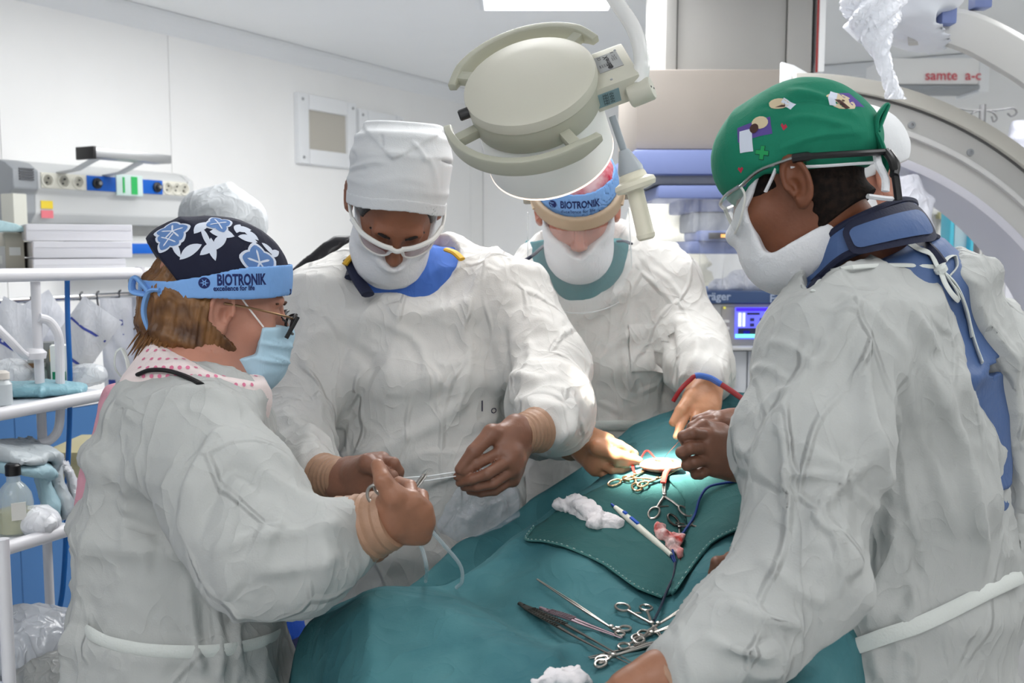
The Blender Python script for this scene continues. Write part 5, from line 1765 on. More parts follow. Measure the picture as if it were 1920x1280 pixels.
# ------------------------------------------------------------------ the person behind the nurse
def build_behind():
    t = thing('person', 'person in pale bouffant cap and blue apron standing behind the nurse in the floral cap', 'person', P(420, 1280, 2.75) * np.array((1, 1, 0)))
    h = Head(P(424, 452, 2.70), (0.8, -0.6), math.radians(12))
    chest = P(420, 545, 2.78)
    body(h, t, SKIN_F, chest, P(350, 600, 2.8), P(510, 600, 2.8), 0.006)
    def cap(q):
        d = ell(q, (0, -0.02, 0.056), (0.098, 0.120, 0.092))
        return smax(d, -(q[:, 2] - 0.02), 0.003)
    h.mesh('bouffant_cap', cap, 0.006, mat('bouffant_grey', (176, 180, 183), 0.8, crumple=0.005, cscale=14), t, disp=cloth_disp((0.3, 0, 1), 8.0, 0.008, 0.006, 0.001))
    u = unit((0.6, 0.8, 0)); u = np.array((1.0, 0.1, 0)); v = np.array((0, 1.0, 0))
    ST = [(P(420, 530, 2.8), 0.12, 0.08), (P(420, 590, 2.8), 0.18, 0.11), (P(430, 720, 2.8), 0.185, 0.13), (P(440, 950, 2.8), 0.19, 0.14), (P(440, 1100, 2.8) * np.array((1, 1, 0)) + np.array((0, 0, 0.4)), 0.21, 0.17)]
    def gown(p):
        d = loft(p, ST, u, v, 0.05, 2.3)
        for sx, q in ((-1, 335), (1, 515)):
            d = smin(d, arm(p, [P(q, 590, 2.8), P(q + sx * 12, 760, 2.76), P(q - sx * 20, 900, 2.66)], [0.075, 0.065, 0.05], 0.02), 0.02)
        return smax(d, -rc(p, P(424, 440, 2.76), P(421, 510, 2.74), 0.08, 0.075), 0.006)
    lo, hi = bounds([P(290, 500, 2.8), P(570, 560, 2.8), P(440, 800, 3.05), P(440, 800, 2.5), (-0.6, 2.8, 0.38)], 0.06)
    sdf_obj('apron', gown, lo, hi, 0.011, mat('apron_royal', (16, 70, 168), 0.75, var=0.1, vscale=6, crumple=0.003, cscale=8), t, disp=cloth_disp((0, 0, 1), 41.0, 0.008, 0.005, 0.001))
    legs(t, P(380, 1280, 2.8) * np.array((1, 1, 0)), P(480, 1280, 2.8) * np.array((1, 1, 0)), P(385, 950, 2.8), P(475, 950, 2.8), SCRUB_B, None)
    shoes(t, [P(380, 1280, 2.8) * np.array((1, 1, 0)), P(480, 1280, 2.8) * np.array((1, 1, 0))], (0.5, -0.8), WHITEP)
    return t
# ================================================================== THE ROOM
WALLM = mat('wall_white', (241, 241, 240), 0.45, var=0.03, vscale=2.5)
CEILM = mat('ceiling_white', (246, 247, 247), 0.6, var=0.03, vscale=1.5)
FLOORM = mat('floor_vinyl', (222, 223, 223), 0.35, var=0.08, vscale=6)
BLUEW = mat('wall_blue', (66, 112, 164), 0.5, var=0.08, vscale=3)
TRIM = mat('trim_white', (232, 234, 236), 0.4)
ALU = mat('aluminium', (170, 172, 174), 0.35, 0.8)
LGREY = mat('light_grey_case', (204, 206, 206), 0.45)
MGREY = mat('mid_grey_case', (152, 156, 160), 0.5)
CREAM = mat('cream_case', (220, 218, 206), 0.45)
UZ = np.array((0, 0, 1.0))


def struct(o, label=None):
    o['kind'] = 'structure'
    if label:
        o['label'] = label
    return o


def build_room():
    fl = struct(G().span((-4.2, -1.6, -0.1), (4.4, 8.0, 0.0)).build('floor', FLOORM, smooth=False))
    ce = struct(G().span((-4.2, -1.6, CEIL), (4.4, 8.0, CEIL + 0.1)).build('ceiling', CEILM, smooth=False))
    EM = mat('lamp_cover', (250, 252, 255), 0.5, emit=2.5)
    for (lx, ly), sx, sy, pw in LIGHTS:  # covers for the visible fixture and for the added fill panels
        fr = G().span((lx - sx / 2 - 0.02, ly - sy / 2 - 0.02, CEIL - 0.014), (lx + sx / 2 + 0.02, ly + sy / 2 + 0.02, CEIL - 0.001)).build('ceiling_and_fill_panel', TRIM, ce, bevel=0.004)
        G().span((lx - sx / 2, ly - sy / 2, CEIL - 0.018), (lx + sx / 2, ly + sy / 2, CEIL - 0.0145)).build('light_cover', EM, fr, smooth=False)
    # left wall of coated panels, joints recessed
    wl = link(bpy.data.objects.new('wall_left', None)); struct(wl)
    wl.location = tuple(W0 * 0 + WC * np.array((1, 1, 0)))
    s_end = -0.39
    ax = np.stack([WT, WN, UZ])
    joints = [s_end]
    for px in (882, 325, 8):
        joints.append(float(np.dot(WL(px, 400) - W0, WT)))
    while joints[-1] > -9.0:
        joints.append(joints[-1] - 1.2)
    G().box(W0 + WT * (s_end - 4.5) + UZ * CEIL / 2 - WN * 0.07, (4.6, 0.04, CEIL / 2), ax).build('wall_core', mat('joint_grey', (176, 184, 190), 0.7), wl, smooth=False)
    ZB = 0.97
    for a, b in zip(joints[:-1], joints[1:]):
        c = W0 + WT * (a + b) / 2
        hw = abs(a - b) / 2 - 0.0015
        G().box(c - WN * 0.015 + UZ * (ZB + (CEIL - ZB) / 2), (hw, 0.015, (CEIL - ZB) / 2 - 0.002), ax).build('wall_panel', WALLM, wl, smooth=False)
        o = G().box(c - WN * 0.015 + UZ * (ZB / 2), (hw, 0.015, ZB / 2 - 0.002), ax).build('lower_panel', BLUEW, wl, smooth=False)
        o['label'] = 'blue lower wall panel'
    tr = G()
    prof = [(0, 0), (0.055, 0), (0.055, -0.02), (0.03, -0.05), (0.012, -0.075), (0, -0.085)]
    tr.prism(prof, W0 + WT * (-9.0) + UZ * (CEIL - 0.002), WN, UZ, WT, 8.6)
    struct(tr.build('trim_1', TRIM, smooth=False))
    bl = link(bpy.data.objects.new('wall_back', None)); struct(bl)
    bl.location = tuple(WC)
    axb = np.stack([BT, BN, UZ])
    for k in range(6):
        a = 0.0 + k * 1.1
        G().box(WC + BT * (a + 0.55) - BN * 0.03 + UZ * CEIL / 2, (0.5485, 0.03, CEIL / 2), axb).build('wall_panel', WALLM, bl, smooth=False)
    G().box(WC + BT * 3.3 - BN * 0.09 + UZ * CEIL / 2, (3.4, 0.03, CEIL / 2), axb).build('wall_core', WALLM, bl, smooth=False)
    struct(G().span((4.3, -1.6, 0), (4.4, 8, CEIL)).build('wall_right', WALLM, smooth=False))
    struct(G().span((-4.2, -1.6, 0), (4.4, -1.5, CEIL)).build('wall_front', WALLM, smooth=False))
    struct(G().box(WC + BT * 3.3 + UZ * (CEIL - 0.04) + BN * 0.02, (3.3, 0.02, 0.035), axb).build('trim_2', TRIM, smooth=False))


# ------------------------------------------------------------------ things on and along the left wall
def wall_box(px0, py0, px1, py1, off0, off1):
    """box on the left wall from pixel corners (top-left, bottom-right at the left edge)"""
    a = WL(px0, py0, off1); b = WL(px1, py0, off1); c = WL(px0, py1, off1)
    s0 = np.dot(a - W0, WT); s1 = np.dot(b - W0, WT)
    z0 = c[2]; z1 = a[2]
    cc = W0 + WT * (s0 + s1) / 2 + WN * (off0 + off1) / 2 + UZ * ((z0 + z1) / 2)
    return cc, (abs(s1 - s0) / 2, abs(off1 - off0) / 2, abs(z1 - z0) / 2)


AXL = np.stack([WT, WN, UZ])


def build_background():
    R3, U3 = WT, UZ
    # two vent grilles
    FAB = mat('vent_mesh', (186, 182, 172), 0.8, bump=0.001, bscale=220)
    for i, (x0, y0, x1, y1) in enumerate(((560, 172, 668, 305), (674, 203, 758, 322))):
        c, hf = wall_box(x0, y0, x1, y1, 0.0, 0.035)
        lab = ('white-framed vent grille on the white wall beside the tall white cap', 'second white-framed vent grille, half hidden by the tall white cap')[i]
        t = thing('vent_grille', lab, 'vent', c - UZ * hf[2], 'vent grilles on the white wall')
        w = 0.075
        for sx in (-1, 1):
            G().box(c + WT * sx * (hf[0] - w / 2), (w / 2, hf[1], hf[2]), AXL).build('frame_side', TRIM, t, bevel=0.006)
            G().box(c + UZ * sx * (hf[2] - w / 2), (hf[0] - w - 0.001, hf[1], w / 2), AXL).build('frame_rail', TRIM, t, bevel=0.006)
        G().box(c - WN * 0.008, (hf[0] - w, 0.008, hf[2] - w), AXL).build('mesh_panel', FAB, t, smooth=False)
        for sx in (-1, 1):
            for sz in (-1, 1):
                G().lathe([(0.008, 0), (0.007, 0.003), (0.0, 0.004)], c + WT * sx * (hf[0] - 0.03) + UZ * sz * (hf[2] - 0.03) + WN * hf[1], WN, n=10).build('screw', ALU, t)

    # medical supply panel: upper and lower unit
    def supply(px0, px1, ptop, pbot, label, sockets, blue, off=0.14):
        a = WL(px0, ptop, off); b = WL(px1, ptop, off); zb = WL(px0, pbot, off)[2]
        s0 = np.dot(a - W0, WT); s1 = np.dot(b - W0, WT); z1 = a[2]
        t = thing('supply_panel', label, 'supply panel', W0 + WT * (s0 + s1) / 2 + UZ * zb)
        H = z1 - zb
        prof = [(0, 0), (off - 0.03, 0), (off, H * 0.16), (off, H * 0.46), (off + 0.022, H * 0.54), (off + 0.022, H * 0.83), (off * 0.86, H * 0.95), (off * 0.5, H), (0, H)]
        o = W0 + WT * s0 + UZ * zb
        G().prism(prof, o, WN, UZ, WT, s1 - s0).build('housing', LGREY, t, bevel=0.006)
        G().prism([(p[0] * 1.04, p[1]) for p in prof], o - WT * 0.10, WN, UZ, WT, 0.098).build('end_cap', MGREY, t, bevel=0.006)
        G().prism([(p[0] * 1.02, p[1]) for p in prof], o + WT * (s1 - s0 + 0.001), WN, UZ, WT, 0.03).build('end_cap', LGREY, t, bevel=0.006)
        fz = zb + H * 0.685; fo = off + 0.023
        L = s1 - s0
        G().box(W0 + WT * (s0 + L / 2) + WN * (fo + 0.001) + UZ * fz, (L / 2 - 0.01, 0.003, H * 0.125), AXL).build('socket_strip', CREAM, t, bevel=0.002)
        if blue:
            b0, b1 = blue
            G().box(W0 + WT * (s0 + L * (b0 + b1) / 2) + WN * (fo + 0.005) + UZ * fz, (L * (b1 - b0) / 2, 0.003, H * 0.125), AXL).build('blue_strip', mat('strip_blue', (0, 92, 190), 0.5), t, bevel=0.002)
        for k in sockets:
            c = W0 + WT * (s0 + L * k) + WN * (fo + 0.004) + UZ * fz
            s = G().lathe([(0.026, 0), (0.026, 0.004), (0.020, 0.004), (0.019, -0.0)], c, WN, n=20).build('socket', CREAM, t)
            for e in (-1, 1):
                G().lathe([(0.0035, 0), (0.0035, 0.0025)], c + WN * 0.0002 + UZ * e * 0.008 + WT * e * 0.004, WN, n=8).build('socket_hole', BLACK, s)
        return t, s0, s1, zb, z1, fo, fz
    t, s0, s1, zb, z1, fo, fz = supply(62, 343, 300, 418, 'grey wall supply panel with sockets and a blue strip', (0.05, 0.145, 0.235, 0.84, 0.905, 0.965), (0.285, 0.80))
    L = s1 - s0; H_ = z1 - zb
    for k in (0.345, 0.755):
        c = W0 + WT * (s0 + L * k) + WN * (fo + 0.008) + UZ * fz
        g_ = G().lathe([(0.020, 0), (0.020, 0.008), (0.012, 0.010), (0.012, 0.02), (0.006, 0.022)], c, WN, n=18).build('gas_outlet', mat('outlet_dark', (40, 42, 46), 0.4), t)
        G().lathe([(0.007, 0.0), (0.007, 0.002)], c + WN * 0.022, WN, n=12).build('outlet_pin', ALU, g_)
    c = W0 + WT * (s0 + L * 0.56) + WN * (fo + 0.009) + UZ * fz
    d = G().box(c, (0.062, 0.004, 0.040), AXL).build('display', mat('display_white', (206, 226, 222), 0.3), t, bevel=0.002)
    G().box(c + WN * 0.005 + WT * 0.02, (0.014, 0.002, 0.034), AXL).build('display_bar', mat('display_green', (40, 160, 84), 0.4, emit=0.3), d, smooth=False)
    G().box(c + WN * 0.005 - WT * 0.03, (0.004, 0.002, 0.03), AXL).build('display_bar', mat('display_green', (40, 160, 84), 0.4, emit=0.3), d, smooth=False)
    for k in range(5):
        G().box(W0 + WT * (s0 - 0.05) + WN * (0.171) + UZ * (z1 - 0.035 - 0.009 * k), (0.028, 0.002, 0.003), AXL).build('vent_slot', mat('slot_grey', (96, 98, 102), 0.6), t, smooth=False)
    for dz, cc in ((0.0, (236, 208, 60)), (-0.034, (226, 120, 130))):
        G().box(W0 + WT * (s0 + 0.045) + WN * 0.143 + UZ * (zb + H_ * 0.30 + dz), (0.024, 0.001, 0.014), AXL).build('warning_label', mat('label_%d' % cc[2], cc, 0.6), t, smooth=False)
    supply(205, 420, 441, 520, 'lower white supply panel with a blue strip behind the floral cap', (0.5,), (0.0, 0.9))
    # reading lamp on two brackets above the panel
    a = WL(163, 287, 0.36); b = WL(306, 299, 0.36)
    t = thing('reading_lamp', 'slim silver strip lamp on two brackets above the wall panel', 'lamp', (a + b) / 2 - UZ * 0.03)
    bd = (b - a); bd[2] = 0; bd = unit(bd)
    mid = (a + b) / 2
    G().box(mid, (np.linalg.norm(b - a) / 2, 0.045, 0.016), np.stack([bd, np.cross(UZ, bd), UZ])).build('lamp_bar', ALU, t, bevel=0.004)
    G().box(a - bd * 0.004, (0.006, 0.047, 0.022), np.stack([bd, np.cross(UZ, bd), UZ])).build('end_cap', BLACK, t, bevel=0.002)
    for k in (0.12, 0.70):
        p0 = a + (b - a) * k
        p1 = p0 - WN * 0.22 - UZ * 0.06
        G().tube([p0 - UZ * 0.014, (p0 + p1) / 2 - UZ * 0.02, p1], 0.02, n=8, flat=0.25).build('bracket', LGREY, t)

    # paper boxes stacked in front of the panel
    d0 = 2.9
    KB = mat('box_white', (222, 222, 226), 0.7, var=0.02); KS = mat('box_grey_side', (186, 180, 176), 0.7)
    fr = unit((0.86, 0.51, 0)); sd = unit((0.51, -0.86, 0))   # long face looks at the camera
    labs = ('white carton with a grey end, topmost of the stack behind the shelf rail', 'white carton with a grey end, in the middle of the stack behind the shelf rail', 'white carton with a grey end, lowest of the stack behind the shelf rail')
    zt = P(130, 515, d0)[2]
    cab = P(70, 700, d0 + 0.12); zc = P(130, 506, d0)[2]
    counter = thing('side_table', 'white side table carrying the stacked cartons behind the shelf rail', 'table', cab * np.array((1, 1, 0)))
    axc = np.stack([fr, -sd, UZ])
    G().box(np.array((cab[0], cab[1], zc - 0.0125)), (0.36, 0.20, 0.0115), axc).build('table_top', LGREY, counter, bevel=0.004)
    for sx in (-1, 1):
        for sy in (-1, 1):
            q = np.array((cab[0], cab[1], 0)) + fr * sx * 0.33 + sd * sy * 0.17
            G().tube([q, q + UZ * (zc - 0.024)], 0.014, n=12).build('leg', LGREY, counter)
    for i, (xl, xm, xr, yt, yb) in enumerate(((40, 90, 212, 420, 452), (48, 100, 214, 452, 484), (42, 98, 204, 484, 506))):
        tl = P(xm, yt, d0); br = P(xr, yb, d0); 
        w = np.linalg.norm(br[:2] - tl[:2]) / 0.66; hh = tl[2] - br[2]
        c = (tl + br) / 2
        t = thing('carton', labs[i], 'box', np.array((c[0], c[1], br[2])), 'cartons stacked behind the shelf')
        axx = np.stack([fr, sd, UZ])
        c2 = c - sd * 0.14
        G().box(c2, (w / 2, 0.14, hh / 2 - 0.001), axx).build('carton_body', KB, t, bevel=0.003)
        G().box(c2 - fr * (w / 2 + 0.001), (0.0012, 0.137, hh / 2 - 0.004), axx).build('end_flap', KS, t, smooth=False)
        G().box(c2 + UZ * (hh / 2 - 0.010) + sd * 0.1405, (w / 2 - 0.003, 0.0008, 0.008), axx).build('lid_edge', KB, t, smooth=False)
    # folders at the far left with a turquoise sheet pack on top
    for i, (x0, x1, y0, y1, c_, lab) in enumerate(((-30, 11, 462, 512, (206, 206, 206), 'pale grey file box at the end of the cabinet top'), (12, 44, 436, 506, (188, 182, 168), 'beige file box standing beside the stacked cartons'))):
        a = P(x0, y0, d0 + 0.02 * i); b = P(x1, y1, d0 + 0.02 * i)
        c = (a + b) / 2 - sd * 0.12
        t = thing('file_box', lab, 'box', np.array((c[0], c[1], b[2])))
        G().box(c, (abs(b[0] - a[0]) / 2, 0.12, abs(a[2] - b[2]) / 2), np.stack([fr, sd, UZ])).build('box_body', mat('file_%d' % i, c_, 0.7), t, bevel=0.003)
        G().box(c + sd * 0.122, (abs(b[0] - a[0]) / 2 * 0.6, 0.001, 0.012), np.stack([fr, sd, UZ])).build('spine_label', WHITEP, t, smooth=False)
    TQ = mat('pack_turquoise', (176, 206, 212), 0.6, crumple=0.002, cscale=20)
    zs = P(30, 434, 2.9)[2]
    t = G().prism([(-0.12, 0), (0.012, 0), (0.022, 0.006), (-0.01, 0.022), (-0.1, 0.044)], P(38, 434, 2.86), fr, UZ, -sd, 0.16).build('sterile_pack', TQ, bevel=0.004)
    tag(t, 'turquoise folded pack lying on the file boxes', 'pack')
    # beige duct by the panel
    c, hf = wall_box(24, 362, 50, 470, 0.10, 0.17)
    tag(G().box(c, hf, AXL).build('cable_duct', mat('duct_beige', (206, 206, 196), 0.5), bevel=0.004), 'beige vertical cable duct on the wall beside the supply panel', 'duct')
    # hook rail on the wall
    A = WL(-40, 575, 0.10); B = WL(300, 545, 0.10)
    A = P(-60, 569, 2.55); B = P(300, 549, 3.1)
    t = thing('hook_rail', 'chrome wall rail with open hooks behind the shelf', 'rail', (A + B) / 2)
    CH = mat('chrome', (196, 198, 200), 0.18, 1.0)
    G().tube([A, B], 0.0085, n=12).build('rail_tube', CH, t)
    AB = B - A
    hooks = []
    for k in (0.30, 0.548, 0.638, 0.762, 0.925):
        p = A + AB * k
        pts = [p + UZ * 0.014, p - unit(_F) * 0.014 + UZ * 0.006, p - unit(_F) * 0.010 - UZ * 0.02, p - UZ * 0.045, p - UZ * 0.062 + _X * 0.012, p - UZ * 0.052 + _X * 0.024]
        G().tube(spline(pts, 5), 0.003, n=6).build('hook', mat('hook_dark', (96, 98, 100), 0.3, 0.8), t)
    for k in (0.02, 0.98):
        p = A + AB * k
        G().tube([p, p + unit(_F) * 0.25], 0.007, n=8).build('bracket', CH, t)
    # packs hanging from the hooks
    CLR = mat('film_clear', (224, 228, 236), 0.25, alpha=0.55, crumple=0.004, cscale=20, spec=0.7)
    PAP = mat('pack_paper', (226, 228, 234), 0.75, crumple=0.0015, cscale=20)
    PBLU = mat('pack_print_blue', (70, 84, 170), 0.7)

    def pack(ctr, w, hh, ang, lab, bars=(), text=None, film=True):
        r = np.array((math.cos(ang), 0, math.sin(ang))); uu = np.array((-math.sin(ang), 0, math.cos(ang)))
        r = unit(r + np.array((0, 0.12, 0))); nn = np.cross(r, uu)
        t = thing('sterile_pack', lab, 'pack', ctr - uu * hh / 2)
        V = []; Fc = []
        nx, ny = 10, 14
        for sgn in (1, -1):
            for j in range(ny + 1):
                for i in range(nx + 1):
                    a = i / nx * 2 - 1; b = j / ny * 2 - 1
                    th = 0.012 * (1 - a ** 4) * (1 - b ** 4) * (1 + 0.5 * math.sin(a * 5 + b * 7))
                    V.append(ctr + r * a * w / 2 + uu * b * hh / 2 + nn * sgn * (th + 0.0006))
        m = (nx + 1) * (ny + 1)
        for s_ in (0, 1):
            for j in range(ny):
                for i in range(nx):
                    q = [s_ * m + j * (nx + 1) + i, s_ * m + j * (nx + 1) + i + 1, s_ * m + (j + 1) * (nx + 1) + i + 1, s_ * m + (j + 1) * (nx + 1) + i]
                    Fc.append(tuple(q if s_ == 0 else q[::-1]))
        mesh_obj('pouch', V, Fc, PAP if not film else PAP, t)
        for (x0, y0, x1, y1) in bars:
            pts = [(x0, y0), (x1, y0), (x1, y1), (x0, y1)]
            V2, F2 = fill2d([pts], 0.02)
            Vp = [ctr + r * x + uu * y + nn * (0.012 * (1 - (2 * x / w) ** 4) * (1 - (2 * y / hh) ** 4) * (1 + 0.5 * math.sin(2 * x / w * 5 + 2 * y / hh * 7)) + 0.0016) for x, y in V2]
            if np.dot(nn, _F) > 0:
                Vp = [v - 2 * nn * np.dot(v - ctr - r * np.dot(v - ctr, r) - uu * np.dot(v - ctr, uu), nn) for v in Vp]
            mesh_obj('print_bar', Vp, F2, PBLU, t, smooth=False)
        return t
    pack(P(150, 640, 2.45), 0.11, 0.20, -0.65, 'white sterile pack with blue stripes hanging behind the blue tube', [(-0.05, 0.035, 0.05, 0.041), (-0.05, -0.05, 0.05, -0.043), (-0.02, -0.075, 0.03, -0.070)])
    pack(P(85, 640, 2.6), 0.16, 0.22, 0.55, 'clear wrapped pack hanging behind the white shelf post', [(-0.02, -0.07, 0.06, -0.055), (0.0, 0.02, 0.05, 0.03)])
    pack(P(18, 650, 2.5), 0.13, 0.22, -0.5, 'crumpled white pack hanging at the end of the rail', [(-0.03, 0.0, 0.03, 0.012)])
    pack(P(222, 650, 2.75), 0.085, 0.27, 0.02, 'tall white sterile pouch hanging under the last hooks', [(-0.01, 0.06, 0.0, 0.075), (0.008, 0.06, 0.018, 0.075), (-0.01, 0.03, 0.02, 0.036), (-0.03, -0.11, -0.01, -0.09)])
    pack(P(288, 650, 3.0), 0.11, 0.24, 0.0, 'plain white pouch hanging behind the white shelf upright')
    pack(P(255, 640, 3.1), 0.10, 0.30, 0.0, 'wide plain white pouch hanging between the last two hooks')

    # black padded chair back behind the nurse
    t = thing('chair', 'black padded chair back behind the surgeon in the tall white cap', 'chair', P(580, 1280, 2.42) * np.array((1, 1, 0)))
    BLK = mat('black_leather', (24, 23, 26), 0.3, bump=0.0008, bscale=90)
    def cb(p):
        d = loft(p, [(P(560, 498, 2.42), 0.09, 0.025), (P(578, 520, 2.42), 0.122, 0.036), (P(580, 590, 2.42), 0.130, 0.038), (P(580, 700, 2.42), 0.125, 0.030)], (1, 0, 0), (0, 1, 0), 0.02, 3)
        return d
    lo, hi = bounds([P(480, 490, 2.37), P(680, 720, 2.47)], 0.06)
    sdf_obj('backrest', cb, lo, hi, 0.008, BLK, t)
    bz = P(580, 700, 2.42)
    G().tube([bz, np.array((bz[0], bz[1] + 0.08, 0.5)), np.array((bz[0], bz[1] + 0.08, 0.08))], 0.025, n=10).build('column', BLACK, t)
    G().box(np.array((bz[0], bz[1] + 0.14, 0.5)), (0.17, 0.16, 0.03)).build('seat', BLK, t, bevel=0.02)
    for k in range(5):
        an = k * 2 * math.pi / 5
        G().tube([np.array((bz[0], bz[1] + 0.08, 0.09)), np.array((bz[0] + 0.26 * math.cos(an), bz[1] + 0.08 + 0.26 * math.sin(an), 0.03))], 0.022, n=8).build('leg', BLACK, t)
    build_right_side()


def build_right_side():
    # ceiling column with its seams
    d0 = 3.3
    t = thing('ceiling_column', 'pale grey square column hanging from the ceiling behind the lamp', 'column', P(1395, 150, d0 + 0.3))
    a = P(1247, 136, d0); b = P(1500, 136, d0)
    zb, zt = a[2], CEIL - 0.002
    COLM = mat('column_grey', (156, 156, 154), 0.5, var=0.02)
    yy = a[1]
    def slab(x0, x1, name, off, m=COLM):
        p = P(x0, 100, d0); q = P(x1, 100, d0)
        return G().span((p[0], yy + off, zb), (q[0], yy + 0.5, zt)).build(name, m, t, bevel=0.004)
    slab(1247, 1268, 'corner_post', 0.0)
    slab(1270, 1474, 'front_panel', 0.012)
    slab(1476, 1521, 'corner_post', 0.0)
    slab(1522, 1531, 'shadow_gap', 0.05, mat('gap_black', (18, 14, 14), 0.6))
    slab(1532, 1544, 'bright_edge', -0.01, TRIM)
    p = P(1535, 100, d0)
    G().tube([np.array((p[0] - 0.008, yy - 0.004, zb)), np.array((p[0] - 0.008, yy - 0.004, zt))], 0.004, n=8).build('red_wire', mat('wire_red', (150, 40, 40), 0.5), t)

    # image detector housing: beige box with blue bumper rails
    t = thing('x_ray_detector', 'beige detector housing with blue bumper rails under the grey column', 'x-ray detector', P(1330, 480, 3.0))
    BEI = mat('beige_case', (146, 139, 132), 0.5, var=0.03)
    BLU = mat('bumper_blue', (116, 130, 178), 0.45)
    def hbox(x0, y0, x1, y1, d, depth, name, m, bev=0.01):
        a = P(x0, y0, d); b = P(x1, y1, d)
        return G().span((a[0], a[1] - 0.0, b[2]), (b[0], a[1] + depth, a[2])).build(name, m, t, bevel=bev)
    hbox(1192, 128, 1478, 280, 3.0, 0.5, 'housing', BEI, 0.02)
    hbox(1188, 280, 1484, 327, 2.97, 0.56, 'bumper_rail', BLU, 0.012)
    hbox(1200, 328, 1476, 346, 3.02, 0.45, 'underside', MGREY, 0.006)
    hbox(1238, 346, 1462, 368, 3.05, 0.36, 'neck', BEI, 0.004)
    hbox(1234, 345 + 2, 1470, 372, 2.98, 0.4, 'bumper_rail', BLU, 0.010)
    hbox(1282, 372, 1452, 398, 3.04, 0.3, 'lower_bumper', mat('bumper_blue_dark', (92, 106, 156), 0.5), 0.01)
    hbox(1300, 398, 1450, 436, 3.04, 0.26, 'lower_case', MGREY, 0.01)
    hbox(1310, 432, 1446, 452, 3.0, 0.26, 'lower_bumper', BLU, 0.008)
    hbox(1330, 436, 1384, 448, 2.985, 0.02, 'indicator_window', mat('dark_window', (50, 46, 46), 0.2), 0.002)
    hbox(1352, 439, 1362, 445, 2.982, 0.01, 'indicator_lamp', mat('orange_lamp', (240, 160, 70), 0.4, emit=1.0), 0.001)
    hbox(1370, 439, 1380, 445, 2.982, 0.01, 'indicator_lamp', mat('orange_lamp', (240, 160, 70), 0.4, emit=1.0), 0.001)
    hbox(1292, 452, 1450, 476, 3.02, 0.3, 'lower_bumper', BLU, 0.010)
    # clear plastic cover hanging over its lower half
    FILM = mat('film_cover', (212, 216, 224), 0.25, alpha=0.16, crumple=0.003, cscale=26, spec=0.8)
    V = []; Fc = []
    nu, nv = 60, 26
    rs = np.random.RandomState(3)
    xs = np.linspace(1222, 1500, nu + 1)
    top = np.interp(xs, [1222, 1300, 1400, 1500], [372, 372, 374, 374])
    bot = np.interp(xs, [1222, 1260, 1330, 1400, 1500], [470, 500, 530, 545, 548])
    for j in range(nv + 1):
        for i in range(nu + 1):
            s = j / nv
            x = xs[i] + (1 - s) * 8 * math.sin(i * 0.5) + s * 10 * math.sin(i * 0.7 + 2)
            y = top[i] + (bot[i] - top[i]) * s
            dd = 2.94 - 0.05 * math.sin(s * 3.1) + 0.022 * math.sin(i * 0.9 + s * 5) + 0.014 * math.sin(i * 2.1 - s * 9)
            V.append(P(x, y, dd))
    for j in range(nv):
        for i in range(nu):
            Fc.append((j * (nu + 1) + i, (j + 1) * (nu + 1) + i, (j + 1) * (nu + 1) + i + 1, j * (nu + 1) + i + 1))
    o = mesh_obj('plastic_cover', V, Fc, FILM, t)
    tag(o, 'crumpled clear plastic sheet over the detector')

    # anaesthesia machine
    d1 = 3.25
    t = thing('anaesthesia_machine', 'grey anaesthesia machine with a blue header and a lit screen', 'medical machine', P(1440, 1280, d1 + 0.2) * np.array((1, 1, 0)))
    def mbox(x0, y0, x1, y1, d, depth, name, m, bev=0.008, par=None):
        a = P(x0, y0, d); b = P(x1, y1, d)
        return G().span((a[0], a[1], b[2]), (b[0], a[1] + depth, a[2])).build(name, m, par or t, bevel=bev)
    HDR = mat('header_blue', (74, 98, 140), 0.5)
    MC = mat('machine_case', (196, 196, 194), 0.5)
    MC2 = mat('machine_drawer', (204, 207, 212), 0.5)
    hd = mbox(1318, 546, 1600, 569, d1 - 0.02, 0.42, 'header', HDR)
    r_, u_ = _X, UZ
    for s_, cx, cy, sz in (('Dräger', 1340, 556, 0.036), ('Fabius Tiro', 1490, 560, 0.036)):
        V2, F2 = text2d(s_, sz, 0.0008)
        flat_print(V2, F2, P(cx, cy, d1 - 0.02), r_, u_, mat('lettering_pale', (186, 200, 222), 0.6), 'lettering', hd, off=0.0015)
    mbox(1330, 569, 1600, 651, d1, 0.40, 'upper_case', MC)
    mbox(1352, 574, 1455, 646, d1 - 0.004, 0.05, 'screen_bezel', mat('bezel_grey', (176, 172, 168), 0.5))
    sc = mbox(1379, 576, 1452, 636, d1 - 0.012, 0.03, 'screen', mat('screen_lit', (96, 100, 220), 0.3, emit=0.9), 0.002)
    c = P(1415, 606, d1 - 0.012); k = d1 / FPX
    def patch(x0, y0, x1, y1, col, nm='screen_field', e=0.9):
        V2, F2 = rect2d((x0 - 1415) * k, -(y1 - 606) * k, (x1 - 1415) * k, -(y0 - 606) * k)
        flat_print(V2, F2, c, r_, u_, mat('screen_%d_%d_%d' % col, col, 0.4, emit=e), nm, sc, off=0.001)
    patch(1380, 577, 1451, 583, (60, 30, 240)); patch(1384, 586, 1390, 612, (206, 214, 255)); patch(1392, 586, 1397, 612, (206, 214, 255))
    patch(1400, 586, 1424, 590, (20, 20, 46)); patch(1434, 585, 1446, 594, (220, 226, 255)); patch(1384, 615, 1449, 626, (22, 24, 50)); patch(1379, 626, 1451, 633, (120, 226, 214))
    for x in (1406, 1424, 1440):
        for y in (596, 606):
            patch(x, y, x + 8, y + 6, (26, 28, 70))
    patch(1394, 620, 1406, 626, (40, 30, 250)); patch(1428, 620, 1442, 626, (40, 30, 250))
    for y in (600, 613, 635):
        mbox(1358, y, 1368, y + 5, d1 - 0.008, 0.02, 'button', WHITEP, 0.002)
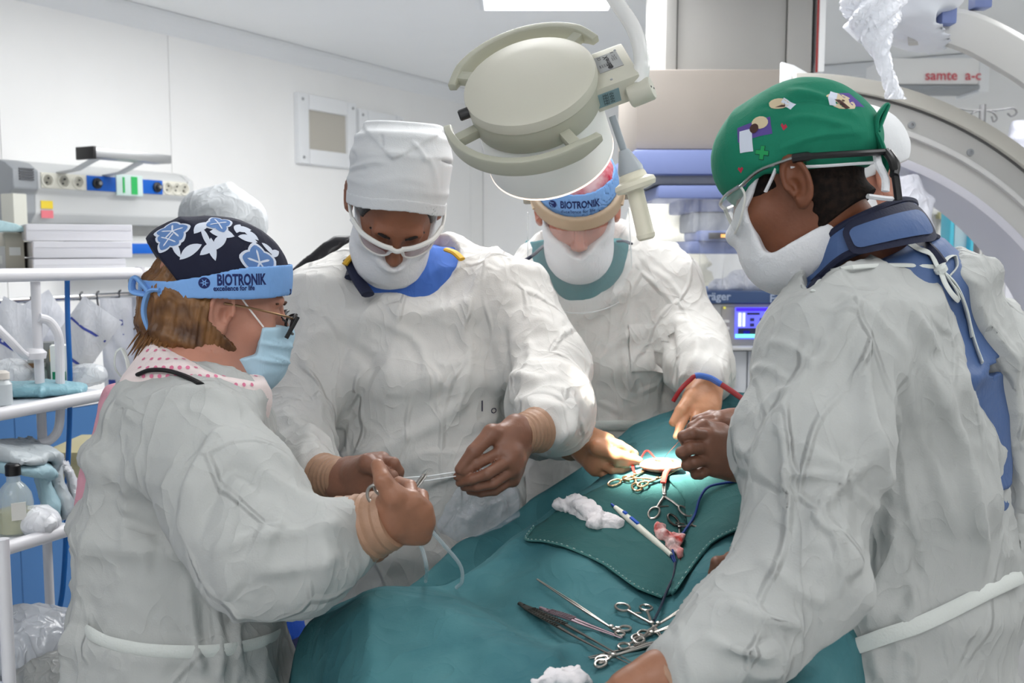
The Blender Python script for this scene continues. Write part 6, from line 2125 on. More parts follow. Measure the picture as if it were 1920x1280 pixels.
    mbox(1357, 575, 1361, 579, d1 - 0.008, 0.02, 'button_lamp', mat('lamp_yellow', (226, 220, 90), 0.4, emit=0.5), 0.001)
    mbox(1340, 651, 1600, 657, d1 - 0.04, 0.44, 'worktop', MC, 0.004)
    for x0, x1 in ((1336, 1368), (1370, 1401), (1403, 1424), (1426, 1600)):
        mbox(x0, 658, x1, 900, d1, 0.38, 'front_panel', MC2, 0.004)
    mbox(1374, 690, 1381, 725, d1 - 0.012, 0.02, 'handle', MC, 0.003)
    for y in (668, 690, 720):
        mbox(1409, y - 4, 1419, y + 4, d1 - 0.010, 0.02, 'knob', MGREY, 0.004)
    mbox(1429, 668, 1436, 675, d1 - 0.008, 0.02, 'port', BLACK, 0.002)
    a = P(1340, 900, d1)
    G().span((a[0], a[1], 0.10), (P(1600, 900, d1)[0], a[1] + 0.38, a[2])).build('base', MC, t, bevel=0.01)
    for x in (1350, 1580):
        for dy in (0.05, 0.33):
            q = P(x, 900, d1)
            G().lathe([(0.045, -0.015), (0.05, 0), (0.045, 0.015)], np.array((q[0], q[1] + dy, 0.05)), (1, 0, 0), n=14).build('caster', BLACK, t)
    G().lathe([(0.018, 0), (0.018, 0.04), (0.012, 0.045)], P(1322, 600, d1 + 0.1), UZ, n=14).build('gas_cap', mat('cap_olive', (126, 122, 60), 0.5), t)
    G().lathe([(0.014, -0.08), (0.014, 0.0)], P(1322, 600, d1 + 0.1), UZ, n=14).build('gas_hose', mat('hose_teal', (30, 130, 130), 0.5), t)
    # white crumpled sheet on top of the machine
    def sheet(p):
        d = rc(p, P(1345, 538, d1 + 0.1), P(1480, 532, d1 + 0.1), 0.028, 0.034)
        d = smin(d, rc(p, P(1380, 526, d1 + 0.12), P(1450, 530, d1 + 0.12), 0.03, 0.03), 0.03)
        return smax(d, P(0, 546.2, d1 - 0.02)[2] - p[:, 2], 0.004)
    lo, hi = bounds([P(1320, 500, d1), P(1510, 560, d1 + 0.2)], 0.03)
    o = sdf_obj('plastic_sheet', sheet, lo, hi, 0.007, mat('sheet_white', (232, 234, 238), 0.3, crumple=0.005, cscale=18), None, disp=cloth_disp((1, 0, 0), 3.0, 0.010, 0.008, 0.002))
    tag(o, 'crumpled white plastic bundle lying on the blue-headed machine', 'plastic sheet')
    # rounded white machine shoulder behind the far surgeon
    t = thing('equipment_cover', 'rounded cream machine cover behind the shoulder of the far surgeon', 'machine', P(1280, 1280, 4.05) * np.array((1, 1, 0)))
    def cov(p):
        d = loft(p, [(P(1225, 350, 4.05), 0.07, 0.11), (P(1225, 460, 4.05), 0.14, 0.17), (P(1240, 520, 4.05), 0.197, 0.2), (P(1255, 700, 4.05), 0.255, 0.22), (P(1255, 1000, 4.05), 0.255, 0.22)], (1, 0, 0), (0, 1, 0), 0.05, 2.6)
        return d
    lo, hi = bounds([P(1100, 330, 3.8), P(1400, 1010, 4.4)], 0.08)
    sdf_obj('shell', cov, lo, hi, 0.018, mat('cover_cream', (226, 224, 212), 0.45), t)
    q = P(1255, 1000, 4.05)
    G().span((q[0] - 0.2, q[1] - 0.2, 0.0), (q[0] + 0.2, q[1] + 0.2, q[2] + 0.1)).build('plinth', CREAM, t, bevel=0.01)

    # C-arm: big arc with tracks
    dC = 2.55
    RC = mat('c_arm_grey', (190, 190, 188), 0.4, var=0.02)
    RD = mat('c_arm_track', (150, 150, 148), 0.45)
    t = thing('c_arm', 'large grey curved C-arm with a slotted track crossing behind the green cap', 'x-ray arm', P(1480, 855, dC))
    k = dC / FPX
    cen = P(1480, 857, dC)
    def arc(r0, r1, y0, y1, a0, a1, name, m, n=64, par=None, bev=0.0):
        V = []; Fc = []
        for i in range(n + 1):
            a = a0 + (a1 - a0) * i / n
            e = _X * math.sin(a) + UZ * math.cos(a)
            for r, y in ((r0, y0), (r1, y0), (r1, y1), (r0, y1)):
                V.append(cen + e * r * k + np.array((0, y, 0)))
        for i in range(n):
            for j in range(4):
                a_ = i * 4 + j; b_ = i * 4 + (j + 1) % 4
                Fc.append((a_, b_, b_ + 4, a_ + 4))
        Fc.append((3, 2, 1, 0)); Fc.append((n * 4, n * 4 + 1, n * 4 + 2, n * 4 + 3))
        g = G(); g.add(V, Fc)
        return g.build(name, m, par or t, bevel=bev)
    A0, A1 = math.radians(-0.5), math.radians(118)
    arc(574, 703, 0.030, 0.22, A0, A1, 'arc_body', RC)
    arc(680, 706, 0.0, 0.24, A0, A1, 'outer_rim', mat('c_arm_rim', (208, 206, 198), 0.4), bev=0.004)
    arc(676, 680, 0.018, 0.05, A0, A1, 'rim_gap', mat('gap_grey', (92, 92, 92), 0.6))
    arc(638, 676, 0.022, 0.05, A0, A1, 'track', RC)
    arc(626, 636, 0.004, 0.05, A0, A1, 'track_ridge', mat('c_arm_ridge', (204, 204, 204), 0.35), bev=0.003)
    arc(588, 626, 0.020, 0.05, A0, A1, 'inner_band', RC)
    arc(572, 588, 0.008, 0.24, A0, A1, 'inner_rim', mat('c_arm_inner', (196, 196, 206), 0.4), bev=0.004)
    for dg in (19.0, 29.6, 44.5, 60):
        a = math.radians(dg)
        G().lathe([(0.009, 0), (0.009, 0.003), (0.004, 0.004), (0.004, 0.001)], cen + (_X * math.sin(a) + UZ * math.cos(a)) * 650 * k + np.array((0, 0.021, 0)), (0, -1, 0), n=14).build('screw', MGREY, t)
    # small white bracket on top of the arc
    G().prism([(0, 0), (0.115, 0), (0.115, 0.012), (0.03, 0.058), (0, 0.066)], P(1465, 166, dC - 0.05), _X, UZ, np.array((0, 1.0, 0)), 0.02).build('bracket', TRIM, t, bevel=0.002)
    # floor stand of the C-arm, out of sight behind the near surgeon
    base = P(2020, 1100, dC)
    G().span((base[0] - 0.1, base[1] - 0.1, 0), (base[0] + 0.5, base[1] + 0.5, 0.9)).build('stand', RC, t, bevel=0.03)

    # second arm at the top with its white housing and blue stripe
    dT = 2.3
    t = thing('x_ray_tube_arm', 'grey curved tube arm with a white housing and blue stripe near the ceiling', 'x-ray arm', P(1760, 60, dT))
    pts = [(1700, 52, 34), (1760, 48, 36), (1820, 62, 40), (1880, 92, 42), (1940, 130, 42), (2010, 190, 42), (2070, 270, 42)]
    V = []; Fc = []
    P3 = spline([np.array((a, b, c)) for a, b, c in pts], 6)
    for i, (px, py, hw) in enumerate(P3):
        q0 = P3[max(i - 1, 0)]; q1 = P3[min(i + 1, len(P3) - 1)]
        tx, ty = q1[0] - q0[0], q1[1] - q0[1]
        L = math.hypot(tx, ty); nx, ny = -ty / L, tx / L
        for sgn, dd in ((-1, 0), (-0.8, -0.02), (0.8, -0.02), (1, 0), (1, 0.2), (-1, 0.2)):
            V.append(P(px + nx * hw * sgn, py + ny * hw * sgn, dT + dd))
    n = 6
    for i in range(len(P3) - 1):
        for j in range(n):
            a_ = i * n + j; b_ = i * n + (j + 1) % n
            Fc.append((a_, b_, b_ + n, a_ + n))
    Fc.append(tuple(range(n - 1, -1, -1))); Fc.append(tuple((len(P3) - 1) * n + j for j in range(n)))
    G().add(V, Fc).build('curved_arm', RC, t, bevel=0.003)
    def hous(p):
        d = loft(p, [(P(1690, -60, dT), 0.14, 0.12), (P(1690, 10, dT), 0.125, 0.12), (P(1700, 48, dT), 0.10, 0.10), (P(1690, 66, dT), 0.05, 0.07)], (1, 0, 0), (0, 1, 0), 0.04, 2.5)
        return d
    lo, hi = bounds([P(1560, -80, dT - 0.15), P(1800, 90, dT + 0.2)], 0.05)
    hi[2] = min(hi[2], CEIL - 0.005)
    sdf_obj('housing', hous, lo, hi, 0.009, mat('housing_white', (214, 218, 226), 0.4), t)
    G().span(P(1766, 44, dT - 0.05), P(1784, -70, dT - 0.02)).build('blue_stripe', mat('bumper_blue', (116, 130, 178), 0.45), t, bevel=0.006)
    G().span(P(1828, 14, dT + 0.05), P(1850, -60, dT + 0.08)).build('blue_block', mat('bumper_blue', (116, 130, 178), 0.45), t, bevel=0.006)
    # twisted clear plastic hanging from it
    V = []; Fc = []
    C3 = spline([np.array(q, float) for q in ((1640, -20, 62), (1636, 30, 48), (1640, 70, 30), (1652, 105, 17), (1664, 140, 14), (1674, 168, 15), (1680, 186, 18))], 8)
    nn = 22
    for i, (px, py, w) in enumerate(C3):
        tw = i * 0.16
        for j in range(nn):
            a = 2 * math.pi * j / nn
            rr = w * (1 + 0.22 * math.sin(5 * (a + tw)))
            V.append(P(px + rr * math.cos(a), py, dT - 0.20 + rr / FPX * dT * math.sin(a) * 0.6))
    for i in range(len(C3) - 1):
        for j in range(nn):
            Fc.append((i * nn + j, i * nn + (j + 1) % nn, (i + 1) * nn + (j + 1) % nn, (i + 1) * nn + j))
    o = mesh_obj('plastic_cover', V, Fc, mat('film_twist', (230, 233, 240), 0.3, alpha=0.75, crumple=0.004, cscale=25, spec=0.7), t)
    tag(o, 'twisted translucent plastic cover hanging down')

    # wall unit with red lettering
    d5 = 4.4
    t = thing('wall_unit', 'white wall unit with red lettering behind the curved arms', 'appliance', P(1760, 160, d5))
    a = P(1660, 108, d5); b = P(1838, 158, d5)
    bx = G().span((a[0], a[1], b[2]), (b[0], a[1] + 0.25, a[2])).build('case', WALLM, t, bevel=0.012)
    G().span((a[0], a[1] - 0.01, b[2] - 0.02), (b[0], a[1] + 0.2, b[2] - 0.003)).build('outlet_flap', MGREY, t, bevel=0.004)
    G().span((b[0] + 0.002, a[1] + 0.01, b[2] - 0.03), (b[0] + 0.05, a[1] + 0.24, a[2])).build('side_cap', TRIM, t, bevel=0.006)
    V2, F2 = text2d('samte  a-c', 0.06, 0.0008)
    flat_print(V2, F2, P(1787, 142, d5), _X, UZ, mat('letter_red', (206, 84, 96), 0.6), 'lettering', bx, off=0.002)
    # light switch / rosette on ceiling-side plates
    tag(G().lathe([(0.07, 0), (0.065, -0.015), (0.03, -0.03)], np.array((P(1610, 82, 4.1)[0], P(1610, 82, 4.1)[1], CEIL)), UZ, n=20).build('smoke_detector', LGREY), 'round pale detector on the ceiling near the tube arm', 'smoke detector')

    # drip stand
    d6 = 3.3
    t = thing('drip_stand', 'steel drip stand with looped hooks behind the curved C-arm', 'drip stand', P(1843, 1280, d6) * np.array((1, 1, 0)))
    ST_ = mat('stand_steel', (150, 150, 152), 0.3, 0.85)
    top = P(1843, 196, d6)
    G().tube([np.array((top[0], top[1], 0.03)), top], 0.0105, n=10).build('pole', ST_, t)
    for sx in (-1, 1):
        f_ = lambda dx, dy: P(1843 + sx * dx, dy, d6)
        G().tube(spline([f_(0, 208), f_(30, 206), f_(56, 203), f_(63, 211), f_(54, 218), f_(46, 212)], 6), 0.0035, n=6).build('hook_arm', ST_, t)
        G().tube(spline([f_(8, 207), f_(20, 212), f_(26, 222), f_(20, 228), f_(16, 218)], 6), 0.0032, n=6).build('hook_arm', ST_, t)
    for k_ in range(5):
        an = 2 * math.pi * k_ / 5 + 0.3
        G().tube([np.array((top[0], top[1], 0.06)), np.array((top[0] + 0.28 * math.cos(an), top[1] + 0.28 * math.sin(an), 0.02))], 0.012, n=8).build('leg', ST_, t)
    # bags hanging from the stand
    BG = mat('bag_clear', (226, 228, 240), 0.25, alpha=0.7, crumple=0.004, cscale=18)
    for i, (px, w, y0, y1, lab) in enumerate(((1912, 22, 226, 300, 'clear infusion bag hanging from the drip stand'),)):
        def bg(p):
            return loft(p, [(P(px, y0, d6 - 0.02), w * d6 / FPX * 0.7, 0.015), (P(px, (y0 + y1) / 2, d6 - 0.02), w * d6 / FPX, 0.03), (P(px, y1, d6 - 0.02), w * d6 / FPX * 0.8, 0.018)], (1, 0, 0), (0, 1, 0), 0.02, 3)
        lo, hi = bounds([P(px - w - 8, y0 - 20, d6), P(px + w + 8, y1 + 20, d6)], 0.05)
        tag(sdf_obj('infusion_bag', bg, lo, hi, 0.008, BG, None), lab, 'bag')
    # glazed wall cupboard / notices beyond the arc
    d7 = 3.9
    t = thing('storage_rack', 'pale storage rack with white hoses seen under the C-arm', 'rack', P(1760, 1280, d7) * np.array((1, 1, 0)))
    def rbox(x0, y0, x1, y1, d, depth, name, m, par=None, bev=0.005):
        a = P(x0, y0, d); b = P(x1, y1, d)
        return G().span((a[0], a[1], b[2]), (b[0], a[1] + depth, a[2])).build(name, m, par or t, bevel=bev)
    rbox(1715, 392, 1860, 402, d7, 0.3, 'shelf', LGREY)
    rbox(1715, 402, 1860, 900, d7 + 0.28, 0.02, 'back_panel', WALLM)
    q = P(1715, 900, d7)
    for x in (1717, 1856):
        p = P(x, 400, d7)
        G().span((p[0] - 0.012, p[1], 0), (p[0] + 0.012, p[1] + 0.03, p[2])).build('post', LGREY, t, bevel=0.003)
    for x, w in ((1742, 5), (1758, 5), (1772, 4)):
        G().tube(spline([P(x, 402, d7 + 0.1), P(x + 4, 430, d7 + 0.08), P(x - 2, 480, d7 + 0.08), P(x + 3, 560, d7 + 0.1)], 6), 0.012, n=8).build('hose', WHITEP, t)
    for x in (1743, 1768):
        rbox(x - 6, 397, x + 6, 410, d7 - 0.02, 0.04, 'hose_clip', mat('clip_olive', (170, 168, 130), 0.5))
    # turquoise framed holder
    t = thing('glove_box_holder', 'turquoise framed holder hanging under the C-arm', 'holder', P(1806, 486, 3.5))
    TQ = mat('turquoise_plastic', (84, 190, 214), 0.4)
    def fbox(x0, y0, x1, y1, name, m, d=3.5, dep=0.08):
        a = P(x0, y0, d); b = P(x1, y1, d)
        G().span((a[0], a[1], b[2]), (b[0], a[1] + dep, a[2])).build(name, m, t, bevel=0.004)
    fbox(1783, 390, 1791, 486, 'frame_side', TQ); fbox(1822, 396, 1832, 486, 'frame_side', TQ)
    fbox(1783, 388, 1832, 398, 'frame_rail', TQ); fbox(1783, 472, 1832, 486, 'frame_rail', TQ)
    fbox(1791, 398, 1822, 472, 'inner_panel', mat('holder_inner', (190, 208, 214), 0.4), 3.53, 0.04)
    # printed sheets
    PP = mat('paper_white', (232, 232, 240), 0.7)
    INKG = mat('print_grey', (150, 152, 170), 0.7)
    for i, (x0, x1, y0, y1, lab) in enumerate(((1852, 1884, 420, 560, 'printed paper sheet hanging beyond the C-arm, next to the steel pole'), (1890, 1960, 440, 640, 'wide printed paper sheet hanging at the end of the wall, beyond the C-arm'))):
        a = P(x0, y0, 3.7); b = P(x1, y1, 3.7)
        o = G().span((a[0], a[1], b[2]), (b[0], a[1] + 0.006, a[2])).build('notice', PP, smooth=False)
        tag(o, lab, 'notice', 'notices beyond the C-arm')
        for r in range(9):
            yy_ = y0 + 16 + r * (y1 - y0 - 30) / 9
            V2, F2 = rect2d(-(x1 - x0) * 0.33 * 3.7 / FPX, 0, (x1 - x0) * random.uniform(0.0, 0.33) * 3.7 / FPX, 5 * 3.7 / FPX)
            flat_print(V2, F2, P((x0 + x1) / 2, yy_, 3.7), _X, UZ, INKG, 'print_line', o, off=0.001)
    # clear bag behind the head
    def cb(p):
        return loft(p, [(P(1698, 330, 2.5), 0.03, 0.03), (P(1705, 380, 2.5), 0.05, 0.04), (P(1710, 430, 2.5), 0.045, 0.04), (P(1712, 520, 2.5), 0.05, 0.04)], (1, 0, 0), (0, 1, 0), 0.02, 2.5)
    lo, hi = bounds([P(1640, 310, 2.4), P(1770, 540, 2.6)], 0.05)
    tag(sdf_obj('plastic_bag', cb, lo, hi, 0.008, mat('bag_white', (232, 234, 244), 0.3, alpha=0.8, crumple=0.004, cscale=20), None, disp=cloth_disp((0, 0, 1), 5.0, 0.010, 0.006, 0.002)), 'white translucent plastic bag hanging behind the green cap', 'bag')


# ------------------------------------------------------------------ the shelf trolley at the left edge
def build_shelves():
    t = thing('shelf_trolley', 'white tubular shelf trolley with two shelves at the edge of the picture', 'trolley', np.array((-1.05, 2.0, 0)))
    TB = mat('tube_white', (214, 214, 218), 0.35)
    # corner geometry: front rail recedes to the right
    def rail(a, b, r, name, m=TB):
        return G().tube([a, b], r, n=14).build(name, m, t)
    FA = lambda py: None
    dA, dB, dN = 1.85, 2.35, 1.55       # depth at px 0, at px 262, near post
    top0 = P(-60, 517, 1.80); top1 = P(258, 512, 2.35)
    rail(top0, top1, 0.0135, 'top_rail')
    rail(P(262, 500, 2.36), np.array((*P(262, 505, 2.36)[:2], 0.0)), 0.011, 'upright')
    rail(P(66, 528, 2.0), np.array((*P(66, 528, 2.0)[:2], 0.0)), 0.0095, 'upright')
    near = P(4, 1010, 1.5)
    rail(P(-60, 500, 1.72), np.array((*P(-60, 500, 1.72)[:2], 0.0)), 0.011, 'upright')
    rail(P(4, 1010, 1.52), np.array((*P(4, 1010, 1.52)[:2], 0.0)), 0.010, 'upright')
    # shelves
    SH = mat('shelf_white', (206, 210, 216), 0.3)
    def shelf(pa, pb, name, th=0.012, back=0.34):
        a = np.asarray(pa); b = np.asarray(pb)
        z = (a[2] + b[2]) / 2
        a = np.array((a[0], a[1], z)); b = np.array((b[0], b[1], z))
        dirv = unit(b - a); bk = np.array((-dirv[1], dirv[0], 0))
        L = np.linalg.norm(b - a)
        G().box((a + b) / 2 + bk * back / 2 - UZ * 0.004, (L / 2, back / 2, th / 2), np.stack([dirv, bk, UZ])).build(name, SH, t, bevel=0.003)
        G().tube([a, b], 0.0125, n=14).build('shelf_rail', TB, t)
        G().tube([a + bk * back, b + bk * back], 0.0125, n=14).build('shelf_rail', TB, t)
        return a, b, bk, z
    a1 = P(-60, 787, 1.70); b1 = P(225, 736, 2.20)
    z1 = a1[2] * 0.5 + b1[2] * 0.5
    def on_z(px, py, z):
        r = ray(px, py); return CAM + r * ((z - CAM[2]) / r[2])
    z1 = P(110, 756, 1.95)[2]; z2 = P(60, 1015, 1.78)[2]
    A1 = on_z(-70, 789, z1); B1 = on_z(225, 734, z1)
    shelf(A1, B1, 'shelf')
    A2 = on_z(-50, 1046, z2); B2 = on_z(150, 986, z2)
    shelf(A2, B2, 'shelf')
    z3 = 0.35
    shelf(np.array((A2[0], A2[1], z3)), np.array((B2[0], B2[1], z3)), 'shelf')
    # curved brackets
    G().tube(spline([P(72, 595, 2.0), P(92, 602, 2.02), P(108, 625, 2.03), P(112, 660, 2.04), P(113, 735, 2.04), P(113, 775, 2.04), P(108, 808, 2.03), P(92, 826, 2.02), P(72, 832, 2.0)], 6), 0.009, n=12).build('curved_bracket', TB, t)
    G().tube(spline([P(-20, 600, 1.9), P(20, 640, 1.92), P(44, 664, 1.96), P(62, 668, 2.0)], 6), 0.008, n=12).build('curved_bracket', TB, t)
    G().lathe([(0.02, 0), (0.022, 0.012), (0.014, 0.02)], P(66, 672, 1.99), UZ, n=16).build('clamp_ring', TB, t)
    G().lathe([(0.007, 0), (0.007, 0.02)], P(258, 527, 2.34), (-1, 0, 0), n=10).build('bolt', MGREY, t)
    # blue tube running down
    tag(G().tube(spline([P(126, 524, 2.15), P(127, 600, 2.15), P(131, 700, 2.15), P(130, 800, 2.2), P(126, 900, 2.2), P(124, 1000, 2.2), P(118, 1100, 2.2), P(108, 1170, 2.2), P(100, 1300, 2.2)], 6), 0.0055, n=10).build('blue_tube', mat('tube_blue', (0, 88, 160), 0.4)), 'blue plastic tube running down the white shelf trolley', 'tube')

    # ---- on the upper shelf
    def rest(px, py, z):
        p = on_z(px, py, z); return np.array((p[0], p[1], z + 0.0035))
    zS = z1
    p = rest(112, 724, zS)
    kx = np.linalg.norm(p - CAM) / FPX
    # medicine box white and green
    t2 = thing('medicine_box', 'small white and green medicine box on the upper shelf', 'box', p)
    bw, bh = 0.034, 0.043
    c = p + UZ * bh
    fr = unit((0.95, 0.3, 0)); sd = np.array((fr[1], -fr[0], 0))
    axx = np.stack([fr, sd, UZ])
    G().box(c - sd * 0.02, (bw / 2, 0.02, bh), axx).build('box_body', mat('box_white2', (226, 230, 226), 0.6), t2, bevel=0.001)
    G().box(c - UZ * bh * 0.55 + sd * 0.0008, (bw / 2 * 0.8, 0.0005, bh * 0.22), axx).build('green_band', mat('band_green', (0, 132, 92), 0.6), t2, smooth=False)
    G().box(c - fr * (bw / 2 + 0.0006) - sd * 0.02 - UZ * bh * 0.35, (0.0005, 0.018, bh * 0.3), axx).build('green_side', mat('band_green', (0, 132, 92), 0.6), t2, smooth=False)
    G().box(c - fr * (bw / 2 + 0.0006) - sd * 0.02 + UZ * bh * 0.5, (0.0005, 0.018, bh * 0.3), axx).build('yellow_side', mat('band_yellow', (226, 186, 80), 0.6), t2, smooth=False)
    # grey box behind
    p = rest(88, 722, zS)
    o = G().box(p + UZ * 0.045 - sd * 0.03, (0.012, 0.02, 0.045), axx).build('medicine_box', mat('box_grey2', (130, 134, 134), 0.6), bevel=0.001)
    tag(o, 'narrow grey medicine box beside the white and green one', 'box')
    # vials
    GL = mat('glass_vial', (205, 214, 214), 0.06, alpha=0.55, spec=0.8)
    for i, (px, py, r, hh, capc, lab) in enumerate(((62, 716, 0.017, 0.060, (232, 230, 214), 'glass vial with a cream and yellow cap on the upper shelf'), (80, 722, 0.011, 0.046, (190, 192, 194), 'small clear vial with a silver cap on the upper shelf'))):
        p = rest(px, py, zS)
        t3 = thing('vial', lab, 'vial', p)
        G().lathe([(r * 0.96, 0), (r, 0.002), (r, hh * 0.62), (r * 0.55, hh * 0.74), (r * 0.55, hh * 0.84)], p, UZ, n=20).build('glass', GL, t3)
        G().lathe([(r * 0.78, hh * 0.82), (r * 0.78, hh), (r * 0.7, hh * 1.02)], p, UZ, n=20).build('cap', mat('vial_cap_%d' % i, capc, 0.5), t3)
        if i == 0:
            G().lathe([(r * 0.4, hh * 1.02), (r * 0.4, hh * 1.08)], p, UZ, n=14).build('cap_top', mat('cap_yellow', (226, 180, 40), 0.5), t3)
            G().lathe([(r * 0.98, hh * 0.5), (r * 1.03, hh * 0.52), (r * 1.03, hh * 0.66), (r * 0.98, hh * 0.68)], p, UZ, n=20).build('label_band', mat('label_brown', (120, 92, 64), 0.6), t3)
    # turquoise pack lying on the shelf
    p = rest(85, 742, zS)
    V = lambda p_: loft(p_, [(p + fr * -0.085 + UZ * 0.012, 0.055, 0.012), (p + fr * 0.0 + UZ * 0.013, 0.060, 0.013), (p + fr * 0.075 + UZ * 0.008, 0.052, 0.006)], sd, UZ, 0.01, 3)
    lo, hi = bounds([p - 0.13, p + 0.13], 0.01); lo[2] = p[2] - 0.02; hi[2] = p[2] + 0.06
    tag(sdf_obj('sterile_pack', V, lo, hi, 0.0045, mat('pack_teal', (128, 172, 184), 0.4, crumple=0.002, cscale=25), None, disp=cloth_disp(fr, 4.0, 0.004, 0.003, 0.001)), 'turquoise wrapped pack lying flat on the upper shelf', 'pack')
    # plastic bottle at the edge
    p = rest(6, 762, zS)
    t3 = thing('plastic_bottle', 'clear plastic bottle with a pale cap at the edge of the upper shelf', 'bottle', p)
    G().lathe([(0.016, 0), (0.0175, 0.004), (0.0175, 0.04), (0.012, 0.048), (0.011, 0.05)], p, UZ, n=20).build('bottle_body', mat('bottle_plastic', (206, 212, 214), 0.3, alpha=0.8), t3)
    G().lathe([(0.014, 0.050), (0.014, 0.062), (0.008, 0.066)], p, UZ, n=20).build('cap', mat('cap_pale', (214, 208, 200), 0.5), t3)
    # crumpled films on the shelf
    for i, (px, py, rx, lab) in enumerate(((165, 724, 0.045, 'crumpled clear wrapper lying on the upper shelf by the gown tie'), (22, 720, 0.05, 'crumpled clear wrapper behind the plastic bottle'))):
        p = rest(px, py, zS)
        def fl_(q):
            return ell(q, p + UZ * 0.02, (rx, 0.035, 0.026))
        lo, hi = bounds([p], rx + 0.03)
        tag(sdf_obj('wrapper', fl_, lo, hi, 0.005, mat('film_wrap', (222, 226, 230), 0.25, alpha=0.6, crumple=0.004, cscale=30), None, disp=cloth_disp((1, 0, 0), 7.0 + i, 0.014, 0.012, 0.003)), lab, 'wrapper')

    # ---- on the lower shelf
    zS = z2
    p = rest(30, 1000, zS)
    t3 = thing('glass_bottle', 'clear glass bottle with a black cap and pale yellow liquid on the lower shelf', 'bottle', p)
    k = 0.00092
    G().lathe([(0.030, 0), (0.032, 0.003), (0.032, 0.055), (0.029, 0.072), (0.020, 0.086), (0.012, 0.094), (0.011, 0.112)], p, UZ, n=28).build('glass', mat('bottle_glass', (214, 222, 210), 0.05, alpha=0.35, spec=0.8), t3)
    G().lathe([(0.0295, 0.003), (0.0295, 0.042), (0.0, 0.0425)], p, UZ, n=28).build('liquid', mat('liquid_yellow', (170, 164, 110), 0.15, alpha=0.75), t3)
    G().lathe([(0.0135, 0.106), (0.0135, 0.124), (0.011, 0.127)], p, UZ, n=24).build('cap', BLACK, t3)
    o = G().box(p + UZ * 0.045 + np.array((0.020, -0.0255, 0)), (0.012, 0.001, 0.016), np.stack([unit((1, 0.6, 0)), unit((-0.6, 1, 0)), UZ])).build('label', mat('label_paper', (206, 206, 200), 0.7), t3, smooth=False)
    # pile of folded wrapped drapes leaning over
    LAY = [((200, 204, 208), 'grey'), ((150, 186, 196), 'blue'), ((206, 208, 212), 'white')]
    GP = mat('wrap_grey', (176, 184, 188), 0.45, crumple=0.003, cscale=16)
    GB = mat('wrap_blue', (148, 178, 188), 0.5, crumple=0.003, cscale=18)
    GW = mat('wrap_white', (212, 214, 218), 0.35, crumple=0.004, cscale=20)
    dP = 1.95
    def sheetlike(pts, th, depth, m, lab, seed):
        Q = spline([P(x, y, dd) for x, y, dd in pts], 6)
        def f(p_):
            d = None
            for a, b in zip(Q[:-1], Q[1:]):
                e = loft(p_, [(a, depth, th), (b, depth, th)], unit((-0.45, 0.9, 0)), unit(np.cross(unit(b - a), unit((-0.45, 0.9, 0)))), 0, 4)
                d = e if d is None else np.minimum(d, e)
            return d
        lo, hi = bounds(Q, depth + 0.03)
        o = sdf_obj('wrapped_drape', f, lo, hi, 0.006, m, None, disp=cloth_disp((1, 0, 0.3), seed, 0.006, 0.005, 0.0015))
        tag(o, lab, 'pack', 'wrapped packs on the lower shelf')
    sheetlike([(-40, 842, 1.85), (20, 842, 1.92), (84, 846, 1.98), (108, 900, 2.0), (128, 968, 2.0)], 0.010, 0.075, GP, 'grey wrapped pack folded over the top of the pile on the lower shelf', 1.0)
    sheetlike([(-40, 864, 1.84), (20, 864, 1.90), (70, 872, 1.95), (90, 920, 1.96), (104, 975, 1.96)], 0.010, 0.07, GB, 'blue wrapped pack under the grey one on the lower shelf', 2.0)
    sheetlike([(104, 862, 2.08), (128, 880, 2.10), (140, 925, 2.1), (150, 965, 2.1)], 0.010, 0.06, GW, 'white wrapped pack leaning at the end of the lower shelf', 3.0)
    p = rest(72, 1002, zS)
    def wl_(q):
        return ell(q, p + UZ * 0.018, (0.035, 0.03, 0.022))
    lo, hi = bounds([p], 0.07)
    tag(sdf_obj('wrapper', wl_, lo, hi, 0.005, GW, None, disp=cloth_disp((1, 0, 0), 9.0, 0.012, 0.010, 0.003)), 'crumpled white wrapper beside the glass bottle', 'wrapper')
    # yellowish tray behind
    t3 = thing('tray', 'yellowish plastic tray behind the packs on the lower shelf', 'tray', P(150, 955, 2.3))
    YL = mat('tray_yellow', (190, 182, 140), 0.5)
    a = P(85, 846, 2.3); b = P(205, 955, 2.3)
    G().span((a[0], a[1], b[2]), (b[0], a[1] + 0.2, a[2] - 0.02)).build('tray_body', mat('tray_cream', (206, 200, 160), 0.5), t3, bevel=0.006)
    G().span((a[0] - 0.008, a[1] - 0.01, a[2] - 0.03), (b[0] + 0.008, a[1] + 0.21, a[2])).build('tray_rim', YL, t3, bevel=0.005)
    # big clear bags at the bottom
    for i, (px, py, d, rx, rz, m, lab) in enumerate(((60, 1200, 1.85, 0.095, 0.065, GW, 'clear plastic bag of waste at the foot of the trolley'), (110, 1290, 1.8, 0.10, 0.08, mat('bag_dirty', (150, 152, 150), 0.3, alpha=0.85, crumple=0.005, cscale=18), 'greyish plastic bag with a green edge below the waste bag'))):
        p = P(px, py, d)
        def bg(q):
            return ell(q, p, (rx, 0.09, rz))
        lo, hi = bounds([p], 0.16)
        o = sdf_obj('waste_bag', bg, lo, hi, 0.007, m if i else mat('bag_film', (186, 190, 196), 0.2, alpha=0.85, crumple=0.006, cscale=16, spec=0.8), None, disp=cloth_disp((1, 0, 0.4), 5.0 + i * 3, 0.020, 0.014, 0.003))
        tag(o, lab, 'bag')
    p = P(60, 1290, 1.9)
    t3 = thing('waste_bin', 'dark bin under the clear waste bag', 'bin', np.array((p[0], p[1], 0)))
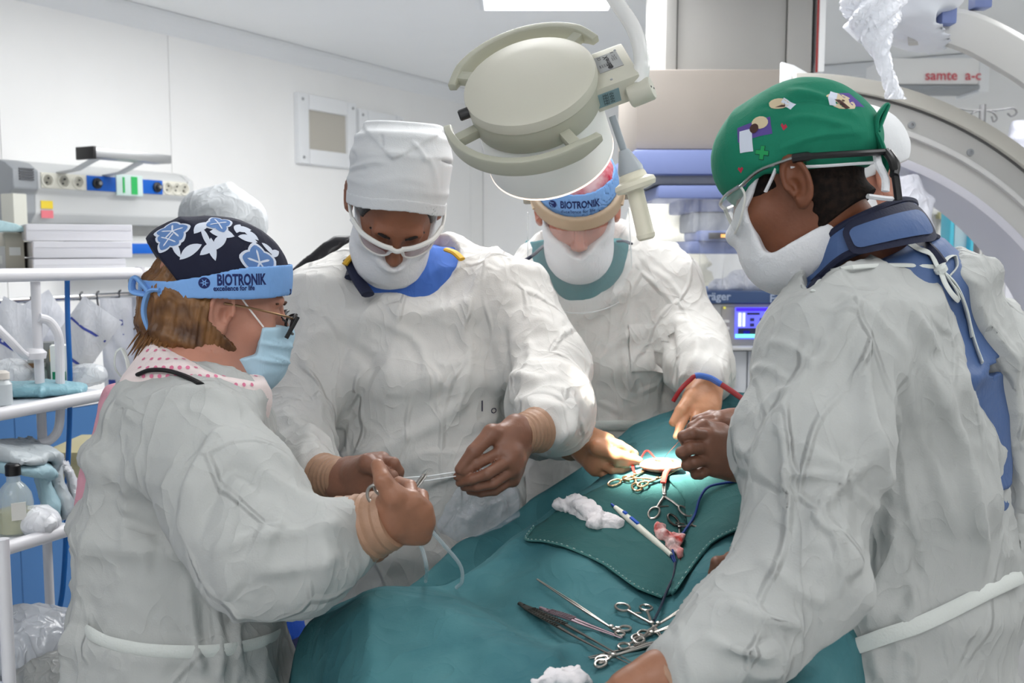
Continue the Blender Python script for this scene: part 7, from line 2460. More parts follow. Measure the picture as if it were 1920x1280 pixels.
    G().lathe([(0.12, 0), (0.14, p[2] - 0.08), (0.15, p[2] - 0.08), (0.13, p[2] - 0.09)], np.array((p[0], p[1], 0)), UZ, n=24).build('bin_body', mat('bin_navy', (40, 44, 80), 0.5), t3)
    G().tube([np.array((p[0] + 0.147 * math.cos(a), p[1] + 0.147 * math.sin(a), p[2] - 0.08)) for a in np.linspace(0, 2 * math.pi, 24, endpoint=False)], 0.006, n=8, closed=True).build('bin_rim', mat('bin_navy', (40, 44, 80), 0.5), t3)
# ------------------------------------------------------------------ the examination lamp over the wound
def build_lamp():
    dL = 1.50
    CRM = mat('lamp_cream', (196, 194, 180), 0.45)
    CRD = mat('lamp_cream_dark', (178, 178, 162), 0.45)
    WHT = mat('lamp_white', (240, 240, 236), 0.35)
    o = P(990, 146, dL)
    w = unit((0.25, 0.70, -0.67))
    u = np.array((0.94, 0.0, 0.34)); u = unit(u - w * np.dot(u, w)); v = np.cross(w, u)
    px = dL / FPX
    R = 0.1035
    L = lambda a, b, c: o + u * a + v * b + w * c
    t = thing('examination_lamp', 'round cream examination lamp with arc handles hanging over the wound', 'lamp', o)
    G().lathe([(0.0, -0.006), (R * 0.60, -0.004), (R * 0.93, 0.0), (R * 0.985, 0.004), (R, 0.011), (R, 0.020), (R * 0.985, 0.022)], o, w, n=64).build('back_cover', CRM, t)
    G().lathe([(R * 0.98, 0.022), (R * 0.985, 0.056), (R * 0.97, 0.060)], o, w, n=64).build('collar', CRD, t)
    D = 0.150
    G().lathe([(R * 0.93, 0.058), (R * 0.95, 0.066), (R * 0.995, D), (R * 0.99, D + 0.004), (R * 0.94, D + 0.004), (R * 0.90, 0.07), (0.0, 0.068)], o, w, n=64).build('drum', WHT, t)
    G().lathe([(R * 0.99, D + 0.003), (R * 0.998, D + 0.004), (R * 0.998, D + 0.0062), (R * 0.96, D + 0.007)], o, w, n=64).build('glowing_rim', mat('lamp_rim_glow', (255, 226, 205), 0.4, emit=1.1), t)
    G().lathe([(R * 0.94, D + 0.001), (R * 0.94, D + 0.003), (0, D + 0.003)], o, w, n=48).build('front_glass', mat('lamp_glass', (255, 236, 205), 0.3, emit=4.0), t)
    # side knob
    G().lathe([(0.0085, 0), (0.0085, 0.014), (0.007, 0.016)], L(-R * 0.98, 0.012, 0.012), -u, n=18).build('side_knob', mat('knob_black', (40, 40, 42), 0.4), t)
    for an in (-2.3,):
        G().lathe([(0.003, 0), (0.003, 0.001)], L(R * math.cos(an), R * math.sin(an), 0.016), u * math.cos(an) + v * math.sin(an), n=8).build('screw', MGREY, t)
    # arc handles
    def handle(a0, a1, rr, w0, w1, name='arc_handle'):
        V = []; Fc = []
        n = 40
        prof = [(-0.0055, -0.014), (0.0055, -0.014), (0.0065, -0.008), (0.0065, 0.008), (0.0055, 0.014), (-0.0055, 0.014), (-0.0065, 0.008), (-0.0065, -0.008)]
        for i in range(n + 1):
            s = i / n
            an = a0 + (a1 - a0) * s
            rd = rr
            tp = min(1.0, 0.45 + 4.5 * min(s, 1 - s))
            for a, b in prof:
                e = u * math.cos(an) + v * math.sin(an)
                V.append(o + e * (rd + a) + w * (w0 + (w1 - w0) * s + b * tp))
        k = len(prof)
        for i in range(n):
            for j in range(k):
                Fc.append((i * k + j, i * k + (j + 1) % k, (i + 1) * k + (j + 1) % k, (i + 1) * k + j))
        Fc.append(tuple(range(k - 1, -1, -1))); Fc.append(tuple(n * k + j for j in range(k)))
        g = G().add(V, Fc)
        return g.build(name, CRD, t, bevel=0.0015)
    sv = 1.0 if np.dot(v, UZ) > 0 else -1.0      # v towards the top of the picture
    hr = R * 1.32
    h1 = handle(math.radians(174) * sv, math.radians(298) * sv, hr * 1.03, 0.046, 0.050)
    h2 = handle(math.radians(22) * sv, math.radians(150) * sv, hr * 0.95, 0.014, 0.014)
    for h_, ans in ((h1, (190, 282)), (h2, (36, 140))):
        for dg in ans:
            an = math.radians(dg) * sv
            e = u * math.cos(an) + v * math.sin(an)
            tg = -u * math.sin(an) + v * math.cos(an)
            G().box(o + e * (R * 1.13) + w * (0.046 if h_ is h1 else 0.014), (R * 0.18, 0.009, 0.008), np.stack([e, tg, w])).build('handle_strut', CRD, h_, bevel=0.003)
    # mounting block with rating plates
    bc = L(0.112, -0.004 * sv, 0.050)
    ax = np.stack([u, v, w])
    bk = G().box(bc, (0.046, 0.045, 0.022), ax).build('mounting_block', CRM, t, bevel=0.006)
    pl = mat('plate_silver', (168, 170, 170), 0.35, 0.4)
    c = bc - w * 0.0225 + u * 0.012 + v * sv * 0.008
    r_, u_ = unit(-v * sv * 1.0), u      # lettering runs along the block
    G().box(c, (0.019, 0.020, 0.0006), ax).build('rating_plate', pl, bk, smooth=False)
    INKB = mat('ink_black', (30, 30, 34), 0.6)
    nn = -w
    def lab(s, size, du, dv, m=INKB, parent=bk, cc=None, rv=None, uv=None, b=0.0):
        V2, F2 = text2d(s, size, b)
        rv_ = v * sv if rv is None else rv
        uv_ = np.cross(nn, rv_) if uv is None else uv
        base = (c if cc is None else cc) + u * du + v * sv * dv
        flat_print(V2, F2, base, rv_, uv_, m, 'lettering', parent, off=0.0009)
    lab('dimeX', 0.0105, 0.000, 0.001, b=0.0003)
    lab('CE', 0.007, -0.010, 0.014)
    lab('C  X', 0.007, 0.012, 0.014)
    for k in range(4):
        lab('IIIIIIIIIII', 0.0028, -0.014 + k * 0.0035, -0.006)
    for k in range(3):
        lab('IIIIIIIIIIIII', 0.0026, 0.008 + k * 0.003, 0.002)
    V2, F2 = disc2d(0.0042, 16)
    flat_print(V2, F2, c + u * 0.0 - v * sv * 0.0145, u, np.cross(nn, u), INKB, 'emblem', bk, off=0.0009)
    for a, b in ((0.030, 0.030), (0.004, -0.034)):
        G().lathe([(0.0022, 0), (0.0018, 0.0012)], bc - w * 0.022 + u * a + v * sv * b, -w, n=8).build('screw', MGREY, bk)
    # blue-grey instruction plate on the side that faces down
    sdn = -v * sv
    cs = bc + sdn * 0.0453 + u * (-0.008) + w * 0.000
    G().box(cs, (0.018, 0.0006, 0.012), ax).build('instruction_plate', mat('plate_blue_grey', (120, 146, 152), 0.5), bk, smooth=False)
    for k in range(4):
        V2, F2 = text2d('Hkl tfx', 0.0062)
        rr_ = u; uu_ = np.cross(sdn, u)
        flat_print(V2, F2, cs + uu_ * (0.0075 - 0.005 * k), rr_, uu_, INKB, 'lettering', bk, off=0.0012)
    # knuckle and curved arm
    kc = P(1206, 171, dL)
    side = unit(u * 0.92 + np.array((0, -0.35, 0)))
    G().lathe([(0.016, -0.022), (0.018, -0.020), (0.018, 0.012), (0.0165, 0.015), (0.015, 0.015), (0, 0.0145)], kc, side, n=32).build('knuckle', CRM, t, smooth=True)
    for q in (-1, 1):
        G().lathe([(0.0016, 0), (0.0016, 0.0006)], kc + side * 0.0152 + np.cross(side, UZ) * 0.009 * q, side, n=8).build('pin_hole', BLACK, t)
    pts = [P(1200, 158, dL), P(1203, 120, dL), P(1198, 82, dL), P(1184, 46, dL + 0.01), P(1160, 10, dL + 0.03), P(1140, -22, dL + 0.06), P(1125, -60, dL + 0.1)]
    G().tube(spline(pts, 8), [0.0125] * 8 + [0.0115] * 41, n=20).build('curved_arm', mat('arm_white', (226, 226, 224), 0.25), t)
    end = P(1125, -60, dL + 0.1)
    G().tube([end, np.array((end[0], end[1], CEIL))], 0.0112, n=16).build('drop_tube', mat('arm_white', (226, 226, 224), 0.25), t)
    # aiming handle below the block
    ra = P(1148, 218, dL + 0.01); rb = P(1171, 286, dL + 0.015)
    hx = unit(rb - ra)
    G().tube([ra, rb], 0.0056, n=16).build('rod', mat('rod_grey', (150, 158, 164), 0.4), t)
    G().lathe([(0.0075, 0), (0.0095, 0.004), (0.0195, 0.030), (0.0195, 0.036)], rb - hx * 0.004, hx, n=32).build('cone', mat('cone_grey', (172, 178, 184), 0.4), t)
    f0 = rb + hx * 0.032
    CR2 = mat('handle_cream', (228, 222, 202), 0.4)
    G().lathe([(0.019, 0), (0.021, 0.004), (0.022, 0.010), (0.031, 0.014), (0.0325, 0.020), (0.030, 0.026), (0.016, 0.029)], f0, hx, n=40).build('flange', CR2, t)
    h0 = P(1188, 346, dL + 0.02); h1_ = P(1212, 446, dL + 0.025)
    hx2 = unit(h1_ - h0); Lh = np.linalg.norm(h1_ - h0)
    G().lathe([(0.0155, -0.01), (0.0160, 0), (0.0130, 0.010), (0.0135, Lh * 0.9), (0.0145, Lh * 0.93), (0.0135, Lh), (0.010, Lh + 0.003)], h0, hx2, n=32).build('grip', CR2, t)
    G().lathe([(0.002, 0), (0.002, 0.0008)], f0 + hx * 0.006 + unit(np.cross(hx, (1, 0.2, 0))) * -0.0212, unit(np.cross(hx, (1, 0.2, 0))) * -1, n=8).build('screw', MGREY, t)
    # its light, sent to the wound
    src = L(0, 0, D + 0.012)
    sp = bpy.data.lights.new('lamp_beam', 'SPOT')
    sp.energy = 620
    sp.color = (1.0, 0.92, 0.79)
    sp.spot_size = math.radians(18)
    sp.spot_blend = 1.0
    sp.shadow_soft_size = 0.06
    so = link(bpy.data.objects.new('lamp_beam', sp))
    so.location = src
    so.rotation_euler = (Vector(P(1245, 872, 1.80)) - Vector(src)).to_track_quat('-Z', 'Y').to_euler()
# ------------------------------------------------------------------ table, drapes and instruments
_CP = [(575, 1172, 1.50), (640, 1150, 1.47), (700, 1112, 1.47), (760, 1104, 1.52), (860, 1124, 1.50), (960, 1120, 1.52),
       (690, 1280, 1.27), (820, 1280, 1.24), (950, 1280, 1.22), (1100, 1280, 1.21), (1250, 1280, 1.20), (850, 1200, 1.36), (1000, 1200, 1.35),
       (760, 1092, 1.66), (860, 1012, 1.80), (1000, 928, 1.94), (1100, 862, 2.03), (1182, 800, 2.12), (1270, 762, 2.15), (1400, 738, 2.12), (1500, 730, 2.15),
       (870, 1070, 1.68), (960, 1010, 1.80), (1040, 960, 1.88),
       (985, 1022, 1.67), (1060, 1034, 1.60), (1080, 945, 1.76), (1130, 1062, 1.56), (1195, 1112, 1.50), (1150, 905, 1.82), (1240, 885, 1.80), (1250, 940, 1.73), (1200, 980, 1.70),
       (1300, 880, 1.83), (1350, 880, 1.80), (1390, 930, 1.72), (1480, 900, 1.75), (1255, 1060, 1.585), (1235, 1130, 1.475), (1290, 985, 1.68),
       (1100, 1160, 1.44), (1200, 1210, 1.34), (1300, 1170, 1.38), (1340, 1110, 1.45), (1400, 1040, 1.53), (1500, 1000, 1.58), (1450, 1150, 1.38), (1400, 1280, 1.20),
       (1180, 850, 1.98), (1240, 810, 2.02), (1330, 810, 1.98), (1420, 800, 1.98)]
_C3 = np.array([P(*q) for q in _CP])
_XY = _C3[:, :2]


def _tps(r):
    return np.where(r > 1e-9, r * r * np.log(np.maximum(r, 1e-9)), 0)


def _fit():
    n = len(_XY)
    K = _tps(np.linalg.norm(_XY[:, None] - _XY[None], axis=2)) + np.eye(n) * 0.0012
    Q = np.concatenate([np.ones((n, 1)), _XY], 1)
    A = np.block([[K, Q], [Q.T, np.zeros((3, 3))]])
    s = np.linalg.solve(A, np.concatenate([_C3[:, 2], np.zeros(3)]))
    return s[:n], s[n:]


_WT, _AF = _fit()
_EDGE = np.array([P(*q)[:2] for q in ((575, 1172, 1.50), (650, 1150, 1.60), (760, 1092, 1.66), (860, 1012, 1.80), (1000, 928, 1.94), (1100, 862, 2.03), (1182, 800, 2.12), (1270, 762, 2.15), (1400, 738, 2.14), (1640, 738, 2.14),
                                      (1640, 900, 1.75), (1620, 1100, 1.40), (1500, 1280, 1.18), (1400, 1500, 1.0), (1000, 1520, 1.0), (730, 1460, 1.06), (680, 1260, 1.29), (630, 1205, 1.40))])


_pp = lambda *q: [P(*k)[:2] for k in q]
_BUMPS = [(_pp((890, 1112, 1.60), (985, 1022, 1.72), (1080, 945, 1.80), (1150, 895, 1.88)), 0.030, 0.014),
          (_pp((800, 1105, 1.62), (890, 1050, 1.74), (1000, 975, 1.86), (1090, 900, 1.96), (1150, 855, 2.02)), 0.034, -0.038),
          (_pp((700, 1190, 1.38), (820, 1190, 1.38)), 0.085, 0.026), (_pp((950, 1230, 1.30), (1010, 1240, 1.28)), 0.05, 0.014),
          (_pp((900, 1118, 1.52), (1000, 1190, 1.40), (1090, 1265, 1.26)), 0.030, -0.014), (_pp((1060, 1060, 1.58), (1180, 1140, 1.47)), 0.03, 0.010),
          (_pp((1300, 950, 1.70), (1275, 1060, 1.57), (1240, 1150, 1.45)), 0.028, -0.020)]


def _outside(xy):
    """distance outside the outline of the table top"""
    n = len(_EDGE)
    best = np.full(len(xy), 9.0)
    ins = np.zeros(len(xy), bool)
    for i in range(n):
        a = _EDGE[i]; b = _EDGE[(i + 1) % n]
        ba = b - a
        t = np.clip(((xy - a) @ ba) / (ba @ ba), 0, 1)
        best = np.minimum(best, np.linalg.norm(xy - a - t[:, None] * ba, axis=1))
        c = (a[1] > xy[:, 1]) != (b[1] > xy[:, 1])
        xx = a[0] + (xy[:, 1] - a[1]) / (b[1] - a[1] + 1e-12) * ba[0]
        ins ^= c & (xy[:, 0] < xx)
    return np.where(ins, -best, best)


def H(xy):
    xy = np.atleast_2d(np.asarray(xy, float))
    z = _tps(np.linalg.norm(xy[:, None] - _XY[None], axis=2)) @ _WT + _AF[0] + xy @ _AF[1:]
    z = np.clip(z, 0.95, 1.36)
    for pl, w, hh in _BUMPS:
        b = np.full(len(xy), 9.0)
        for a_, b_ in zip(pl[:-1], pl[1:]):
            ba = b_ - a_
            t_ = np.clip(((xy - a_) @ ba) / (ba @ ba + 1e-9), 0, 1)
            b = np.minimum(b, np.linalg.norm(xy - a_ - t_[:, None] * ba, axis=1))
        z = z + hh * np.exp(-(b / w) ** 2)
    so = _outside(xy)
    s = np.maximum(so + 0.012, 0)
    return z - np.where(s < 0.03, s * s * 30, 0.027 + (s - 0.03) * 5.0)


def S(px, py, lift=0.0):
    """the point of the drape seen at a pixel"""
    r = ray(px, py)
    ts = np.linspace(0.9, 2.6, 700)
    pts = CAM + ts[:, None] * r
    d = pts[:, 2] - H(pts[:, :2])
    i = int(np.argmax(d < 0)) if (d < 0).any() else len(ts) - 1
    i = max(i, 1)
    t = ts[i - 1] + (ts[i] - ts[i - 1]) * d[i - 1] / max(d[i - 1] - d[i], 1e-9)
    p = CAM + t * r
    return p + np.array((0, 0, lift))


DRAPE = None
STEEL = None


def build_table():
    global STEEL
    DR = mat('drape_teal', (68, 120, 126), 0.85, var=0.10, vscale=9, bump=0.0004, bscale=300, crumple=0.0045, cscale=8, rgb2=(48, 102, 110))
    TW = mat('towel_green', (46, 96, 96), 0.9, var=0.10, vscale=10, bump=0.0006, bscale=380, crumple=0.0014, cscale=14)
    # table
    t = thing('operating_table', 'operating table hidden under the teal drape', 'table', (0.25, 1.6, 0))
    MT = mat('table_metal', (150, 152, 154), 0.35, 0.8)
    G().box((0.30, 1.66, 0.86), (0.20, 0.42, 0.03), np.stack([unit((0.72, -0.4, 0)) , unit((0.4, 0.72, 0)), UZ])).build('table_top', mat('mattress_black', (24, 24, 26), 0.5), t, bevel=0.015)
    G().span((0.22, 1.52, 0.1), (0.38, 1.72, 0.83)).build('pedestal', MT, t, bevel=0.01)
    G().span((0.14, 1.45, 0.0), (0.46, 1.85, 0.1)).build('foot', MT, t, bevel=0.02)
    # big teal drape
    xs = np.arange(-0.50, 0.98, 0.0085); ys = np.arange(0.85, 2.34, 0.0085)
    X, Y = np.meshgrid(xs, ys)
    xy = np.stack([X.ravel(), Y.ravel()], 1)
    z = H(xy)
    p3 = np.concatenate([xy, z[:, None]], 1).astype(F32)
    q = warp(p3, 3.0, 0.06)
    dv = np.array((0.5, 0.8, 0), F32)
    al = (q @ dv)[:, None] * dv * 0.5
    w_ = 0.007 * (ridge((q - al) * 5.5) - 0.4) + 0.0025 * (ridge(warp(p3, 6, 0.04) * 13 + 9) ** 2 - 0.3)
    st = [([S(690, 1112), S(694, 1180), S(700, 1270)], 0.012, 0.010), ([S(1000, 1250), S(1080, 1220), S(1120, 1190)], 0.012, 0.008),
          ([S(870, 1112), S(930, 1075), S(990, 1024)], 0.016, 0.006), ([S(760, 1120), S(880, 1190), S(960, 1260)], 0.02, 0.006),
          ([S(1000, 1120), S(1060, 1180), S(1110, 1230)], 0.016, -0.008), ([S(1170, 830), S(1220, 800), S(1290, 790)], 0.014, 0.004)]
    w_ = w_ + fold_strokes(p3, st)
    so = _outside(xy)
    p3[:, 2] += np.where(so < 0.03, w_, w_ * 0.4)
    hang = np.clip((so - 0.02) / 0.1, 0, 1)
    p3[:, 0] += hang * 0.010 * gnoise(p3 * np.array((9, 9, 2.0), F32))
    n, m = len(xs), len(ys)
    idx = np.arange(n * m).reshape(m, n)
    Q = np.stack([idx[:-1, :-1], idx[:-1, 1:], idx[1:, 1:], idx[1:, :-1]], -1).reshape(-1, 4)
    keep = (so[Q].min(1) < 0.075)
    Qk = Q[keep]
    used = np.unique(Qk)
    remap = np.full(len(p3), -1); remap[used] = np.arange(len(used))
    dr = mesh_obj('surgical_drape', p3[used], remap[Qk], DR)
    tag(dr, 'large teal surgical drape spread over the patient and the table', 'drape')
    sd_ = dr.modifiers.new('thickness', 'SOLIDIFY'); sd_.thickness = 0.003; sd_.offset = -1
    # green towels on top with stitched hems
    def towel(pix, lab, lift, hem_n, seed):
        V2, F2 = fill2d([[tuple(S(a, b)[:2]) for a, b in pix]], 0.009)
        xy = np.array(V2)
        zz = H(xy)
        p = np.concatenate([xy, zz[:, None]], 1).astype(F32)
        zz = zz + lift + 0.004 * (ridge(warp(p + seed, 5, 0.04) * 7.0)) + 0.0015 * gnoise(p * 40)
        o = mesh_obj('surgical_towel', [(a, b, c) for (a, b), c in zip(V2, zz)], F2, TW)
        tag(o, lab, 'towel')
        md = o.modifiers.new('thickness', 'SOLIDIFY'); md.thickness = 0.004; md.offset = -1
        bv = bvh_of(o)
        hp = []
        for a, b in hem_n:
            pq = S(a, b)
            hit = bv.ray_cast(Vector((pq[0], pq[1], 2.0)), Vector((0, 0, -1)), 2.0)
            hp.append(np.array(hit[0]) if hit[0] is not None else pq + UZ * (lift + 0.003))
        hp = spline(hp, 10)
        h_ = G().tube(hp, 0.0028, n=6, flat=0.6).build('hem', mat('hem_green', (66, 116, 114), 0.9), o)
        g = G()
        for i in range(0, len(hp) - 1, 2):
            a, b = hp[i], hp[i + 1]
            g.tube([a + UZ * 0.0022, a * 0.45 + b * 0.55 + UZ * 0.0022], 0.0011, n=5)
        s_ = g.build('stitching', mat('thread_pale', (150, 176, 172), 0.8), o)
        s_['kind'] = 'stuff'
        return o
    towel([(986, 1020), (1000, 1000), (1040, 968), (1085, 942), (1150, 905), (1205, 884), (1250, 905), (1285, 950), (1290, 1000), (1272, 1060), (1262, 1118), (1240, 1130), (1196, 1112), (1160, 1085), (1130, 1063), (1062, 1033), (1020, 1026)],
          'dark green towel with a stitched hem under the white gauze and cautery pencil', 0.007,
          [(1000, 1000), (986, 1020), (1020, 1026), (1062, 1033), (1130, 1063), (1160, 1085), (1196, 1112), (1240, 1130)], 2.0)
    towel([(1250, 908), (1300, 898), (1350, 905), (1400, 925), (1410, 1000), (1370, 1012), (1332, 1030), (1300, 1068), (1266, 1120), (1258, 1128), (1270, 1066), (1290, 1002), (1284, 950)],
          'second dark green towel, against the gown of the near surgeon', 0.011, [(1400, 1000), (1370, 1012), (1332, 1030), (1300, 1068), (1266, 1120)], 6.0)
    # wound
    w0 = S(1240, 884, 0.012)
    SK = mat('wound_skin', (214, 150, 130), 0.4, rgb2=(170, 60, 50), vscale=60, bump=0.001, bscale=80)
    t = thing('wound', 'brightly lit open wound framed by the drapes', 'wound', w0)
    def wd(p):
        d = ell(p, w0, (0.040, 0.034, 0.012))
        return smax(d, -ell(p, w0 + np.array((0, -0.004, 0.010)), (0.013, 0.011, 0.012)), 0.004)
    lo, hi = bounds([w0], 0.06)
    sdf_obj('skin', wd, lo, hi, 0.0025, SK, t)
    def wi(p):
        return ell(p, w0 + np.array((0, -0.004, -0.001)), (0.0135, 0.0115, 0.004))
    sdf_obj('opening', wi, lo, hi, 0.0022, mat('blood_red', (140, 20, 22), 0.25), t)

    STEEL = mat('instrument_steel', (168, 164, 158), 0.28, 0.95, bump=0.0002, bscale=200)
    DARK = mat('instrument_dark', (92, 90, 86), 0.35, 0.9)
    GOLD = mat('ring_warm', (186, 160, 126), 0.25, 0.95)

    def ring3(c, n_, up_, ra, rb, tube=0.0021):
        a = unit(up_); b = np.cross(unit(n_), a)
        return [c + a * ra * math.cos(x) + b * rb * math.sin(x) for x in np.linspace(0, 2 * math.pi, 22, endpoint=False)]

    def clamp(lab, name, tip, joint, rA, rB, m=STEEL, rr=0.011, lift=0.008, cat='clamp', lifts=None, r=0.0024):
        la, lb, lc, ld = lifts or (lift, lift, lift, lift)
        T = S(*tip, la); J = S(*joint, lb); A = S(*rA, lc); B = S(*rB, ld)
        t = thing(name, lab, cat, (J + (A + B) / 2) / 2, 'steel instruments on the drape')
        nrm = UZ * 0.9 - unit(_F) * 0.25
        side = unit(np.cross(nrm, J - T))
        for sgn, Rg in ((1, A), (-1, B)):
            axd = unit(Rg - J)
            base = Rg - axd * rr
            mid = J * 0.45 + base * 0.55 + side * 0.0
            g = G()
            g.tube(spline([T + side * sgn * 0.0007, T * 0.5 + J * 0.5 + side * sgn * 0.0018, J, mid, base], 6), [r * 0.45] * 6 + [r * 0.8] * 6 + [r] * 13, n=8, flat=0.8)
            o = g.build('half', m, t)
            G().tube(ring3(Rg, nrm, axd, rr, rr * 0.74), 0.0020, n=8, closed=True).build('finger_ring', m, o)
        G().lathe([(0.0034, 0), (0.0034, 0.0016), (0.002, 0.0022)], J + unit(nrm) * r * 0.8, nrm, n=12).build('pivot', m, t)
        # ratchet between the shanks
        p1 = J * 0.35 + A * 0.65; p2 = J * 0.35 + B * 0.65
        G().tube([p1, p1 * 0.45 + p2 * 0.55], 0.0014, n=6).build('ratchet', m, t)
        return t

    def forceps(lab, a, b, m, w=0.0045, open_=0.006, lift=0.006, la=None, tipw=0.25):
        A = S(*a, la if la is not None else lift); B = S(*b, lift)       # a = closed tail, b = tips
        t = thing('forceps', lab, 'forceps', (A + B) / 2, 'steel instruments on the drape')
        ax = unit(B - A); side = unit(np.cross(UZ, ax))
        L = np.linalg.norm(B - A)
        for sgn in (-1, 1):
            pts = [A, A + (B - A) * 0.1 + side * sgn * open_ * 0.5, A + (B - A) * 0.35 + side * sgn * open_ + UZ * 0.001, A + (B - A) * 0.6 + side * sgn * open_ * 1.1, B + side * sgn * open_ * 0.5]
            Q = spline(pts, 6)
            rad = list(np.interp(np.linspace(0, 1, len(Q)), [0, 0.1, 0.35, 0.6, 1.0], [0.0030, w * 0.7, w, w * 0.7, w * tipw]))
            arm_ = G().tube(Q, rad, n=8, flat=0.55).build('tine', m, t)
            g = G()
            for i in range(14):
                s_ = 0.28 + 0.022 * i
                k_ = int(s_ * (len(Q) - 1))
                f_ = s_ * (len(Q) - 1) - k_
                c_ = Q[k_] * (1 - f_) + Q[k_ + 1] * f_
                g.box(c_ + UZ * (w * 0.5), (0.0007, w * 0.7, 0.0006), np.stack([ax, side, UZ]))
            gr = g.build('grip_ridges', m, arm_, smooth=False)
            gr['kind'] = 'stuff'
        G().tube([A - ax * 0.002, A + ax * 0.012], 0.0034, n=8, flat=0.8).build('tail_joint', m, t)
        return t

    # instruments near the wound
    clamp('shiny clamp lying open beside the wound, rings towards the tall-capped surgeon', 'clamp', (1224, 886), (1190, 903), (1152, 917), (1194, 925), GOLD, 0.012, 0.012)
    clamp('second shiny clamp holding the wound edge, rings under the first', 'clamp', (1275, 892), (1232, 912), (1205, 922), (1178, 910), GOLD, 0.010, 0.014)
    clamp('upright clamp gripping a red swab below the wound', 'clamp', (1244, 900), (1245, 945), (1226, 974), (1284, 971), STEEL, 0.013, 0.010, lifts=(0.016, 0.016, 0.012, 0.012))
    clamp('dark clamp half under the blue cord beside the bloodied swab', 'clamp', (1276, 1062), (1274, 1000), (1262, 985), (1310, 992), DARK, 0.012, 0.010)
    # instruments at the near end
    clamp('open scissors with two large rings lying below the towel', 'scissors', (1242, 1208), (1222, 1180), (1167, 1148), (1211, 1149), STEEL, 0.0125, 0.008, cat='scissors')
    clamp('long needle holder pointing away to the tall-capped surgeon, rings near the tangle', 'needle_holder', (1007, 1096), (1146, 1188), (1162, 1200), (1172, 1190), STEEL, 0.008, 0.009, cat='needle holder')
    clamp('long clamp with its tip at the brown glove by the drape edge', 'clamp', (1345, 1112), (1234, 1182), (1206, 1200), (1198, 1212), STEEL, 0.009, 0.009)
    clamp('clamp lying between the long one and the lowest needle holder', 'clamp', (1309, 1166), (1222, 1198), (1196, 1206), (1170, 1222), STEEL, 0.009, 0.008)
    clamp('lowest needle holder, its rings crossing the dark forceps', 'needle_holder', (1278, 1201), (1150, 1244), (1128, 1250), (1126, 1258), STEEL, 0.008, 0.010, cat='needle holder')
    forceps('long dark forceps lying foremost on the drape', (975, 1140), (1186, 1255), DARK, 0.0045, 0.006, 0.007, tipw=0.18)
    forceps('mauve-tailed forceps lying above the dark ones', (1015, 1150), (1166, 1206), mat('forceps_mauve', (150, 132, 140), 0.35, 0.8), 0.0044, 0.003, 0.008)
    forceps('grooved forceps crossing under the lowest needle holder', (1252, 1212), (1104, 1241), DARK, 0.0042, 0.004, 0.006)
    # cautery pencil and its cord
    A = S(1146, 958, 0.013); B = S(1258, 1055, 0.013)
    ax = unit(B - A); L = np.linalg.norm(B - A)
    t = thing('cautery_pencil', 'white cautery pencil with a blue button on the green towel', 'cautery pencil', (A + B) / 2)
    G().lathe([(0.0016, 0), (0.0022, 0.010), (0.0036, 0.012)], A, ax, n=14).build('tip', mat('tip_blue', (30, 70, 170), 0.4), t)
    G().lathe([(0.0034, 0.010), (0.0052, 0.026), (0.0060, L * 0.35), (0.0056, L * 0.75), (0.0040, L)], A, ax, n=18).build('barrel', mat('pencil_white', (226, 226, 214), 0.4), t)
    for k_, hl in ((0.24, 0.004), (0.40, 0.010)):
        c_ = A + ax * L * k_ + UZ * 0.0056 - unit(_F) * 0.002
        sd2 = unit(np.cross(UZ, ax))
        G().box(c_, (hl, 0.0028, 0.0016), np.stack([ax, sd2, np.cross(ax, sd2)])).build('button', mat('button_blue', (24, 84, 190), 0.4), t, bevel=0.0006)
    CB = mat('cord_blue', (22, 52, 120), 0.4)
    pts = [S(1258, 1055, 0.012), S(1266, 1066, 0.010), S(1262, 1040, 0.014), S(1285, 1010, 0.016), S(1302, 985, 0.018), S(1312, 955, 0.02), S(1328, 934, 0.02), S(1360, 922, 0.016), S(1392, 916, 0.014)]
    tag(G().tube(spline(pts, 8), 0.0022, n=8).build('cord', CB), 'thin blue cord looping over the green towel', 'cord')
    pts = [S(1266, 1062, 0.010), S(1262, 1090, 0.009), S(1250, 1120, 0.010), S(1238, 1150, 0.009), S(1226, 1176, 0.010)]
    tag(G().tube(spline(pts, 8), 0.0022, n=8).build('cord', mat('cord_dark', (30, 40, 60), 0.4)), 'dark cord running from the pencil down to the scissors', 'cord')
    # gauze
    def gauze(name, pix, th, m, lab, seed, lift=0.012, cell=0.0028, big=0.012):
        Q = [S(a, b, lift) for a, b in pix]
        def f(p):
            d = None
            for a, b in zip(Q[:-1], Q[1:]):
                e = rc(p, a, b, th, th * 0.9)
                d = e if d is None else smin(d, e, 0.012)
            return d
        lo, hi = bounds(Q, th + 0.03)
        o = sdf_obj(name, f, lo, hi, cell, m, None, disp=gz_disp(seed))
        return tag(o, lab, 'gauze')
    def gz_disp(seed):
        def f(V, N):
            q = warp(V + seed, 20, 0.012)
            return 0.0075 * (ridge(q * 30) - 0.4) + 0.004 * (ridge(q * 66 + 3) - 0.4) + 0.0012 * gnoise(V * 240)
        return f
    GZ = mat('gauze_pad', (232, 228, 230), 0.95, bump=0.0012, bscale=260)
    gauze('gauze', [(1052, 962), (1078, 950), (1096, 962), (1120, 980), (1150, 992), (1118, 994), (1096, 976), (1070, 962)], 0.011, GZ, 'crumpled white gauze on the green towel', 1.0)
    GB = mat('gauze_bloodied', (232, 206, 204), 0.9, rgb2=(190, 50, 44), vscale=45, bump=0.0012, bscale=260)
    gauze('gauze', [(1234, 1000), (1248, 1016), (1268, 1022), (1258, 1036), (1272, 1050)], 0.0085, GB, 'bloodied swab beside the cautery pencil', 2.0, 0.010, 0.0024)
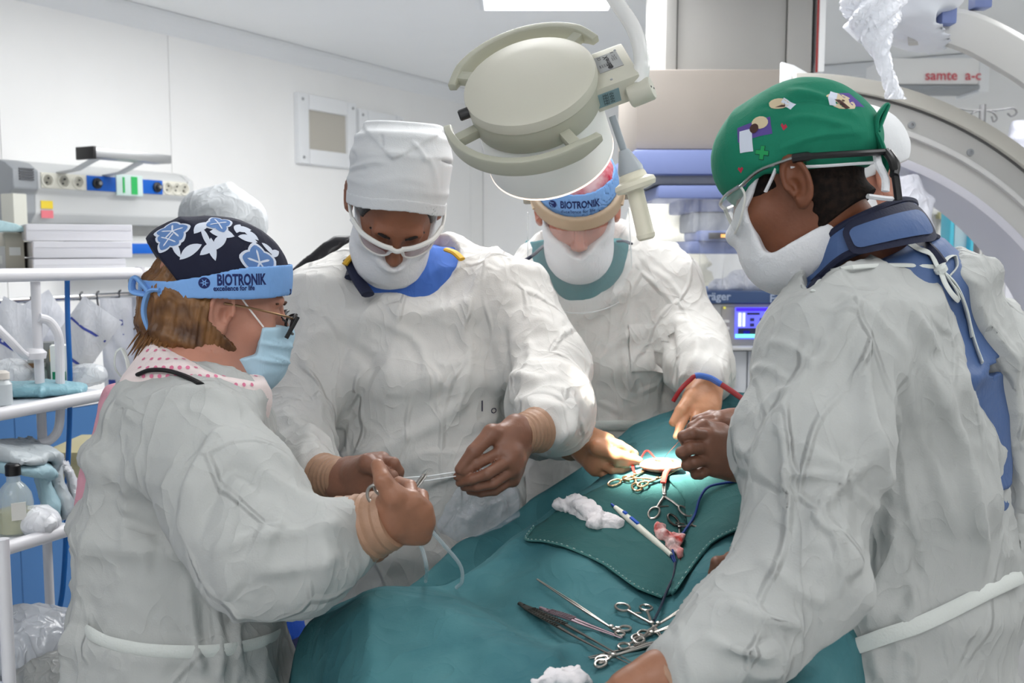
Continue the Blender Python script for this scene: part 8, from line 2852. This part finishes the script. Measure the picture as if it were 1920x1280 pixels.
    gauze('gauze', [(1004, 1296), (1040, 1284), (1078, 1276), (1090, 1290), (1060, 1296)], 0.007, GZ, 'white gauze at the near edge of the drape', 3.0)
    # red vessel loops and swab
    RED = mat('loop_red', (208, 40, 36), 0.4)
    tag(G().tube(spline([P(1184, 862, 1.845), S(1182, 872, 0.03), S(1186, 886, 0.012), S(1190, 896, 0.010)], 6), 0.0024, n=8, flat=0.5).build('vessel_loop', RED), 'red loop hanging from the fingers of the far surgeon', 'loop')
    tag(G().tube(spline([P(1198, 866, 1.845), S(1212, 868, 0.024), S(1230, 876, 0.016)], 6), 0.0016, n=8).build('vessel_loop', RED), 'red loop stretched from the fingers into the wound', 'loop')
    tag(G().tube(spline([S(1258, 890, 0.018), S(1248, 908, 0.022), S(1243, 928, 0.022)], 6), 0.005, n=8, flat=0.5).build('swab', mat('swab_red', (214, 70, 60), 0.6)), 'red swab held by the upright clamp', 'swab')
    tag(G().tube([P(1279, 820, 1.62), S(1246, 868, 0.012)], 0.0005, n=5).build('suture', mat('suture_black', (24, 26, 30), 0.4)), 'dark suture thread running from the wound to the glove above', 'thread')
    # suction tube over the far hand
    PT = [P(1262, 752, 1.96), P(1276, 730, 1.955), P(1294, 712, 1.955), P(1306, 704, 1.955), P(1330, 708, 1.955), P(1348, 718, 1.95), P(1376, 736, 1.94), P(1408, 760, 1.93), P(1440, 790, 1.92)]
    Q = spline(PT, 6)
    t = thing('suction_tube', 'red and blue tube bent over the wrist of the far surgeon', 'tube', Q[0])
    G().tube(Q[:19], 0.0046, n=10).build('red_section', mat('tube_red', (140, 26, 36), 0.35), t)
    G().tube(Q[17:32], 0.0062, n=10).build('blue_section', mat('tube_blue2', (60, 100, 176), 0.4), t)
    G().tube(Q[31:], 0.0054, n=10).build('red_section', mat('tube_red', (140, 26, 36), 0.35), t)
    # pink clip and pack by the near gown
    o = G().box(S(1372, 904, 0.014), (0.016, 0.010, 0.006), np.stack([unit((0.9, -0.3, 0)), unit((0.3, 0.9, 0)), UZ])).build('clip', mat('clip_pink', (232, 90, 130), 0.4), bevel=0.004)
    tag(o, 'small pink clip on the towel against the gown', 'clip')
    # thread between the hands, scissors of the nurse, clear tubing
    TH = mat('thread_white', (226, 228, 230), 0.5)
    for a, b, lab in ((P(747, 896, 1.49), P(858, 884, 1.553), 'upper white thread stretched between the brown gloves'), (P(747, 904, 1.495), P(858, 892, 1.556), 'lower white thread stretched between the brown gloves')):
        tag(G().tube([a, (a + b) / 2 - UZ * 0.002, b], 0.0009, n=6).build('suture', TH), lab, 'thread', 'threads between the gloves')
    t = thing('scissors', 'steel scissors in the fist of the nurse, blades pointing up', 'scissors', P(740, 920, 1.34))
    for sgn in (-1, 1):
        h_ = G().tube(spline([P(803 + sgn * 1.5, 881, 1.385), P(790 + sgn * 3, 898, 1.38), P(774 + sgn * 2, 919, 1.37), P(752, 930 + sgn * 4, 1.35), P(722, 918 + sgn * 6, 1.31)], 5), [0.0006] * 3 + [0.0034] * 10 + [0.0026] * 8, n=8, flat=0.5).build('blade', STEEL, t)
        c_ = P(703 if sgn > 0 else 716, 910 + (sgn + 1) * 8, 1.285)
        G().tube([c_ + _X * 0.010 * math.cos(x) + UZ * 0.012 * math.sin(x) for x in np.linspace(0, 2 * math.pi, 20, endpoint=False)], 0.0022, n=8, closed=True).build('finger_ring', STEEL, h_)
    FT = mat('tubing_clear', (226, 232, 236), 0.1, alpha=0.45, spec=0.8)
    for pts, lab in (([P(776, 1000, 1.36), P(792, 1030, 1.40), P(800, 1066, 1.44), S(798, 1096, 0.006)], 'clear thin tubing hanging from the fist of the nurse'),
                     ([P(800, 985, 1.38), P(840, 1030, 1.46), P(864, 1062, 1.50), P(866, 1090, 1.52), S(856, 1108, 0.006)], 'longer clear tubing hanging down to the drape')):
        tag(G().tube(spline(pts, 6), 0.0030, n=8).build('tubing', FT), lab, 'tubing', 'clear tubing over the drape')
    # clear pouch lying at the belly of the middle surgeon
    c0 = P(905, 945, 1.80)
    def pc(p):
        return loft(p, [(P(860, 915, 1.80), 0.05, 0.010), (P(905, 945, 1.80), 0.065, 0.016), (P(930, 990, 1.82), 0.05, 0.010)], (0.8, 0, 0.6), (0, 1, 0), 0.02, 2.6)
    lo, hi = bounds([P(840, 890, 1.75), P(970, 1010, 1.88)], 0.05)
    tag(sdf_obj('plastic_pouch', pc, lo, hi, 0.005, mat('pouch_clear', (214, 220, 230), 0.12, alpha=0.32, crumple=0.006, cscale=26, spec=0.9), None, disp=cloth_disp((0.5, 0, 1), 6.0, 0.010, 0.008, 0.003)), 'crumpled clear pouch hanging at the front of the middle gown', 'pouch')
STEPS = [build_room, build_background, build_shelves, build_lamp, build_table, build_middle, build_far, build_nurse, build_near, build_hidden, build_behind]
import time as _t
def run(f):
    s = _t.time(); r = f(); print('BUILD %s %.1f s' % (f.__name__, _t.time() - s)); return r

for _f in STEPS:
    run(_f)
